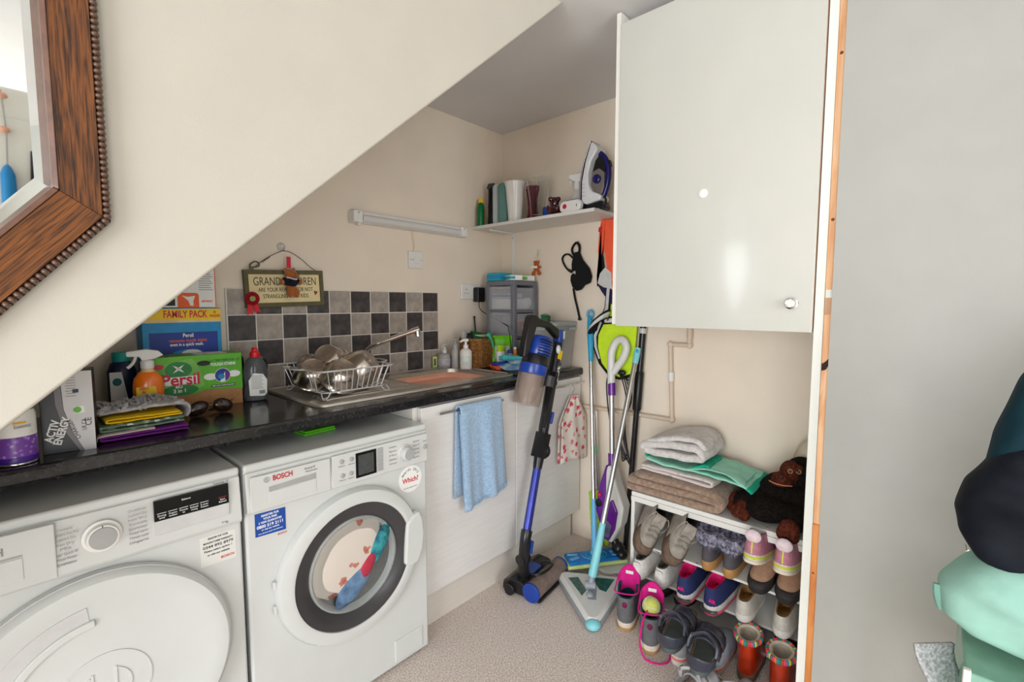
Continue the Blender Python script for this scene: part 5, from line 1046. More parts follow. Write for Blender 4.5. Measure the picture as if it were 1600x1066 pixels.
packet('wipes_packet', 'sky blue wipes packet lying at the worktop edge by the vacuum', (-0.385, -0.475, ZC + 0.016), 0.14, 0.11, M('sky_pack', (52, 150, 214), 0.35, col2=(226, 234, 240), vs=26), (R(-84), 0, R(-20)), mat2=None)
packet('orange_packet', 'orange packet under the tubes near the basket', (-0.41, -0.395, ZC + 0.014), 0.07, 0.09, p_or, (R(-82), 0, R(-10)))
packet('white_packet', 'white printed medicine packet under the aqua tube', (-0.33, -0.43, ZC + 0.030), 0.11, 0.10, M('white_blue_pack', (226, 232, 236), 0.4, col2=(90, 150, 200), vs=30), (R(-80), R(6), R(-40)))
packet('green_teal_packet', 'teal foil packet behind the aqua tube', (-0.27, -0.375, ZC + 0.020), 0.09, 0.08, M('teal_foil', (60, 176, 150), 0.35, var=0.2, vs=30), (R(-60), 0, R(-50)))
packet('flag_packet', 'dark green pointed packet standing behind the vacuum handle', (-0.155, -0.42, ZC + 0.06), 0.05, 0.22, dkgreen, (R(2), R(8), R(-50)))
packet('green_bag', 'green and white bag standing behind the vacuum cleaner', (-0.205, -0.415, ZC + 0.012), 0.11, 0.21, M('green_white_pack', (30, 120, 60), 0.4, col2=(206, 214, 120), vs=12), (R(-3), 0, R(-46)))
# translucent storage bin with a lid
bn = thing('storage_bin', 'clear grey plastic storage bin with a lid at the worktop end', 'storage bin', (-0.108, -0.455, ZC + 0.001))
binm = M('smoky_clear', (200, 197, 190), 0.2, var=0.05, vs=10, alpha=0.55); linm = M('bin_lid', (196, 202, 206), 0.25, var=0.04, alpha=0.75)
def taper(m, w0, d0, w1, d1, z0, z1, t=0.003):
    o0, o1 = rrect(w0, d0, 0.02, 4), rrect(w1, d1, 0.022, 4)
    m.rings([[Vector((p[0], p[1], z0)) for p in o0], [Vector((p[0], p[1], z1)) for p in o1], [Vector((p[0]*0.97, p[1]*0.97, z1)) for p in o1], [Vector((p[0]*0.97, p[1]*0.97, z0 + t)) for p in o0]])
part(bn, 'bin_body', binm, lambda m: taper(m, 0.155, 0.17, 0.195, 0.205, 0.0, 0.225), smooth=True)
part(bn, 'bin_lid', linm, lambda m: m.rings([[Vector((p[0]*s, p[1]*s, z)) for p in rrect(0.20, 0.212, 0.024, 4)] for s, z in ((0.98, 0.223), (1.02, 0.225), (1.02, 0.238), (0.97, 0.244), (0.9, 0.244), (0.88, 0.240))]), smooth=True)
part(bn, 'lid_handle', grey_p, lambda m: m.tube([(-0.05, 0.03, 0.242), (-0.048, 0.03, 0.268), (-0.02, 0.025, 0.282), (0.01, 0.02, 0.270), (0.014, 0.02, 0.242)], 0.0065, 8, smooth=4), smooth=True)
part(bn, 'clip', linm, lambda m: m.bb((0.02, -0.112, 0.200), (0.075, -0.103, 0.215)), bev=0.002)
part(bn, 'clip', linm, lambda m: m.bb((-0.104, -0.04, 0.200), (-0.097, 0.02, 0.215)), bev=0.002)
# things hanging on the right wall
def hook(name, label, y, z, r=0.012):
    t = thing(name, label, 'hook', (-0.001, y, z))
    part(t, 'hook_pad', M('milky_plastic'), lambda m: m.lathe([(r, 0), (r*0.9, 0.003), (0.004, 0.007)], (0, 0, 0), (-1, 0, 0), 16), smooth=True)
    part(t, 'hook_wire', chrome, lambda m: m.tube([(-0.006, 0, 0), (-0.012, 0.004, -0.010), (-0.016, 0.002, -0.022), (-0.014, -0.006, -0.026), (-0.012, -0.010, -0.018)], 0.0013, 6, smooth=3), smooth=True)
    return t
hook('wall_hook', 'clear hook holding the gingerbread bear keyring', -0.288, 1.565); hook('wall_hook', 'clear hook holding the black harness', -0.557, 1.588)
gb = thing('bear_keyring', 'small ginger teddy with a white tag hanging on the wall below the shelf', 'soft toy', (-0.022, -0.284, 1.428), -90)
ging = M('ginger_plush', (186, 92, 28), 0.95, var=0.15, vs=200, bump=0.5, bs=300)
furry(gb, 'body', ging, [((0, 0, 0.066), (0.017, 0.011, 0.015)), ((0.016, 0, 0.076), (0.006, 0.005, 0.006)), ((-0.014, 0, 0.076), (0.006, 0.005, 0.006)), ((0, 0, 0.04), (0.018, 0.011, 0.018)), ((0.022, 0, 0.044), (0.012, 0.008, 0.008)), ((-0.022, 0, 0.046), (0.011, 0.008, 0.008)), ((-0.019, 0, 0.012), (0.012, 0.010, 0.015), 10, 7, (0, R(30), 0)), ((0.019, 0, 0.012), (0.012, 0.010, 0.015), 10, 7, (0, R(-30), 0))], 0.003, 1)
part(gb, 'white_tag', p_white, lambda m: m.bb((-0.030, -0.014, 0.038), (0.018, -0.0115, 0.052)), bev=0.001); part(gb, 'ring', chrome, lambda m: m.tube([(0.010*math.cos(a), 0, 0.096 + 0.012*math.sin(a)) for a in [2*math.pi*i/16 for i in range(16)]], 0.0011, 5, True), smooth=True)
hn = thing('black_harness', 'black padded pet harness with straps hanging from a wall hook', 'harness', (-0.022, -0.56, 1.42))
blk_f = M('black_fabric', (16, 16, 18), 0.95, var=0.2, vs=200, bump=0.4, bs=300)
hp = lambda y, z, x=0.0: (x, y, z)
part(hn, 'padded_vest', blk_f, lambda m: m.prism([(0.020, 0.115), (-0.012, 0.120), (-0.035, 0.075), (-0.075, 0.030), (-0.090, -0.010), (-0.082, -0.045), (-0.050, -0.055), (-0.028, -0.078), (0.0, -0.085), (0.025, -0.065), (0.038, -0.030), (0.036, -0.005), (0.024, 0.010), (0.014, -0.002), (0.004, 0.008), (0.010, 0.024), (0.030, 0.018), (0.032, 0.055)], -0.009, 0.009, u=(0, 1, 0), v=(0, 0, 1)), bev=0.005)
part(hn, 'neck_strap', blk_f, lambda m: (m.tube([hp(0.020, 0.10), hp(0.034, 0.13), hp(0.022, 0.155), hp(0.004, 0.168)], 0.006, 6, smooth=3), m.tube([hp(-0.012, 0.115), hp(-0.014, 0.145), hp(0.0, 0.168)], 0.007, 6, smooth=3)), smooth=True)
part(hn, 'side_loop', blk_f, lambda m: m.tube([hp(0.030, 0.09), hp(0.052, 0.108), hp(0.080, 0.108), hp(0.096, 0.088), hp(0.082, 0.055), hp(0.060, 0.030), hp(0.030, 0.014)], 0.005, 6, smooth=4), smooth=True)
part(hn, 'buckle', black_plastic, lambda m: m.box((0, 0.045, 0.022), (0.012, 0.024, 0.014), (R(30), 0, 0)), bev=0.002)
part(hn, 'lead', blk_f, lambda m: m.tube([hp(0.022, -0.07), hp(0.012, -0.12), hp(-0.006, -0.18), hp(-0.018, -0.225)], 0.006, 6, smooth=3), smooth=True)
part(hn, 'lead_clip', black_plastic, lambda m: m.ell((0, -0.020, -0.232), (0.008, 0.012, 0.008)), smooth=True)
# orange life jacket and hi-vis vest
oj = thing('orange_vest', 'bright orange safety vest with grey panels hanging beside the upper cabinet', 'vest', (-0.035, -0.70, 1.32))
org = M('neon_orange', (252, 96, 58), 0.75, var=0.06, vs=40, bump=0.2, bs=200); silv = M('silver_tape', (206, 206, 204), 0.35, var=0.04); nav_f = M('navy_fabric', (30, 28, 66), 0.9, var=0.1)
def yzp(t, name, mat, pts, d0, d1, bev=0.003): return part(t, name, mat, lambda m: m.prism(pts, d0, d1, u=(0, 1, 0), v=(0, 0, 1)), bev=bev)
yzp(oj, 'shoulder_strap', org, [(-0.012, 0.365), (-0.034, 0.36), (-0.024, 0.24), (-0.005, 0.14), (0.006, 0.09), (0.004, 0.04), (-0.014, 0.06), (-0.012, 0.13), (0.006, 0.21), (0.0, 0.30)], -0.004, 0.006)
yzp(oj, 'front_panel', org, [(-0.034, 0.36), (-0.10, 0.36), (-0.11, -0.05), (-0.085, -0.08), (-0.058, 0.06), (-0.045, 0.14), (-0.030, 0.22)], -0.005, 0.008)
yzp(oj, 'grey_panel', silv, [(0.004, 0.05), (-0.01, 0.10), (-0.04, 0.13), (-0.075, 0.10), (-0.08, 0.02), (-0.03, 0.03)], -0.007, 0.004)
yzp(oj, 'navy_panel', nav_f, [(0.004, 0.045), (-0.03, 0.032), (-0.085, 0.015), (-0.09, -0.06), (-0.07, -0.05), (-0.02, 0.008)], -0.006, 0.003)
yzp(oj, 'black_lining', blk_f, [(-0.004, 0.10), (-0.028, 0.125), (-0.022, 0.18), (-0.010, 0.21), (0.0, 0.16)], 0.0, 0.010)
part(oj, 'strap_buckle', p_red, lambda m: m.box((-0.010, -0.010, 0.315), (0.008, 0.014, 0.024), (R(10), 0, 0)), bev=0.002)
hv = thing('hi_vis_vest', 'lime yellow high visibility vest hanging behind the steam mop', 'vest', (-0.03, -0.80, 1.05))
hvm = M('neon_lime', (206, 240, 40), 0.7, var=0.04, vs=40, bump=0.2, bs=200)
yzp(hv, 'vest_body', hvm, [(0.040, 0.29), (0.055, 0.16), (0.115, 0.11), (0.122, 0.02), (0.085, -0.08), (0.03, -0.14), (-0.03, -0.150), (-0.09, -0.125), (-0.105, -0.02), (-0.128, 0.30)], -0.006, 0.006, 0.004)
yzp(hv, 'black_binding', blk_f, [(0.050, 0.33), (0.062, 0.20), (0.10, 0.115), (0.130, 0.06), (0.128, 0.0), (0.09, -0.085), (0.028, -0.148), (0.018, -0.142), (0.075, -0.08), (0.098, 0.0), (0.096, 0.06), (0.07, 0.11), (0.030, 0.18), (0.018, 0.33)], -0.010, -0.004, 0.001)
yzp(hv, 'reflective_tape', silv, [(0.046, 0.33), (0.056, 0.20), (0.092, 0.112), (0.120, 0.058), (0.116, 0.0), (0.09, -0.062), (0.082, -0.058), (0.102, 0.0), (0.106, 0.052), (0.080, 0.112), (0.040, 0.19), (0.030, 0.33)], -0.0115, -0.009, 0.0)
part(hv, 'elastic_loop', blk_f, lambda m: m.grid(lambda u, v: Vector((-0.045 + 0.042*math.cos(u*2*math.pi), 0.075 + 0.050*math.sin(u*2*math.pi) - 0.012*v, 0.105 + 0.045*v + 0.04*math.sin(u*2*math.pi) * -1)), 24, 3, True), solid=0.004, smooth=True)
part(hv, 'loop_tape', silv, lambda m: m.grid(lambda u, v: Vector((-0.045 + 0.0455*math.cos(R(100) + u*R(180)), 0.075 + 0.0535*math.sin(R(100) + u*R(180)) - 0.012*v, 0.112 + 0.028*v - 0.04*math.sin(R(100) + u*R(180)))), 16, 2), solid=0.001, smooth=True)
yzp(hv, 'waist_strap', blk_f, [(0.09, 0.150), (-0.10, 0.165), (-0.10, 0.125), (0.07, 0.115)], -0.014, -0.010, 0.001)
yzp(hv, 'waist_tape', silv, [(0.06, 0.143), (-0.10, 0.157), (-0.10, 0.133), (0.055, 0.124)], -0.0155, -0.0138, 0.0)
yzp(hv, 'black_hem', blk_f, [(0.02, -0.148), (-0.03, -0.156), (-0.095, -0.135), (-0.088, -0.12), (-0.03, -0.142), (0.02, -0.135)], -0.010, -0.004, 0.001)
# ================================================================ towel and floral bag on the cabinet doors
tw_b = M('blue_towel', (142, 176, 208), 1.0, col2=(172, 200, 226), vs=120, bump=0.9, bs=420, sheen=0.5)
bt = thing('blue_towel', 'pale blue terry towel draped over the cabinet door handle', 'towel', (-0.78, -0.612, 0.45))
def towel(u, v):
    # u across, v down the front, over the bar and down the back
    x = -0.125 + 0.25*u
    if v < 0.80:
        q = v/0.80; z = 0.0 + q*0.412; y = -0.014 - 0.010*math.sin(u*11 + 0.6)*(1-q*0.6) - 0.006*math.sin(u*23)*(1-q)
        x = (x - 0.005)*(1.05 - 0.12*q) + 0.03*(1-q)
        z += 0.018*(1-q)*(u*1.6 - 0.2)
    elif v < 0.9:
        a = (v-0.80)/0.10*math.pi; z = 0.412 + 0.010*math.sin(a); y = -0.002 - 0.012*math.cos(a); x = (x-0.005)*0.93
    else:
        q = (v-0.9)/0.10; z = 0.412 - q*0.36; y = 0.010 + 0.004*math.sin(u*9); x = (x - 0.005)*0.95 - 0.012*q
    return Vector((x, y, z))
part(bt, 'towel_cloth', tw_b, lambda m: m.grid(towel, 30, 60), smooth=True, solid=0.006)
part(bt, 'under_layer', tw_b, lambda m: m.grid(lambda u, v: Vector((-0.122 + 0.05*u + 0.02*(1-v), -0.0125 + 0.003*math.sin(u*8), 0.03 + v*0.36)), 8, 20), smooth=True, solid=0.005)
part(bt, 'fringe', tw_b, lambda m: [m.tube([(-0.075 + i*0.009 + 0.006*nz(i, 3), -0.020, 0.012 + 0.0016*i), (-0.075 + i*0.009 + 0.004*nz(i, 9), -0.021, -0.004 + 0.0016*i)], 0.0016, 4) for i in range(26)])
flo = dots('rose_print', (228, 218, 206), ((176, 34, 56), (206, 70, 92), (222, 132, 142)), 24.0, 0.33, 0.9)
fb = thing('floral_bag', 'cream peg bag printed with red roses hanging from the cabinet handle', 'peg bag', (-0.135, -0.615, 0.47))
part(fb, 'bag_cloth', flo, lambda m: m.grid(lambda u, v: Vector(((-0.118 + 0.236*u)*(0.96 if v < 0.62 else 0.96*(1 - (v-0.62)/0.38*0.80)) + 0.01*v, -0.012 - 0.014*math.sin(math.pi*u)*(1-v*0.7) - 0.004*math.sin(u*14 + v*4), v*0.335 + 0.012*math.sin(u*5)*(1-v))), 22, 26), smooth=True, solid=0.004)
part(fb, 'bag_back', flo, lambda m: m.grid(lambda u, v: Vector(((-0.118 + 0.236*u)*(0.96 if v < 0.62 else 0.96*(1 - (v-0.62)/0.38*0.80)) + 0.01*v, 0.004 + 0.004*math.sin(math.pi*u), v*0.335)), 12, 12), smooth=True, solid=0.003)
part(fb, 'hanger_hook', chrome, lambda m: m.tube([(0.0, -0.004, 0.33), (0.0, -0.004, 0.348), (0.014, -0.004, 0.362), (0.012, -0.002, 0.38), (0.0, 0.006, 0.398), (-0.006, 0.014, 0.388)], 0.0016, 6, smooth=4), smooth=True)
part(fb, 'neck_bead', black_plastic, lambda m: m.ell((0.004, -0.012, 0.326), (0.010, 0.008, 0.008)), smooth=True)

# ================================================================ cordless vacuum cleaner
vc = thing('stick_vacuum', 'blue and black cordless stick vacuum cleaner leaning against the worktop edge', 'vacuum cleaner', (-0.52, -0.68, 0))
vx, vy = 0.50, 0.68
vb = M('vacuum_blue', (26, 62, 152), 0.3, var=0.08, coat=0.2); vbk = M('vacuum_black', (26, 25, 28), 0.3, var=0.1, coat=0.1); tubeb = M('tube_blue', (58, 66, 150), 0.25, 0.5, var=0.08)
smoke = M('smoke_clear', (206, 190, 180), 0.08, trans=0.75, var=0.1, vs=14, ior=1.12, coat=0.2)
V = lambda x, z, y=-0.66: Vector((x + vx, y + vy, z))
# axis of the wand
A0 = V(-0.575, 0.235, -0.695); A1 = V(-0.285, 1.085, -0.650)
ax = (A1 - A0); 
def AX(t): return A0 + ax*t
part(vc, 'wand', tubeb, lambda m: m.tube([AX(0.03), AX(0.36)], 0.0195, 8), bev=0.003)
part(vc, 'wand_joint', vbk, lambda m: (m.tube([AX(0.35), AX(0.40), AX(0.50), AX(0.56)], [0.021, 0.024, 0.026, 0.022], 12), m.box(AX(0.46) + Vector((-0.012, -0.01, 0.01)), (0.05, 0.05, 0.11), (0, R(20), 0)), m.ell(AX(0.435) + Vector((0.02, -0.012, 0)), (0.022, 0.028, 0.034))), smooth=True)
part(vc, 'joint_button', vb, lambda m: m.box(AX(0.60) + Vector((0.026, -0.012, 0)), (0.014, 0.022, 0.055), (0, R(19), 0)), bev=0.004)
part(vc, 'upper_spine', vbk, lambda m: (m.tube([AX(0.54), AX(0.75), AX(1.0)], 0.024, 10), m.box(AX(0.70) + Vector((-0.012, -0.010, 0)), (0.022, 0.03, 0.26), (0, R(19), 0))), smooth=True)
lg = part(vc, 'brand_plate', M('plate_grey', (70, 68, 70), 0.3, var=0.1), lambda m: m.prism(rrect(0.026, 0.115, 0.012, 5), 0.022, 0.027, o=AX(0.835), u=Vector((0.944, 0, -0.33)), v=Vector((0.33, 0, 0.944))))
text('Shark', lg, p_white, AX(0.835) + Vector((0, -0.0275, 0)), u=(0.33, 0, 0.944), v=(-0.944, 0, 0.33), size=0.028, width=0.075, bold=0.02)
part(vc, 'yellow_sticker', p_yel, lambda m: m.prism(rrect(0.028, 0.042, 0.003, 3), 0.0225, 0.0245, o=AX(0.935), u=Vector((0.944, 0, -0.33)), v=Vector((0.33, 0, 0.944))))
grip = [(-0.523, 1.209), (-0.508, 1.222), (-0.481, 1.221), (-0.456, 1.205), (-0.385, 1.189), (-0.308, 1.151), (-0.302, 1.10), (-0.326, 1.112), (-0.385, 1.157), (-0.448, 1.168), (-0.475, 1.166), (-0.492, 1.128), (-0.535, 1.050), (-0.564, 1.040), (-0.554, 1.097)]
part(vc, 'handle_frame', vbk, lambda m: m.prism([(x + vx, z) for x, z in grip], -0.018, 0.018, o=(0, -0.66 + vy, 0)), bev=0.008, seg=3)
part(vc, 'trigger', vb, lambda m: m.prism([(-0.312 + vx, 1.150), (-0.272 + vx, 1.146), (-0.280 + vx, 1.085), (-0.318 + vx, 1.088)], -0.02, 0.02, o=(0, -0.66 + vy, 0)), bev=0.006)
part(vc, 'trigger_insert', lgrey_p, lambda m: m.prism([(-0.284 + vx, 1.140), (-0.272 + vx, 1.140), (-0.276 + vx, 1.105), (-0.286 + vx, 1.105)], 0.018, 0.023, o=(0, -0.66 + vy, 0)))
bax = Vector((0.145, 0, 0.435)).normalized()
B0 = V(-0.525, 0.850); 
mo = part(vc, 'motor_housing', vb, lambda m: m.lathe([(0.055, 0.195), (0.058, 0.20), (0.060, 0.245), (0.050, 0.275), (0.042, 0.285), (0.001, 0.287)], B0 + Vector((0.012, 0, 0)), bax, 32), smooth=True)
bx_, by_ = frame_of(bax)
lf = Vector((0.944, 0, -0.33))
for i in range(6):
    part(mo, 'vent_slot', vbk, lambda m: m.tube([B0 + bax*(0.205 + i*0.0125) + lf*(0.012 + 0.0585*math.sin(R(a))) + Vector((0, -0.0585*math.cos(R(a)), 0)) for a in (-55, -40, -25, -10, 5, 18)], 0.0028, 5), smooth=True)
part(vc, 'filter_band', vbk, lambda m: m.lathe([(0.058, 0.155), (0.061, 0.158), (0.061, 0.192), (0.056, 0.198)], B0 + Vector((0.004, 0, 0)), bax, 32), smooth=True)
part(vc, 'bin_collar', vb, lambda m: m.lathe([(0.060, 0.112), (0.062, 0.115), (0.062, 0.155), (0.059, 0.158)], B0, bax, 32), smooth=True)
part(vc, 'dust_bin', smoke, lambda m: m.lathe([(0.0595, 0.113), (0.0605, 0.11), (0.062, 0.0), (0.058, -0.022), (0.001, -0.026)], B0, bax, 32), smooth=True)
part(vc, 'cyclone_cone', M('cyclone', (176, 160, 150), 0.4, var=0.1), lambda m: m.lathe([(0.042, 0.11), (0.038, 0.03), (0.022, -0.012), (0.001, -0.014)], B0, bax, 20), smooth=True)
part(vc, 'bin_catch', dark_p, lambda m: m.cyl(V(-0.412, 0.945, -0.70), V(-0.428, 0.900, -0.70), 0.024), smooth=True)
part(vc, 'release_button', lgrey_p, lambda m: m.ell(V(-0.360, 1.062, -0.708), (0.013, 0.010, 0.020)), smooth=True)
# floor head
part(vc, 'neck', vbk, lambda m: (m.tube([V(-0.560, 0.060, -0.68), V(-0.575, 0.12, -0.685), AX(0.0), AX(0.055)], [0.026, 0.024, 0.024, 0.025], 12, smooth=4), m.cyl(V(-0.60, 0.155, -0.685), V(-0.55, 0.155, -0.685), 0.024)), smooth=True)
part(vc, 'neck_button', vb, lambda m: m.box(V(-0.548, 0.205, -0.705), (0.014, 0.02, 0.055), (0, R(12), 0)), bev=0.003)
ang = R(8)
HM = Matrix.Translation(V(-0.49, 0.0, -0.685)) @ Matrix.Rotation(ang, 4, 'Z')
def hp_(name, mat, fn, parent=vc, **k):
    m = MB(); fn(m); return m.xf(HM).build(name, mat, parent, **k)
hd = hp_('head_shell', vbk, lambda m: m.prism([(-0.115, 0.008), (0.0, 0.006), (0.088, 0.012), (0.088, 0.045), (0.03, 0.078), (-0.035, 0.078), (-0.075, 0.062), (-0.115, 0.03)], -0.125, 0.120, u=(0, -1, 0), v=(0, 0, 1)), bev=0.010, seg=3) if False else hp_('head_shell', vbk, lambda m: m.prism([(0.098, 0.008), (-0.030, 0.008), (-0.040, 0.05), (0.0, 0.072), (0.055, 0.074), (0.095, 0.048)], -0.125, 0.122, u=(0, 1, 0), v=(0, 0, 1)), bev=0.010, seg=3)
hp_('head_blue_panel', vb, lambda m: m.box((-0.01, 0.012, 0.076), (0.085, 0.055, 0.008), (R(6), 0, 0)), hd, bev=0.003)
hp_('roller_cover', smoke, lambda m: m.cyl((-0.122, -0.055, 0.043), (0.128, -0.055, 0.043), 0.041, n=24), hd, smooth=True)
hp_('brush_roll', M('roller_fabric', (120, 96, 80), 0.9, var=0.3, vs=60, bump=0.5, bs=100), lambda m: m.cyl((-0.115, -0.055, 0.043), (0.12, -0.055, 0.043), 0.033, n=20), hd, smooth=True)
for x0, x1 in ((-0.132, -0.118), (0.122, 0.136)): hp_('roller_cap', vb, lambda m: m.cyl((x0, -0.055, 0.043), (x1, -0.055, 0.043), 0.0415, n=28), hd, bev=0.003)
hp_('front_guard', vbk, lambda m: m.prism([(-0.090, 0.006), (-0.10, 0.012), (-0.098, 0.020), (-0.03, 0.012), (-0.03, 0.006)], -0.12, 0.125, u=(0, 1, 0), v=(0, 0, 1)), hd)
hp_('cover_rim', vbk, lambda m: (m.tube([(-0.06, -0.010, 0.079), (-0.055, -0.045, 0.086), (-0.01, -0.062, 0.087), (0.05, -0.058, 0.086), (0.062, -0.03, 0.084), (0.058, 0.0, 0.079)], 0.006, 8, smooth=4)), hd, smooth=True)
hp_('side_wheel', vbk, lambda m: m.cyl((-0.142, 0.05, 0.028), (-0.122, 0.05, 0.028), 0.026, n=20), hd, bev=0.004)

# ================================================================ mops
alu = M('aluminium', (196, 194, 192), 0.28, 0.9, var=0.04)
turq = M('turquoise_plastic', (44, 160, 206), 0.35, var=0.04); ltblue = M('light_blue_plastic', (104, 178, 224), 0.35, var=0.04)
def mop(name, label, loc): return thing(name, label, 'mop', loc)
# blue flat mop
fm = mop('flat_mop', 'flat mop with turquoise handle, silver pole and blue pad', (-0.222, -0.815, 0.034))
top = Vector((0.192, 0.167, 1.171)); bot = Vector((0.0, 0.0, 0.055))
part(fm, 'pole', alu, lambda m: m.tube([bot.lerp(top, 0.2), bot.lerp(top, 0.80)], 0.010, 12), smooth=True)
part(fm, 'upper_grip', turq, lambda m: m.tube([bot.lerp(top, t) for t in (0.795, 0.85, 0.92, 0.97, 1.0)], [0.0115, 0.013, 0.016, 0.015, 0.011], 12), smooth=True)
part(fm, 'hanging_loop', ltblue, lambda m: m.tube([top + Vector((0, 0.016*math.cos(a), 0.010 + 0.018*math.sin(a))) for a in [2*math.pi*i/18 for i in range(18)]], 0.0065, 8, True), smooth=True)
part(fm, 'lower_sleeve', ltblue, lambda m: m.tube([bot.lerp(top, t) for t in (0.0, 0.05, 0.21)], [0.016, 0.014, 0.0125], 12), smooth=True)
padm = M('mop_pad_lime', (206, 224, 150), 0.95, var=0.1, vs=200, bump=0.6, bs=300)
Mh = Matrix.Rotation(R(-35), 4, 'Z')
def fh(name, mat, fn, par=fm, **k):
    m = MB(); fn(m); return m.xf(Mh).build(name, mat, par, **k)
fh('pad', padm, lambda m: m.bb((-0.150, -0.055, 0.002), (0.150, 0.055, 0.020)), bev=0.007)
pl = fh('head_plate', M('mop_blue', (16, 118, 200), 0.35, var=0.06), lambda m: m.bb((-0.140, -0.046, 0.018), (0.140, 0.046, 0.034)), bev=0.006)
for r in (0.025, 0.040, 0.055): fh('plate_ridge', turq, lambda m: m.tube([(r*1.1*math.cos(a), r*0.72*math.sin(a), 0.0345) for a in [2*math.pi*i/24 for i in range(24)]], 0.003, 6, True), pl, smooth=True)
for s in (-1, 1):
    fh('clip_slot', ltblue, lambda m: m.box((s*0.105, 0.012*s, 0.035), (0.045, 0.018, 0.005), (0, 0, R(18))), pl, bev=0.002)
    fh('clip_slot', ltblue, lambda m: m.box((s*0.105, -0.022*s, 0.035), (0.05, 0.014, 0.005), (0, 0, R(-12))), pl, bev=0.002)
part(fm, 'swivel', ltblue, lambda m: m.ell((0, 0, 0.044), (0.022, 0.022, 0.018)), smooth=True)
# triangular sweeper
ts = mop('triangle_sweeper', 'white triangular sweeper with green windows and pale turquoise pole grip', (-0.430, -0.928, 0))
mintp = M('pale_turquoise', (136, 212, 220), 0.35, var=0.04); wsw = M('sweeper_white', (226, 226, 222), 0.3, var=0.02); gsw = M('sweeper_grey', (150, 156, 164), 0.4, var=0.04)
tri = [(-0.192, -0.135), (-0.175, -0.155), (0.135, -0.095), (0.165, -0.060), (0.155, -0.035), (0.03, 0.180), (0.005, 0.185), (-0.012, 0.17)]
tri = [(-0.190, -0.105), (-0.178, -0.135), (-0.150, -0.138), (0.155, -0.085), (0.172, -0.065), (0.165, -0.045), (0.030, 0.178), (0.008, 0.186), (-0.010, 0.170)]
def polyz(m, pts, z0, z1, s1=1.0, c=(0.0, -0.02)):
    m.rings([[Vector((p[0], p[1], z0)) for p in pts], [Vector((c[0] + (p[0]-c[0])*s1, c[1] + (p[1]-c[1])*s1, z1)) for p in pts]])
part(ts, 'base_bumper', gsw, lambda m: polyz(m, tri, 0.004, 0.030), bev=0.008, seg=3)
cvr = part(ts, 'top_cover', wsw, lambda m: polyz(m, [(p[0]*0.985, p[1]*0.985) for p in tri], 0.028, 0.048, 0.90), bev=0.006, seg=3)
grw = M('green_window', (40, 96, 84), 0.15, var=0.3, vs=40, coat=0.3)
part(cvr, 'window', grw, lambda m: polyz(m, [(-0.006, 0.115), (-0.075, -0.005), (-0.030, 0.002), (0.028, 0.085)], 0.046, 0.0495, 0.97, (-0.02, 0.05)))
part(cvr, 'window', grw, lambda m: polyz(m, [(0.122, -0.046), (0.068, 0.040), (0.012, -0.035), (0.015, -0.066)], 0.046, 0.0495, 0.97, (0.055, -0.03)))
part(cvr, 'centre_channel', gsw, lambda m: m.prism(rrect(0.036, 0.12, 0.010, 4), 0.046, 0.051, o=(-0.022, -0.020, 0), u=Vector((0.52, -0.85, 0)), v=Vector((0.85, 0.52, 0))), bev=0.002)
part(ts, 'tip_cap', mintp, lambda m: m.ell((-0.168, -0.118, 0.026), (0.030, 0.030, 0.020)), smooth=True)
part(ts, 'side_cap', mintp, lambda m: m.ell((0.010, 0.172, 0.022), (0.018, 0.016, 0.014)), smooth=True)
jb = Vector((-0.005, 0.0, 0.055)); tt = Vector((0.365, -0.010, 1.06))
part(ts, 'pole', alu, lambda m: m.tube([jb.lerp(tt, 0.24), jb.lerp(tt, 0.94)], 0.0115, 12), smooth=True)
part(ts, 'lower_grip', mintp, lambda m: m.tube([jb.lerp(tt, t) for t in (0.04, 0.08, 0.16, 0.25)], [0.019, 0.019, 0.017, 0.0135], 12), smooth=True)
part(ts, 'swivel_joint', gsw, lambda m: (m.cyl(jb + Vector((-0.012, 0.018, 0.005)), jb + Vector((0.012, -0.018, 0.005)), 0.018), m.tube([jb, jb.lerp(tt, 0.06)], 0.014, 10), m.ell(jb + Vector((-0.045, -0.028, -0.004)), (0.018, 0.016, 0.012))), smooth=True)
part(ts, 'top_grip', mintp, lambda m: m.tube([jb.lerp(tt, t) for t in (0.93, 0.97, 1.0)], [0.014, 0.0155, 0.014], 12), smooth=True)
part(ts, 'hanging_hole', turq, lambda m: m.ell(jb.lerp(tt, 0.985) + Vector((-0.012, -0.004, 0)), (0.005, 0.007, 0.012)), smooth=True)
# lime chenille mop
lm = mop('chenille_mop', 'lime green chenille mop with thin chrome pole standing on its side', (-0.055, -0.735, 0.012))
lime = M('lime_chenille', (186, 218, 48), 1.0, var=0.12, vs=90, bump=0.7, bs=200, sheen=0.4)
lp = lambda y, z, x=0: Vector((x, y + 0.735, z - 0.012))
part(lm, 'mop_board', M('mop_grey_board', (90, 92, 96), 0.6), lambda m: m.prism([(p[0] + 0.735, p[1] - 0.012) for p in ((-0.690, 0.300), (-0.742, 0.318), (-0.800, 0.055), (-0.712, 0.02))], -0.004, 0.010, u=(0, 1, 0), v=(0, 0, 1)), bev=0.003)
tuft = None
for i in range(17):
    for j in range(5):
        u = (j + 0.5)/5; v = (i + 0.5)/17
        a = Vector((-0.688, 0.300)).lerp(Vector((-0.709, 0.018)), v); b = Vector((-0.744, 0.320)).lerp(Vector((-0.806, 0.055)), v); p = a.lerp(b, u)
        if tuft is None: tuft = MB().ell((0, 0, 0), (0.016, 0.0105, 0.0125), 8, 6).build('tuft', lime, lm, True); o = tuft
        else: o = tuft.copy(); COL.objects.link(o)
        o.location = lp(p.x, p.y, -0.016 - 0.004*random.random()); o.rotation_euler = (random.uniform(-0.5, 0.5), random.uniform(-0.4, 0.4), 0)
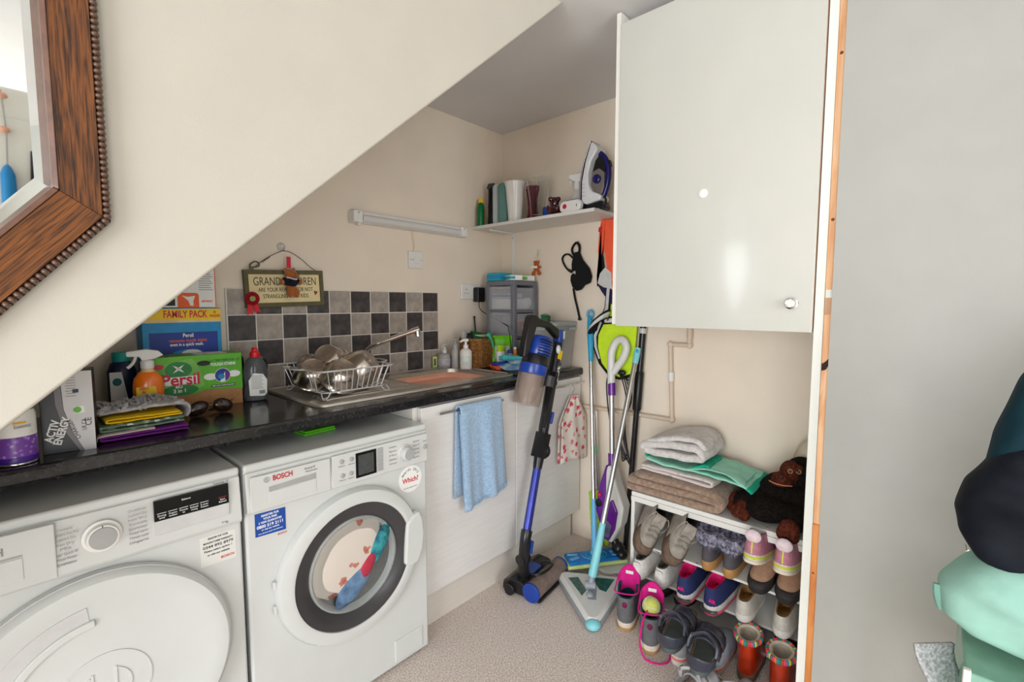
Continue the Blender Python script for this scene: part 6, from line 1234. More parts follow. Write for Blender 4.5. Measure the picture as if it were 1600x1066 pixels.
part(lm, 'pole', chrome, lambda m: m.tube([lp(-0.722, 0.31), lp(-0.690, 0.72, 0.005), lp(-0.655, 1.12, 0.012)], 0.0075, 10), smooth=True)
part(lm, 'pole_rear', chrome, lambda m: m.tube([lp(-0.728, 0.31, 0.01), lp(-0.698, 0.72, 0.018)], 0.006, 10), smooth=True)
part(lm, 'pole_lock', M('mint_lock', (130, 206, 150), 0.4), lambda m: m.tube([lp(-0.706, 0.50), lp(-0.703, 0.545)], 0.012, 10), smooth=True)
# steam mop
sm_ = mop('steam_mop', 'white and purple steam mop with a looped handle', (-0.14, -0.87, 0))
wh = M('steam_white', (222, 220, 214), 0.3, var=0.02); pu = M('steam_purple', (102, 26, 140), 0.25, var=0.08, coat=0.3)
sp_ = lambda y, z, x=0: Vector((x, y + 0.87, z))
sc = [(-0.844, 0.500), (-0.806, 0.383), (-0.794, 0.273), (-0.837, 0.130), (-0.873, 0.122), (-0.923, 0.228), (-0.936, 0.314), (-0.900, 0.400), (-0.868, 0.50)]
part(sm_, 'steam_body', wh, lambda m: m.prism([(y + 0.87, z) for y, z in sc], -0.030, 0.040, u=(0, 1, 0), v=(0, 0, 1)), bev=0.022, seg=4)
part(sm_, 'purple_shell', pu, lambda m: m.prism([(y + 0.87, z) for y, z in ((-0.842, 0.505), (-0.803, 0.385), (-0.790, 0.272), (-0.834, 0.140), (-0.862, 0.132), (-0.895, 0.20), (-0.908, 0.29), (-0.880, 0.345), (-0.862, 0.325), (-0.842, 0.37))], -0.040, 0.020, u=(0, 1, 0), v=(0, 0, 1)), bev=0.014, seg=4)
part(sm_, 'water_window', M('smoke_window', (96, 96, 120), 0.1, var=0.3, vs=20, coat=0.4), lambda m: m.prism([(y + 0.87, z) for y, z in ((-0.835, 0.150), (-0.868, 0.155), (-0.882, 0.215), (-0.845, 0.245), (-0.815, 0.205))], 0.036, 0.044, u=(0, -1, 0) if False else (0, 1, 0), v=(0, 0, 1)) if False else m.prism([(y + 0.87, z) for y, z in ((-0.835, 0.150), (-0.868, 0.155), (-0.882, 0.215), (-0.845, 0.245), (-0.815, 0.205))], -0.045, -0.034, u=(0, 1, 0), v=(0, 0, 1)), bev=0.003)
part(sm_, 'red_light', p_red, lambda m: m.ell(sp_(-0.812, 0.352, -0.042), (0.006, 0.011, 0.011)), smooth=True)
part(sm_, 'control_dial', black_plastic, lambda m: m.lathe([(0.019, 0), (0.018, 0.010), (0.012, 0.012), (0.001, 0.012)], sp_(-0.808, 0.310, -0.036), (-1, 0, 0), 20), smooth=True)
part(sm_, 'pole', alu, lambda m: m.tube([sp_(-0.852, 0.50, 0.005), sp_(-0.815, 0.875, 0.05)], 0.013, 12), smooth=True)
part(sm_, 'lower_collar', pu, lambda m: m.tube([sp_(-0.852, 0.495, 0.005), sp_(-0.846, 0.55, 0.011)], 0.0185, 12), smooth=True)
part(sm_, 'upper_collar', pu, lambda m: m.tube([sp_(-0.821, 0.825, 0.044), sp_(-0.815, 0.885, 0.05)], 0.0185, 12), smooth=True)
part(sm_, 'loop_handle', wh, lambda m: m.tube([sp_(-0.814, 0.88, 0.05), sp_(-0.806, 0.96, 0.06), sp_(-0.804, 1.03, 0.065), sp_(-0.826, 1.085, 0.07), sp_(-0.862, 1.095, 0.07), sp_(-0.882, 1.06, 0.068), sp_(-0.868, 1.01, 0.066), sp_(-0.838, 0.965, 0.062), sp_(-0.818, 0.935, 0.058)], 0.019, 12, smooth=5), smooth=True)
part(sm_, 'ankle_joint', black_plastic, lambda m: (m.ell(sp_(-0.895, 0.098, 0.0), (0.03, 0.032, 0.03)), m.ell(sp_(-0.915, 0.075, 0.0), (0.028, 0.028, 0.026)), m.cyl(sp_(-0.872, 0.13, 0.004), sp_(-0.888, 0.10, 0.0), 0.02)), smooth=True)
part(sm_, 'steam_head', wh, lambda m: m.prism(rrect(0.24, 0.15, 0.05, 6), 0.012, 0.032, o=(0.0, -0.035, 0), u=Vector((0.82, -0.57, 0)), v=Vector((0.57, 0.82, 0))), bev=0.009, seg=3)
part(sm_, 'steam_pad', offw, lambda m: m.prism(rrect(0.26, 0.165, 0.05, 6), 0.002, 0.014, o=(0.0, -0.035, 0), u=Vector((0.82, -0.57, 0)), v=Vector((0.57, 0.82, 0))), bev=0.005)
cor = M('cord_black', (30, 30, 32), 0.5, var=0.1)
for k in range(4):
    part(sm_, 'power_cord', cor, lambda m: m.tube([sp_(-0.83 - 0.006*k, 0.935 - 0.01*k, 0.085), sp_(-0.862 - 0.012*k, 0.90, 0.07), sp_(-0.884 - 0.008*k, 0.80, 0.075), sp_(-0.876 + 0.006*k, 0.66, 0.08), sp_(-0.890 - 0.006*k, 0.55 - 0.02*k, 0.08), sp_(-0.862, 0.50 + 0.02*k, 0.085), sp_(-0.852 + 0.004*k, 0.62, 0.085)], 0.0034, 6, smooth=5), smooth=True)
part(sm_, 'power_cord', cor, lambda m: m.tube([sp_(-0.80, 0.93, 0.06), sp_(-0.782, 0.88, 0.06), sp_(-0.79, 0.75, 0.065), sp_(-0.812, 0.62, 0.07), sp_(-0.828, 0.50, 0.07)], 0.0034, 6, smooth=5), smooth=True)
part(sm_, 'cord_wrap', black_plastic, lambda m: m.ell(sp_(-0.855, 0.935, 0.075), (0.012, 0.022, 0.014)), smooth=True)
# black telescopic pole
bp_ = thing('black_pole', 'black telescopic pole with a grey ring leaning in front of the wall', 'pole', (-0.055, -0.885, 0))
q0, q1 = Vector((0.0, 0.0, 0.0)), Vector((0.028, -0.062, 1.22))
part(bp_, 'lower_tube', vbk, lambda m: m.tube([q0, q0.lerp(q1, 0.66)], 0.0135, 12), smooth=True)
part(bp_, 'upper_tube', vbk, lambda m: m.tube([q0.lerp(q1, 0.66), q1], 0.0155, 12), smooth=True)
part(bp_, 'lock_collar', black_plastic, lambda m: m.tube([q0.lerp(q1, 0.62), q0.lerp(q1, 0.63), q0.lerp(q1, 0.77), q0.lerp(q1, 0.775)], [0.019, 0.021, 0.021, 0.017], 12), smooth=True)
part(bp_, 'grey_ring', lgrey_p, lambda m: m.tube([q0.lerp(q1, 0.925), q0.lerp(q1, 0.945)], 0.0168, 12), smooth=True)
# ================================================================ upper cabinet in the alcove
uc = thing('upper_cabinet', 'large white gloss wall cabinet hanging over the shoe rack', 'cabinet', (-0.30, -1.423, 1.20))
cab_m = M('cabinet_gloss', (194, 193, 185), 0.16, var=0.012, vs=7, bump=0.012, bs=14, coat=0.35)
edge_m = M('edge_brown', (168, 132, 104), 0.6, var=0.1)
part(uc, 'carcass', carcass, lambda m: (m.bb((-0.278, -0.298, 0.0), (0.298, -0.282, 1.055)), m.bb((-0.298, 0.300, -0.004), (0.298, 0.316, 1.058)), m.bb((-0.278, -0.282, 0.002), (0.298, 0.300, 0.018)), m.bb((-0.278, -0.282, 1.0), (0.298, 0.300, 1.016)), m.bb((0.290, -0.282, 0.018), (0.298, 0.300, 1.0))))
d = part(uc, 'door', cab_m, lambda m: m.bb((-0.302, -0.302, -0.010), (-0.280, 0.299, 1.018)), bev=0.002)
part(d, 'edge_strip', edge_m, lambda m: m.bb((-0.3015, -0.3032, 0.0), (-0.2805, -0.3018, 1.016)))
kn = part(d, 'knob', chrome, lambda m: m.lathe([(0.010, 0), (0.007, 0.004), (0.007, 0.012), (0.0145, 0.018), (0.0155, 0.024), (0.011, 0.029), (0.001, 0.030)], (-0.302, -0.252, 0.070), (-1, 0, 0), 28), smooth=True)
part(d, 'knob_rose', chrome, lambda m: m.lathe([(0.0165, 0), (0.0165, 0.002), (0.012, 0.004)], (-0.302, -0.252, 0.070), (-1, 0, 0), 28), smooth=True)
part(d, 'hole_plug', white_plastic, lambda m: m.lathe([(0.014, 0), (0.013, 0.003), (0.006, 0.006), (0.001, 0.006)], (-0.302, 0.003, 0.408), (-1, 0, 0), 24), smooth=True)

# ================================================================ shoe rack
rkx, rky0, rky1 = -0.325, -1.712, -1.055
sr = thing('shoe_rack', 'white open shoe rack packed with shoes below the upper cabinet', 'shoe rack', (-0.165, -1.385, 0))
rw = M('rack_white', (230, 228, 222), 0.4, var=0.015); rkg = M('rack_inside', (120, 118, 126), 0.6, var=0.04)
fx = -0.160; bxk = 0.158; ya = -0.325; yb_ = 0.330
part(sr, 'top_board', rw, lambda m: m.bb((fx, ya, 0.462), (bxk, yb_, 0.480)), bev=0.003)
part(sr, 'front_rail', rw, lambda m: m.bb((fx - 0.004, ya, 0.440), (fx + 0.010, yb_, 0.462)), bev=0.003)
for y0, y1 in ((ya, ya + 0.016), (yb_ - 0.016, yb_)): part(sr, 'side_panel', rw, lambda m: m.bb((fx, y0, 0.0), (bxk, y1, 0.462)), bev=0.002)
part(sr, 'back_panel', rkg, lambda m: m.bb((bxk - 0.006, ya, 0.0), (bxk, yb_, 0.462)))
for z in (0.262, 0.128): part(sr, 'shelf', rw, lambda m: m.box((-0.002, 0.002, z + 0.012), (0.315, 0.62, 0.010), (0, R(-5), 0)), bev=0.002)
part(sr, 'base_shelf', rw, lambda m: m.bb((fx, ya + 0.016, 0.02), (bxk - 0.006, yb_ - 0.016, 0.032)))

# ---------------------------------------------------------------- shoes
def outline(L, W, n=28, heel=0.82):
    """closed sole outline, toe along +x, heel at x = 0"""
    out = []
    for i in range(n):
        a = 2*math.pi*i/n; c, s = math.cos(a), math.sin(a)
        x = L*0.5 + L*0.5*(abs(c)**0.85)*(1 if c > 0 else -1)
        w = W*0.5*(0.80 + 0.24*(x/L) - 0.10*math.exp(-((x/L - 0.38)/0.16)**2))
        y = w*(abs(s)**0.72)*(1 if s > 0 else -1)
        out.append((x, y))
    return out
def shoe(name, label, loc, rot, L=0.25, W=0.09, hh=0.085, col=None, sole=None, lin=None, st=0.022, collar=(0.02, 0.115), flare=1.0, laces=None, toe=None, sole2=None, heel_tab=None, pts=1.0, cat='shoe', group='shoes on and around the shoe rack', tongue=None, toe_h=0.055, stripe=None):
    t = thing(name, label, cat, loc, 0, group, rot)
    o0 = outline(L, W)
    c0, c1 = collar
    cm = (c0 + c1)/2; ch = (c1 - c0)/2
    zb = min(hh, 0.088); eb = 1.0 if hh < 0.10 else 0.84
    def level(k):
        # k = 0 at the welt, 1 at the collar: the outline shrinks from the toe back to the ankle opening
        zk = st + (hh - st)*k
        e = eb*max(0.0, (zk - st)/(zb - st))**1.8 if zk <= zb else eb + (1 - eb)*(zk - zb)/(hh - zb)
        r = []
        for (x, y) in o0:
            u = x/L
            tx = cm + ch*(2*u - 1); ty = y*(0.60*flare)
            r.append(Vector((x*(1 - e) + tx*e, y*(1 - e) + ty*e, zk)))
        return r
    ks = [0, 0.10, 0.22, 0.36, 0.5, 0.64, 0.78, 0.9, 1.0]
    m = MB(); m.rings([level(k) for k in ks], False, False).build('upper', col, t, True, solid=0.003, sub=1)
    if lin:
        top = level(1.0); cx = Vector((cm, 0, 0))
        rs = [[p + Vector((0, 0, 0.003)) for p in top], [Vector((cm + (p.x-cm)*0.90, p.y*0.86, p.z + 0.001)) for p in top], [Vector((cm + (p.x-cm)*0.86, p.y*0.82, hh*0.62)) for p in top], [Vector((cm + 0.01 + (p.x-cm)*1.0, p.y*0.9, st + 0.012)) for p in top]]
        MB().rings(rs, False, True).build('lining', lin, t, True)
    m = MB(); m.rings([[Vector((L*0.5 + (x-L*0.5)*s, y*s2, z)) for x, y in o0] for s, s2, z in ((0.97, 0.94, 0.0), (1.0, 1.0, 0.004), (1.015, 1.04, st*0.8), (1.0, 1.02, st + 0.004), (0.94, 0.90, st + 0.005))])
    so = m.build('sole', sole, t, True)
    if sole2: MB().rings([[Vector((L*0.5 + (x-L*0.5)*s, y*s*1.03, z)) for x, y in o0] for s, z in ((1.016, 0.002), (1.026, 0.004), (1.026, st*0.40), (1.016, st*0.42))], False, False).build('outsole', sole2, t, True)
    if stripe: MB().rings([[Vector((L*0.5 + (x-L*0.5)*s, y*s*1.03, z)) for x, y in o0] for s, z in ((1.018, st*0.62), (1.026, st*0.66), (1.026, st*0.86), (1.014, st*0.9))], False, False).build('sole_stripe', stripe, t, True)
    if toe:
        idx = [i % len(o0) for i in range(-6, 7)]; lv = [[level(k)[i] for i in idx] for k in (0.0, 0.08, 0.16, 0.24, 0.32)]
        part(t, 'toe_cap', toe, lambda m: m.grid(lambda u, v: (lambda p: Vector((p.x*1.004 + 0.003, p.y*1.04, p.z)))(lv[int(round(u*4))][int(round(v*12))]), 4, 12), smooth=True, solid=0.003)
    if heel_tab: 
        part(t, 'heel_tab', heel_tab, lambda m: m.prism(rrect(0.030, hh*0.45, 0.010, 4, 0, hh*0.72), 0.0, 0.004, o=(0.0005 + c0*0.5, 0, 0), u=Vector((0, -1, 0)), v=Vector((0, 0, 1))), bev=0.001)
    if laces:
        def lc(m):
            for i in range(4):
                x = c1 + 0.012 + i*0.016; k = 1 - (i + 0.6)*0.15
                zz = st + (hh - st)*(0.93 - 0.13*i) + 0.004
                w = 0.022
                m.tube([(x, -w, zz - 0.006), (x + 0.004, 0, zz + 0.002), (x + 0.010, w, zz - 0.006)], 0.0024, 6)
                m.tube([(x, w, zz - 0.006), (x + 0.004, 0, zz + 0.003), (x + 0.010, -w, zz - 0.006)], 0.0024, 6)
            m.tube([(c1 + 0.012, 0, hh + 0.004), (c1 - 0.01, 0.03, hh + 0.010), (c1 + 0.012, 0.045, hh - 0.01), (c1 + 0.03, 0.035, hh*0.7)], 0.0022, 6, smooth=4)
            m.tube([(c1 + 0.012, 0, hh + 0.004), (c1 - 0.015, -0.026, hh + 0.012), (c1 + 0.012, -0.044, hh - 0.012), (c1 + 0.035, -0.04, hh*0.6)], 0.0022, 6, smooth=4)
        part(t, 'laces', laces, lc, smooth=True)
    if tongue:
        part(t, 'tongue', tongue, lambda m: m.grid(lambda u, v: Vector((c1 + 0.03 - v*0.045 + 0.010*math.sin(v*3), (u - 0.5)*0.052*(1 - 0.25*abs(v - 0.5)), hh*0.72 + v*(hh*0.40))), 8, 8), smooth=True, solid=0.010, sub=1)
    return t
def C(name, c, r=0.75, **k): return M(name, c, r, **{**dict(var=0.08, vs=60, bump=0.2, bs=200), **k})
white_l = C('shoe_white', (226, 222, 216), 0.5); white_s = C('sole_white', (222, 218, 210), 0.6); dark_l = C('lining_dark', (38, 34, 34)); grey_l = C('hiker_grey', (150, 142, 132), var=0.18, vs=30); brown_r = C('rand_brown', (104, 84, 70), var=0.2); tan_s = C('tan_sole', (186, 140, 84), 0.6); slate = C('slate_suede', (84, 80, 86), 0.95, bs=400)
pinkm = C('pink_mesh', (186, 124, 142), var=0.12); lime_s = C('lime_sole', (206, 216, 70), 0.6); cream_s2 = C('cream_sole', (226, 214, 196), 0.6); tan_n = C('tan_nubuck', (178, 140, 114), 0.95); blk_r = C('black_rubber', (46, 42, 42), 0.7); navy_m = C('navy_mesh', (38, 48, 96), 0.8, vs=120); hot = C('hot_pink', (232, 30, 118), 0.7); silv_g = C('pale_grey_leather', (196, 190, 180), 0.45); gold_l = M('gold_lining', (196, 162, 110), 0.3, 0.6, var=0.1); 
gboot = C('boot_grey', (104, 104, 106), 0.9); magenta = C('magenta_fleece', (214, 28, 132), 0.95, bs=300); teal_in = C('teal_insole', (20, 84, 96)); coral = C('coral_sole', (246, 136, 126), 0.6); lgm = C('light_grey_mesh', (164, 160, 164)); redl = M('red_leather', (164, 44, 14), 0.28, var=0.25, vs=18, coat=0.4); cream_f = C('cream_fleece', (210, 198, 180), 0.95, bs=300); dred = M('oxblood_leather', (92, 20, 14), 0.3, var=0.15, vs=16, coat=0.3); lblue = C('pale_blue_mesh', (176, 186, 196)); brs = C('brown_sole', (110, 88, 70))
def E_(rx, ry, rz): return (R(rx), R(ry), R(rz))
# orientation: toe along local +x; rz = 180 points the toe out of the rack, rz = 0 points it to the wall
# lower layer on the upper shelf
for y, lb in ((-1.115, 'pale sneaker under the left grey hiking shoe'), (-1.245, 'pale sneaker under the right grey hiking shoe')):
    shoe('pale_sneaker', lb, (-0.345, y, 0.266), E_(0, -5, 2), 0.25, 0.088, 0.075, C('blush_white', (216, 204, 198), 0.6), white_s, dark_l, 0.026)
for y, lb in ((-1.118, 'white leather trainer, heel outwards, left of its pair below the grey hiking shoes'), (-1.213, 'white leather trainer, heel outwards, right of its pair below the grey hiking shoes')):
    shoe('white_trainer', lb, (-0.390, y, 0.140), E_(0, -5, 2), 0.26, 0.088, 0.080, white_l, white_s, grey_l, 0.026, laces=white_l, heel_tab=white_l)
for y, lb in ((-1.382, 'slate suede slipper boot with dark fluffy cuff, left of its pair'), (-1.460, 'slate suede slipper boot with pale fluffy cuff, right of its pair')):
    t = shoe('slipper_boot', lb, (-0.358, y, 0.270), E_(0, -5, 1), 0.25, 0.076, 0.110, slate, tan_s, dark_l, 0.036, collar=(0.012, 0.10))
    fm_ = M('fluff', (58, 56, 70), 1.0, col2=(168, 166, 186), vs=70, bump=0.8, bs=200)
    m = MB()
    for k in range(420):
        a = random.uniform(0, 6.283); zz = random.uniform(0.095, 0.150); p = Vector((0.055 + 0.055*math.cos(a), 0.040*math.sin(a), zz)); q = p + Vector((math.cos(a), math.sin(a)*0.9, random.uniform(-0.7, 0.6))).normalized()*random.uniform(0.012, 0.022)
        s_ = Vector((-math.sin(a), math.cos(a), 0))*0.0013
        m.add([p - s_, p + s_, q], [(0, 1, 2)])
    fl = m.build('fur_pile', fm_, t); fl['kind'] = 'stuff'
    part(t, 'fur_cuff', fm_, lambda m: ring_z(m) if False else m.rings([[Vector((0.055 + r*1.18*math.cos(a), r*math.sin(a), z)) for a in [2*math.pi*j/20 for j in range(20)]] for r, z in ((0.042, 0.095), (0.052, 0.105), (0.054, 0.130), (0.044, 0.150), (0.028, 0.146), (0.024, 0.115))], False, True), smooth=True)
for y, lb in ((-1.560, 'tan nubuck walking shoe with black toe rand, toe outwards, left of its pair'), (-1.647, 'tan nubuck walking shoe with black toe rand, toe outwards, next to the end panel')):
    shoe('tan_walking_shoe', lb, (-0.125, y, 0.289), E_(0, 5, 180), 0.255, 0.084, 0.085, tan_n, blk_r, dark_l, 0.020, toe=blk_r, laces=tan_n, toe_h=0.06)
# upper layer
for y, rz, lb in ((-1.135, 192, 'grey hiking shoe with brown rand, leaning toe down on the white trainers, left'), (-1.262, 190, 'grey hiking shoe with brown rand, leaning toe down on the white trainers, right')):
    shoe('hiking_shoe', lb, (-0.235, y + 0.035, 0.412), E_(-40, 36, rz), 0.235, 0.092, 0.110, grey_l, brown_r, dark_l, 0.022, toe=brown_r, laces=grey_l, collar=(0.010, 0.115), tongue=grey_l)
for y, lb in ((-1.552, 'dusty pink trainer with lime sole line, heel outwards, left of its pair'), (-1.645, 'dusty pink trainer with lime sole line, heel outwards, right of its pair')):
    t = shoe('pink_trainer', lb, (-0.428, y, 0.392), E_(0, 11, 2), 0.25, 0.090, 0.098, pinkm, cream_s2, white_l, 0.030, stripe=lime_s, sole2=cream_s2, laces=pinkm, collar=(0.004, 0.115))
    part(t, 'heel_pull', C('pale_pink', (226, 206, 212)), lambda m: m.ell((0.008, 0, 0.092), (0.012, 0.026, 0.022)), smooth=True)
    part(t, 'heel_stripe', lime_s, lambda m: m.bb((-0.001, -0.002, 0.036), (0.003, 0.002, 0.075)))
# lower shelf
for y, rz, lb in ((-1.318, 3, 'navy running shoe with hot pink lining, heel outwards, left of its pair'), (-1.417, -2, 'navy running shoe with hot pink lining, heel outwards, right of its pair')):
    t = shoe('navy_running_shoe', lb, (-0.414, y, 0.140), E_(0, -5, rz), 0.265, 0.093, 0.104, navy_m, white_s, hot, 0.036, sole2=C('pink_rubber', (226, 96, 120), 0.6), laces=dark_l, collar=(0.006, 0.118))
    text('AIR', t, hot, (0.0005, 0.004 if rz > 0 else -0.012, 0.060), u=(0, -1, 0), v=(0, 0, 1), size=0.020, width=0.026, bold=0.03)
    part(t, 'air_window', dark_p, lambda m: m.tube([(0.006, -0.030, 0.020), (-0.0045, -0.016, 0.020), (-0.0055, 0.0, 0.020), (-0.0045, 0.016, 0.020), (0.006, 0.030, 0.020)], 0.005, 6, smooth=3), smooth=True)
for y, lb in ((-1.525, 'pale grey sneaker with gold lining, heel outwards, left of its pair'), (-1.645, 'pale grey sneaker with gold lining, heel outwards, by the end panel')):
    shoe('gold_lined_sneaker', lb, (-0.405, y, 0.160), E_(0, -3, 2), 0.25, 0.090, 0.078, silv_g, white_s, gold_l, 0.026, laces=white_l, collar=(0.004, 0.122))
for y, lb in ((-1.160, 'dark brown shoe under the white trainers, left of its pair'), (-1.255, 'dark brown shoe under the white trainers, right of its pair')):
    shoe('dark_shoe', lb, (-0.030, y, 0.034), E_(0, 0, 180), 0.25, 0.088, 0.080, C('dark_taupe', (70, 62, 60)), blk_r, dark_l, 0.020)
# on the floor in front
for (x, y), rz, lb in (((-0.520, -1.138), 20, 'grey ankle boot with magenta fleece tongue, leftmost on the carpet'), ((-0.570, -1.266), 22, 'grey ankle boot with magenta laces holding a tennis ball')):
    t = shoe('ankle_boot', lb, (x, y, 0.001), E_(0, 0, rz), 0.225, 0.098, 0.135, gboot, cream_s2, teal_in, 0.030, collar=(-0.004, 0.128), flare=1.45, tongue=None, sole2=tan_s)
    part(t, 'fleece_tongue', magenta, lambda m: m.grid(lambda u, v: Vector((0.112 + 0.030*v - 0.030*(1 - math.cos((u - 0.5)*2.4)), (u - 0.5)*0.088, 0.112 + v*0.085 - 0.035*abs(u - 0.5)**2*4)), 12, 10), smooth=True, solid=0.014, sub=1)
    part(t, 'tongue_label', white_l, lambda m: m.box((0.1215, 0.0, 0.172), (0.002, 0.030, 0.012), (0, R(18), 0)))
    part(t, 'lace', magenta, lambda m: m.tube([(0.105, 0.040, 0.165), (0.06, 0.044, 0.142), (0.02, 0.036, 0.139), (0.03, -0.036, 0.139), (0.085, -0.044, 0.142)], 0.0028, 6, smooth=4), smooth=True)
    part(t, 'lace_eyelet', C('plum', (116, 20, 70)), lambda m: m.ell((-0.002, 0.0, 0.108), (0.008, 0.010, 0.013)), smooth=True)
    if 'tennis' in lb:
        part(t, 'lace', magenta, lambda m: m.tube([(0.035, 0.010, 0.145), (0.0, 0.022, 0.132), (-0.012, 0.030, 0.09), (-0.016, 0.032, 0.04), (-0.030, 0.014, 0.006), (-0.042, -0.02, 0.005), (-0.030, -0.058, 0.005), (0.0, -0.072, 0.006), (0.045, -0.066, 0.005)], 0.0034, 6, smooth=5), smooth=True)
tbm = C('tennis_felt', (206, 214, 96), 1.0, bs=300, sheen=0.5) if False else M('tennis_felt', (206, 212, 104), 1.0, var=0.06, vs=80, bump=0.5, bs=300, sheen=0.5)
tn = thing('tennis_ball', 'yellow tennis ball tucked into the grey ankle boot', 'ball', (-0.512, -1.243, 0.146))
part(tn, 'ball', tbm, lambda m: m.ell((0, 0, 0), (0.033, 0.033, 0.033), 24, 14), smooth=True)
part(tn, 'seam', white_l, lambda m: m.tube([Vector((math.cos(a)*(1 - 0.35*abs(math.sin(2*a))*0), math.sin(a), 0.75*math.sin(2*a))).normalized()*0.0332 for a in [2*math.pi*i/48 for i in range(48)]], 0.0016, 6, True).xf(Matrix.Rotation(R(60), 4, 'X') @ Matrix.Rotation(R(40), 4, 'Y')), smooth=True)
# trainers under the sandals
shoe('grey_trainer', 'grey trainer with coral sole standing behind the second ankle boot', (-0.560, -1.362, 0.001), E_(0, 0, 4), 0.25, 0.092, 0.098, lgm, white_s, hot, 0.034, stripe=coral, collar=(0.004, 0.115), laces=hot)
shoe('grey_trainer', 'pale blue trainer with coral piping beneath the black sandal', (-0.520, -1.466, 0.001), E_(0, 0, 4), 0.23, 0.092, 0.085, lblue, white_s, dark_l, 0.030, stripe=coral, collar=(0.004, 0.115))
# sandals
cork = C('cork_footbed', (156, 124, 86), 0.8, var=0.15, vs=30); strapm = M('sandal_leather', (58, 60, 72), 0.35, var=0.15, vs=30, coat=0.2); sgrn = C('grey_green_sole', (84, 92, 90), 0.7)
def sandal(name, label, loc, rot, L, W, bed, sole, strap, wide=0.030):
    t = thing(name, label, 'sandal', loc, 0, 'shoes on and around the shoe rack', rot)
    o0 = outline(L, W)
    def sw(m, z0, z1, s0, s1, cup=0.0):
        m.rings([[Vector((L/2 + (x-L/2)*s, y*s, z + cup*(abs(x/L-0.5)*2)**4*0.010)) for x, y in o0] for s, z in ((s0, z0), (s1, z1))])
    part(t, 'sole', sole, lambda m: m.rings([[Vector((L/2 + (x-L/2)*s, y*s, z)) for x, y in o0] for s, z in ((0.96, 0.0), (1.0, 0.004), (1.02, 0.022), (1.01, 0.030), (0.92, 0.031))]), smooth=True)
    part(t, 'footbed', bed, lambda m: m.rings([[Vector((L/2 + (x-L/2)*s, y*s, z)) for x, y in o0] for s, z in ((0.93, 0.022), (0.94, 0.031), (0.90, 0.032), (0.7, 0.028), (0.3, 0.027))]), smooth=True)
    part(t, 'heel_cup', strap, lambda m: m.grid(lambda u, v: Vector((0.055 - 0.060*math.cos((u-0.5)*2.9), W*0.47*math.sin((u-0.5)*2.9), 0.024 + v*(0.046 - 0.014*abs(u-0.5)*2))), 18, 4), smooth=True, solid=0.005, sub=1)
    part(t, 'instep_strap', strap, lambda m: m.grid(lambda u, v: Vector((L*0.40 + wide*(v-0.5)*1.2, W*0.50*math.cos(u*math.pi), 0.022 + 0.058*math.sin(u*math.pi))), 16, 4), smooth=True, solid=0.004)
    part(t, 'toe_strap', strap, lambda m: m.grid(lambda u, v: Vector((L*0.70 + wide*(v-0.5)*1.5 + 0.012*math.cos(u*math.pi), W*0.51*math.cos(u*math.pi), 0.022 + 0.044*math.sin(u*math.pi))), 16, 4), smooth=True, solid=0.004)
    part(t, 'ankle_strap', strap, lambda m: m.tube([(0.05, W*0.46, 0.055), (L*0.26, W*0.40, 0.085), (L*0.36, 0.0, 0.098), (L*0.26, -W*0.42, 0.085), (0.05, -W*0.46, 0.055)], 0.006, 6, smooth=5), smooth=True)
    part(t, 'buckle', steel, lambda m: m.box((L*0.26, W*0.42, 0.085), (0.016, 0.004, 0.014)), bev=0.001)
    return t
sandal('black_sandal', 'dark blue grey leather sandal resting on the coral soled trainer', (-0.655, -1.366, 0.104), E_(-2, 0, 4), 0.245, 0.092, cork, sgrn, strapm)
sandal('black_sandal', 'dark blue grey leather sandal leaning beside the red boots', (-0.668, -1.470, 0.090), E_(3, 0, 6), 0.245, 0.095, cork, sgrn, strapm)
sandal('black_sandal', 'cork footbed sandal with grey sole under the leaning sandal', (-0.590, -1.455, 0.040), E_(4, -12, 10), 0.235, 0.090, cork, sgrn, strapm) if False else None
gstrap = M('silver_strap', (176, 174, 178), 0.4, var=0.08, vs=40)
sandal('silver_sandal', 'pale silver strappy sandal on the carpet at the bottom of the picture, left one', (-0.715, -1.435, 0.001), E_(0, 0, -22), 0.19, 0.092, C('beige_bed', (150, 116, 90)), cream_s2, gstrap)
sandal('silver_sandal', 'pale silver strappy sandal on the carpet, nearest the red boots', (-0.690, -1.560, 0.001), E_(0, 0, -16), 0.19, 0.092, C('dark_bed', (74, 54, 44)), cream_s2, gstrap)
# red ankle boots with woven trim
tcols = [M('trim_%d' % i, c, 0.8, var=0.1) for i, c in enumerate(((226, 60, 110), (240, 120, 40), (30, 140, 150), (230, 190, 90), (60, 120, 90), (206, 60, 50)))]
for (x, y, z), rz, lb in (((-0.480, -1.560, 0.062), 4, 'red leather ankle boot with woven multicolour cuff, further of the pair'), ((-0.495, -1.662, 0.062), 2, 'red leather ankle boot with woven multicolour cuff, nearest the end panel')):
    t = shoe('red_boot', lb, (x, y, z - 0.060), E_(0, 0, rz), 0.215, 0.086, 0.145, redl, brs, cream_f, 0.028, collar=(-0.004, 0.100), flare=1.35)
    for k in range(40):
        a = 2*math.pi*k/40
        part(t, 'trim_stitch', tcols[(k*7 + k//3) % 6], lambda m: m.ell((0.048 + 0.056*math.cos(a), 0.036*math.sin(a)*1.12, 0.146), (0.006, 0.006, 0.010), 8, 6, (0, 0, a)), smooth=True)
    part(t, 'fleece_roll', cream_f, lambda m: m.tube([(0.048 + 0.047*math.cos(a), 0.034*math.sin(a), 0.146) for a in [2*math.pi*i/24 for i in range(24)]], 0.006, 8, True), smooth=True)
shoe('oxblood_shoe', 'oxblood leather shoe behind the red boot at the rack end', (-0.030, -1.635, 0.034), E_(0, 0, 180), 0.25, 0.092, 0.085, dred, blk_r, dark_l, 0.022)
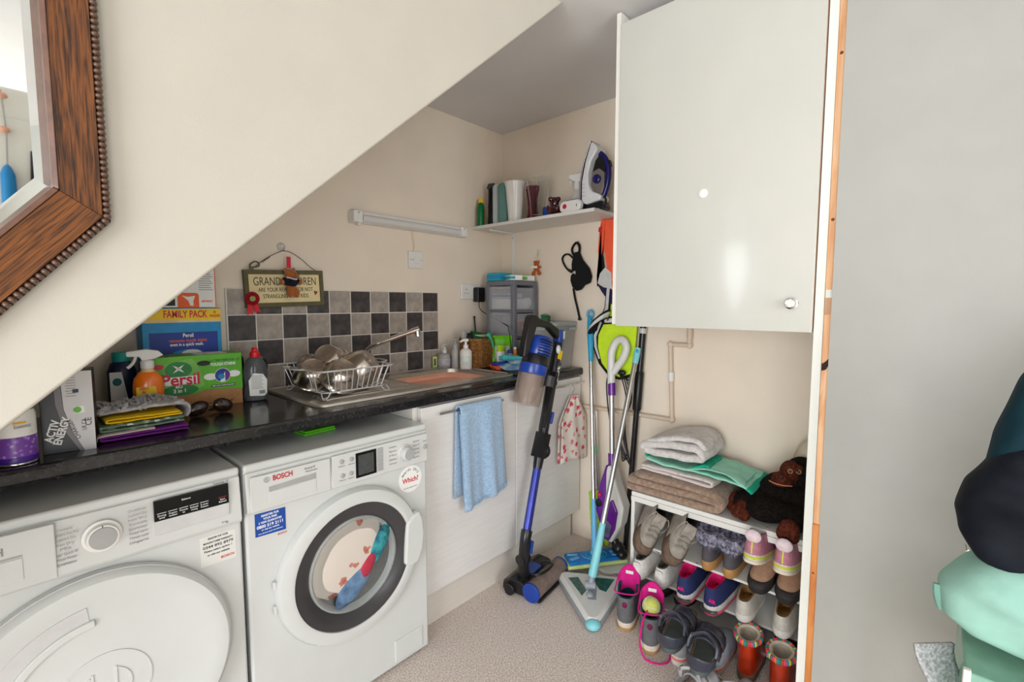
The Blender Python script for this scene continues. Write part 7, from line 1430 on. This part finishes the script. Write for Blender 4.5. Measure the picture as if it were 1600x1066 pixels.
shoe('pale_trainer', 'pale blue grey trainer behind the red boots on the rack base', (-0.275, -1.500, 0.034), E_(0, 0, 0), 0.25, 0.090, 0.085, lblue, white_s, dark_l, 0.028, laces=white_l)

# ================================================================ towels and gorilla on the rack
ZR = 0.481
def tf(name, c1, c2): return M(name, c1, 1.0, col2=c2, vs=70, bump=1.0, bs=330, sheen=0.4)
brt = tf('brown_towel', (146, 118, 98), (180, 152, 130)); wht = tf('white_towel', (214, 208, 204), (234, 229, 225)); mnt = M('mint_fabric', (160, 222, 200), 0.9, var=0.05, vs=40, bump=0.2, bs=200); mnt_d = M('mint_edge', (24, 172, 140), 0.9, var=0.05); prt = dots('pale_print', (222, 210, 206), ((198, 188, 190), (208, 198, 196)), 30, 0.3, 0.95)
t = thing('brown_towel', 'folded taupe brown towel at the bottom of the towel pile', 'towel', (-0.165, -1.215, ZR), 90)
ribbon_cloth(t, 'towel_fold', brt, [(0.185, 0.016), (0.0, 0.014), (-0.17, 0.014), (-0.19, 0.030), (-0.17, 0.046), (0.0, 0.044), (0.185, 0.046)], -0.135, 0.165, 0.030, 10, 21, 0.006)
ribbon_cloth(t, 'towel_roll', brt, [(0.15, 0.075), (-0.12, 0.072), (-0.185, 0.062), (-0.20, 0.036), (-0.185, 0.014)], -0.12, 0.165, 0.022, 10, 24, 0.006)
t = thing('print_towel', 'pale printed cloth folded on the brown towel', 'towel', (-0.175, -1.205, ZR + 0.088), 90)
ribbon_cloth(t, 'cloth_fold', prt, [(0.13, 0.008), (0.0, 0.006), (-0.15, 0.0), (-0.165, 0.008), (-0.15, 0.018), (0.0, 0.020), (0.13, 0.020)], -0.10, 0.12, 0.012, 8, 27, 0.005)
t = thing('mint_towel', 'mint green cloth with darker edging under the white towel', 'towel', (-0.16, -1.265, ZR + 0.112), 90)
ribbon_cloth(t, 'cloth_fold', mnt, [(0.175, 0.028), (0.10, 0.014), (0.0, 0.016), (-0.10, 0.014), (-0.19, 0.006), (-0.235, -0.006)], -0.115, 0.12, 0.010, 10, 31, 0.006)
ribbon_cloth(t, 'cloth_flap', mnt, [(0.0, 0.022), (-0.08, 0.040), (-0.16, 0.034), (-0.215, 0.008)], -0.06, 0.13, 0.006, 8, 33, 0.006)
ribbon_cloth(t, 'edging', mnt_d, [(-0.226, -0.002), (-0.238, -0.008), (-0.243, -0.014)], -0.118, 0.125, 0.011, 10, 31, 0.004)
ribbon_cloth(t, 'edging', mnt_d, [(0.17, 0.026), (0.182, 0.036), (0.178, 0.050), (0.16, 0.056)], -0.112, 0.10, 0.011, 10, 35, 0.004)
ribbon_cloth(t, 'edging', mnt_d, [(-0.03, 0.030), (-0.06, 0.046), (-0.09, 0.048)], -0.05, 0.125, 0.010, 8, 37, 0.004)
t = thing('white_towel', 'folded white terry towel on top of the pile on the shoe rack', 'towel', (-0.165, -1.195, ZR + 0.166), 90)
ribbon_cloth(t, 'towel_fold', wht, [(0.115, 0.004), (0.0, 0.006), (-0.10, 0.010), (-0.135, 0.028), (-0.10, 0.050), (0.0, 0.046), (0.10, 0.030), (0.125, 0.012)], -0.125, 0.12, 0.030, 10, 41, 0.010)
ribbon_cloth(t, 'towel_top', wht, [(0.10, 0.038), (0.02, 0.068), (-0.06, 0.082), (-0.115, 0.074), (-0.13, 0.050)], -0.11, 0.11, 0.022, 10, 44, 0.010)
# toy gorilla lying on the rack
gor = thing('toy_gorilla', 'black plush gorilla with brown face and paws lying on the shoe rack', 'soft toy', (-0.18, -1.580, ZR + 0.002))
gor.scale = (1, 0.78, 1)
gf = M('gorilla_fur', (12, 9, 8), 1.0, col2=(34, 27, 23), vs=110, bump=1.0, bs=260, spec=0.15); gbr = M('gorilla_brown', (58, 22, 12), 0.85, col2=(98, 44, 26), vs=80, bump=0.7, bs=240, spec=0.2)
gb_ = furry(gor, 'body', gf, [((0.03, -0.02, 0.085), (0.10, 0.125, 0.075)), ((0.03, -0.075, 0.165), (0.065, 0.075, 0.065)), ((-0.045, 0.085, 0.052), (0.062, 0.105, 0.048), 14, 9, (0, 0, R(28))), ((-0.085, 0.02, 0.050), (0.060, 0.10, 0.046), 14, 9, (0, 0, R(22))), ((-0.085, -0.085, 0.045), (0.062, 0.062, 0.050)), ((-0.125, -0.088, 0.046), (0.045, 0.045, 0.040)), ((0.05, 0.10, 0.05), (0.06, 0.08, 0.045)), ((-0.02, -0.10, 0.095), (0.06, 0.06, 0.05))], 0.006, 2)
furry(gor, 'face', gbr, [((-0.010, -0.040, 0.178), (0.048, 0.046, 0.044)), ((-0.052, -0.018, 0.160), (0.034, 0.046, 0.026)), ((-0.036, -0.060, 0.205), (0.020, 0.040, 0.016)), ((-0.055, -0.010, 0.148), (0.028, 0.040, 0.016))], 0.005, 2)
for y, z in ((-0.050, 0.196), (-0.082, 0.198)): 
    e = part(gor, 'eye', M('eye_glass', (36, 22, 14), 0.08, var=0.1, coat=0.6), lambda m: m.ell((-0.054 + 0.2*(-0.05 - y), y, z), (0.006, 0.007, 0.007)), smooth=True)
    part(e, 'eyelid', M('eye_rim', (176, 132, 104), 0.7), lambda m: m.tube([(-0.056 + 0.2*(-0.05 - y), y + 0.009*math.cos(a), z + 0.007*math.sin(a)) for a in [2*math.pi*i/14 for i in range(14)]], 0.0018, 5, True), smooth=True)
part(gor, 'mouth_seam', M('mouth_line', (190, 120, 88), 0.7), lambda m: m.tube([(-0.070, 0.030, 0.150), (-0.086, 0.0, 0.150), (-0.082, -0.035, 0.148), (-0.062, -0.062, 0.146)], 0.0022, 6, smooth=4), smooth=True)
for y in (-0.008, -0.026): part(gor, 'nostril', black_plastic, lambda m: m.ell((-0.080, y, 0.172), (0.005, 0.005, 0.004), 8, 6), smooth=True)
furry(gor, 'foot', gbr, [((-0.060, 0.175, 0.040), (0.036, 0.030, 0.036)), ((-0.075, 0.19, 0.028), (0.025, 0.025, 0.026))], 0.005)
furry(gor, 'foot', gbr, [((-0.105, 0.125, 0.036), (0.034, 0.036, 0.036)), ((-0.125, 0.145, 0.030), (0.024, 0.028, 0.026)), ((-0.135, 0.11, 0.026), (0.024, 0.030, 0.024))], 0.005)
furry(gor, 'hand', gbr, [((-0.172, -0.085, 0.036), (0.028, 0.042, 0.034)), ((-0.178, -0.060, 0.018), (0.020, 0.024, 0.024)), ((-0.180, -0.105, 0.016), (0.020, 0.024, 0.024))], 0.005)
cu = thing('beige_cushion', 'beige cushion behind the toy gorilla', 'cushion', (-0.075, -1.655, ZR))
part(cu, 'cushion_body', M('beige_fabric', (206, 194, 174), 0.95, var=0.04, vs=60, bump=0.3, bs=300), lambda m: m.ell((0, 0, 0.14), (0.055, 0.062, 0.145)), smooth=True)
part(cu, 'piping', M('beige_piping', (190, 176, 154), 0.9), lambda m: m.tube([(0.0, 0.0625*math.cos(a), 0.14 + 0.1455*math.sin(a)) for a in [2*math.pi*i/28 for i in range(28)]], 0.003, 6, True), smooth=True)

# ================================================================ clothes at the right edge
jk = thing('navy_jacket', 'dark navy jacket slumped over the mint sweater at the right', 'jacket', (-0.97, -2.10, 0.86))
nvj = M('navy_shell', (15, 18, 27), 0.7, var=0.25, vs=14, bump=1.0, bs=14, spec=0.2); tealj = M('teal_lining', (10, 42, 52), 0.75, var=0.1, vs=20, bump=0.8, bs=16, spec=0.2)
def drape(pts, th, name, mat, t, amp=0.008, seed=0.0):
    """thick rounded cloth body: cross-sections from a silhouette in the y-z plane"""
    m = MB(); c = Vector((0, sum(p[0] for p in pts)/len(pts), sum(p[1] for p in pts)/len(pts)))
    pl_ = []
    for i, p in enumerate(pts):
        q = pts[(i + 1) % len(pts)]
        for k in range(6): pl_.append(Vector((0, p[0] + (q[0]-p[0])*k/6, p[1] + (q[1]-p[1])*k/6)))
    rs = []
    prof_ = [(1.0, 0.03), (0.98, 0.25), (0.95, 0.5), (0.90, 0.72), (0.80, 0.87), (0.55, 0.96), (0.2, 1.0), (-0.3, 1.0), (-0.7, 0.95), (-0.9, 0.7), (-1.0, 0.05)]
    for dx, s in prof_:
        rs.append([Vector((-th*dx + amp*(nz(p.y*s*9, p.z*s*15, 1, seed) + 1.6*nz(p.y*s*6 + p.z*s*7, p.z*s*3, 1, seed + 2) + (0.45*math.sin(75*s*(0.52*p.y - 0.85*p.z) + 3*nz(p.y*s*8, p.z*s*8, 1, seed))*min(1, s*2) if dx > 0 else 0)), c.y + (p.y - c.y)*s + 0.25*amp*nz(p.z*22, p.y*22, 1, seed), c.z + (p.z - c.z)*s)) for p in pl_])
    return m.rings(rs).build(name, mat, t, True, sub=1)
Q = lambda y, z: (y + 2.10, z - 0.86)
drape([Q(-2.03, 0.965), Q(-2.018, 0.915), Q(-2.022, 0.878), Q(-2.048, 0.838), Q(-2.10, 0.80), Q(-2.25, 0.74), Q(-2.40, 0.74), Q(-2.42, 0.95), Q(-2.36, 1.14), Q(-2.22, 1.13), Q(-2.09, 1.085), Q(-2.06, 1.02)], 0.06, 'jacket_body', nvj, jk, 0.022, 3)
drape([Q(-2.050, 0.98), Q(-2.058, 1.05), Q(-2.085, 1.15), Q(-2.115, 1.20), Q(-2.16, 1.228), Q(-2.21, 1.222), Q(-2.26, 1.17), Q(-2.30, 1.08), Q(-2.30, 0.98), Q(-2.12, 0.95)], 0.055, 'hood', tealj, jk, 0.008, 5)
part(jk, 'zip_pull', steel, lambda m: m.tube([(-0.06, *Q(-2.032, 0.868)), (-0.062, *Q(-2.034, 0.858)), (-0.062, *Q(-2.038, 0.862))], 0.0018, 5), smooth=True)
mt = thing('mint_sweater', 'pale mint green sweater folded over the storage box at the right', 'garment', (-0.98, -2.11, 0.75))
Q2 = lambda y, z: (y + 2.11, z - 0.75)
drape([Q2(-2.002, 0.775), Q2(-2.008, 0.735), Q2(-2.04, 0.715), Q2(-2.12, 0.70), Q2(-2.28, 0.67), Q2(-2.36, 0.70), Q2(-2.34, 0.84), Q2(-2.16, 0.86), Q2(-2.06, 0.845), Q2(-2.035, 0.82)], 0.075, 'sweater_body', M('mint_top_cloth', (146, 188, 174), 0.85, var=0.06, vs=16, bump=0.9, bs=16, spec=0.2), mt, 0.014, 8)
part(mt, 'cuff', M('mint_seam', (126, 172, 158), 0.85, bump=0.5, bs=60), lambda m: m.tube([(-0.015, *Q2(-2.006, 0.772)), (-0.02, *Q2(-2.008, 0.752)), (-0.02, *Q2(-2.014, 0.734))], 0.010, 8, smooth=3), smooth=True)
cbx = thing('clear_box', 'clear greenish plastic storage box under the mint sweater', 'storage box', (-0.99, -2.21, 0.50))
part(cbx, 'box_wall', M('greenish_clear', (150, 196, 176), 0.15, trans=0.35, var=0.25, vs=8, ior=1.1), lambda m: m.bb((-0.10, -0.18, 0.0), (0.16, 0.17, 0.185)), bev=0.004)
part(cbx, 'box_edge', M('box_edge', (214, 206, 198), 0.4), lambda m: m.bb((-0.104, 0.162, 0.0), (-0.094, 0.172, 0.19)), bev=0.002)
stn = thing('side_stool', 'low wooden stool carrying the clear storage box', 'stool', (-0.97, -2.21, 0.0))
part(stn, 'stool_seat', beech, lambda m: m.bb((-0.15, -0.20, 0.47), (0.20, 0.185, 0.499)), bev=0.006)
for sx in (-0.12, 0.17):
    for sy in (-0.17, 0.155): part(stn, 'leg', beech, lambda m: m.cyl((sx, sy, 0.0), (sx, sy, 0.47), 0.016))
gp = thing('speckled_cloth', 'grey speckled cloth hanging down beside the clear box', 'cloth', (-1.0, -2.03, 0.52))
part(gp, 'cloth_fold', M('speckle_grey', (150, 150, 152), 0.9, col2=(206, 206, 206), vs=200), lambda m: m.grid(lambda u, v: Vector((-0.02 + 0.05*u, 0.020 - 0.03*u + 0.022*v*(1-u) - 0.01*math.sin(v*5), 0.0 + v*0.14)), 8, 10), smooth=True, solid=0.006)
part(gp, 'cloth_hem', M('speckle_grey'), lambda m: m.tube([(-0.02, 0.02, 0.0), (0.03, -0.01, 0.0)], 0.005, 6), smooth=True)
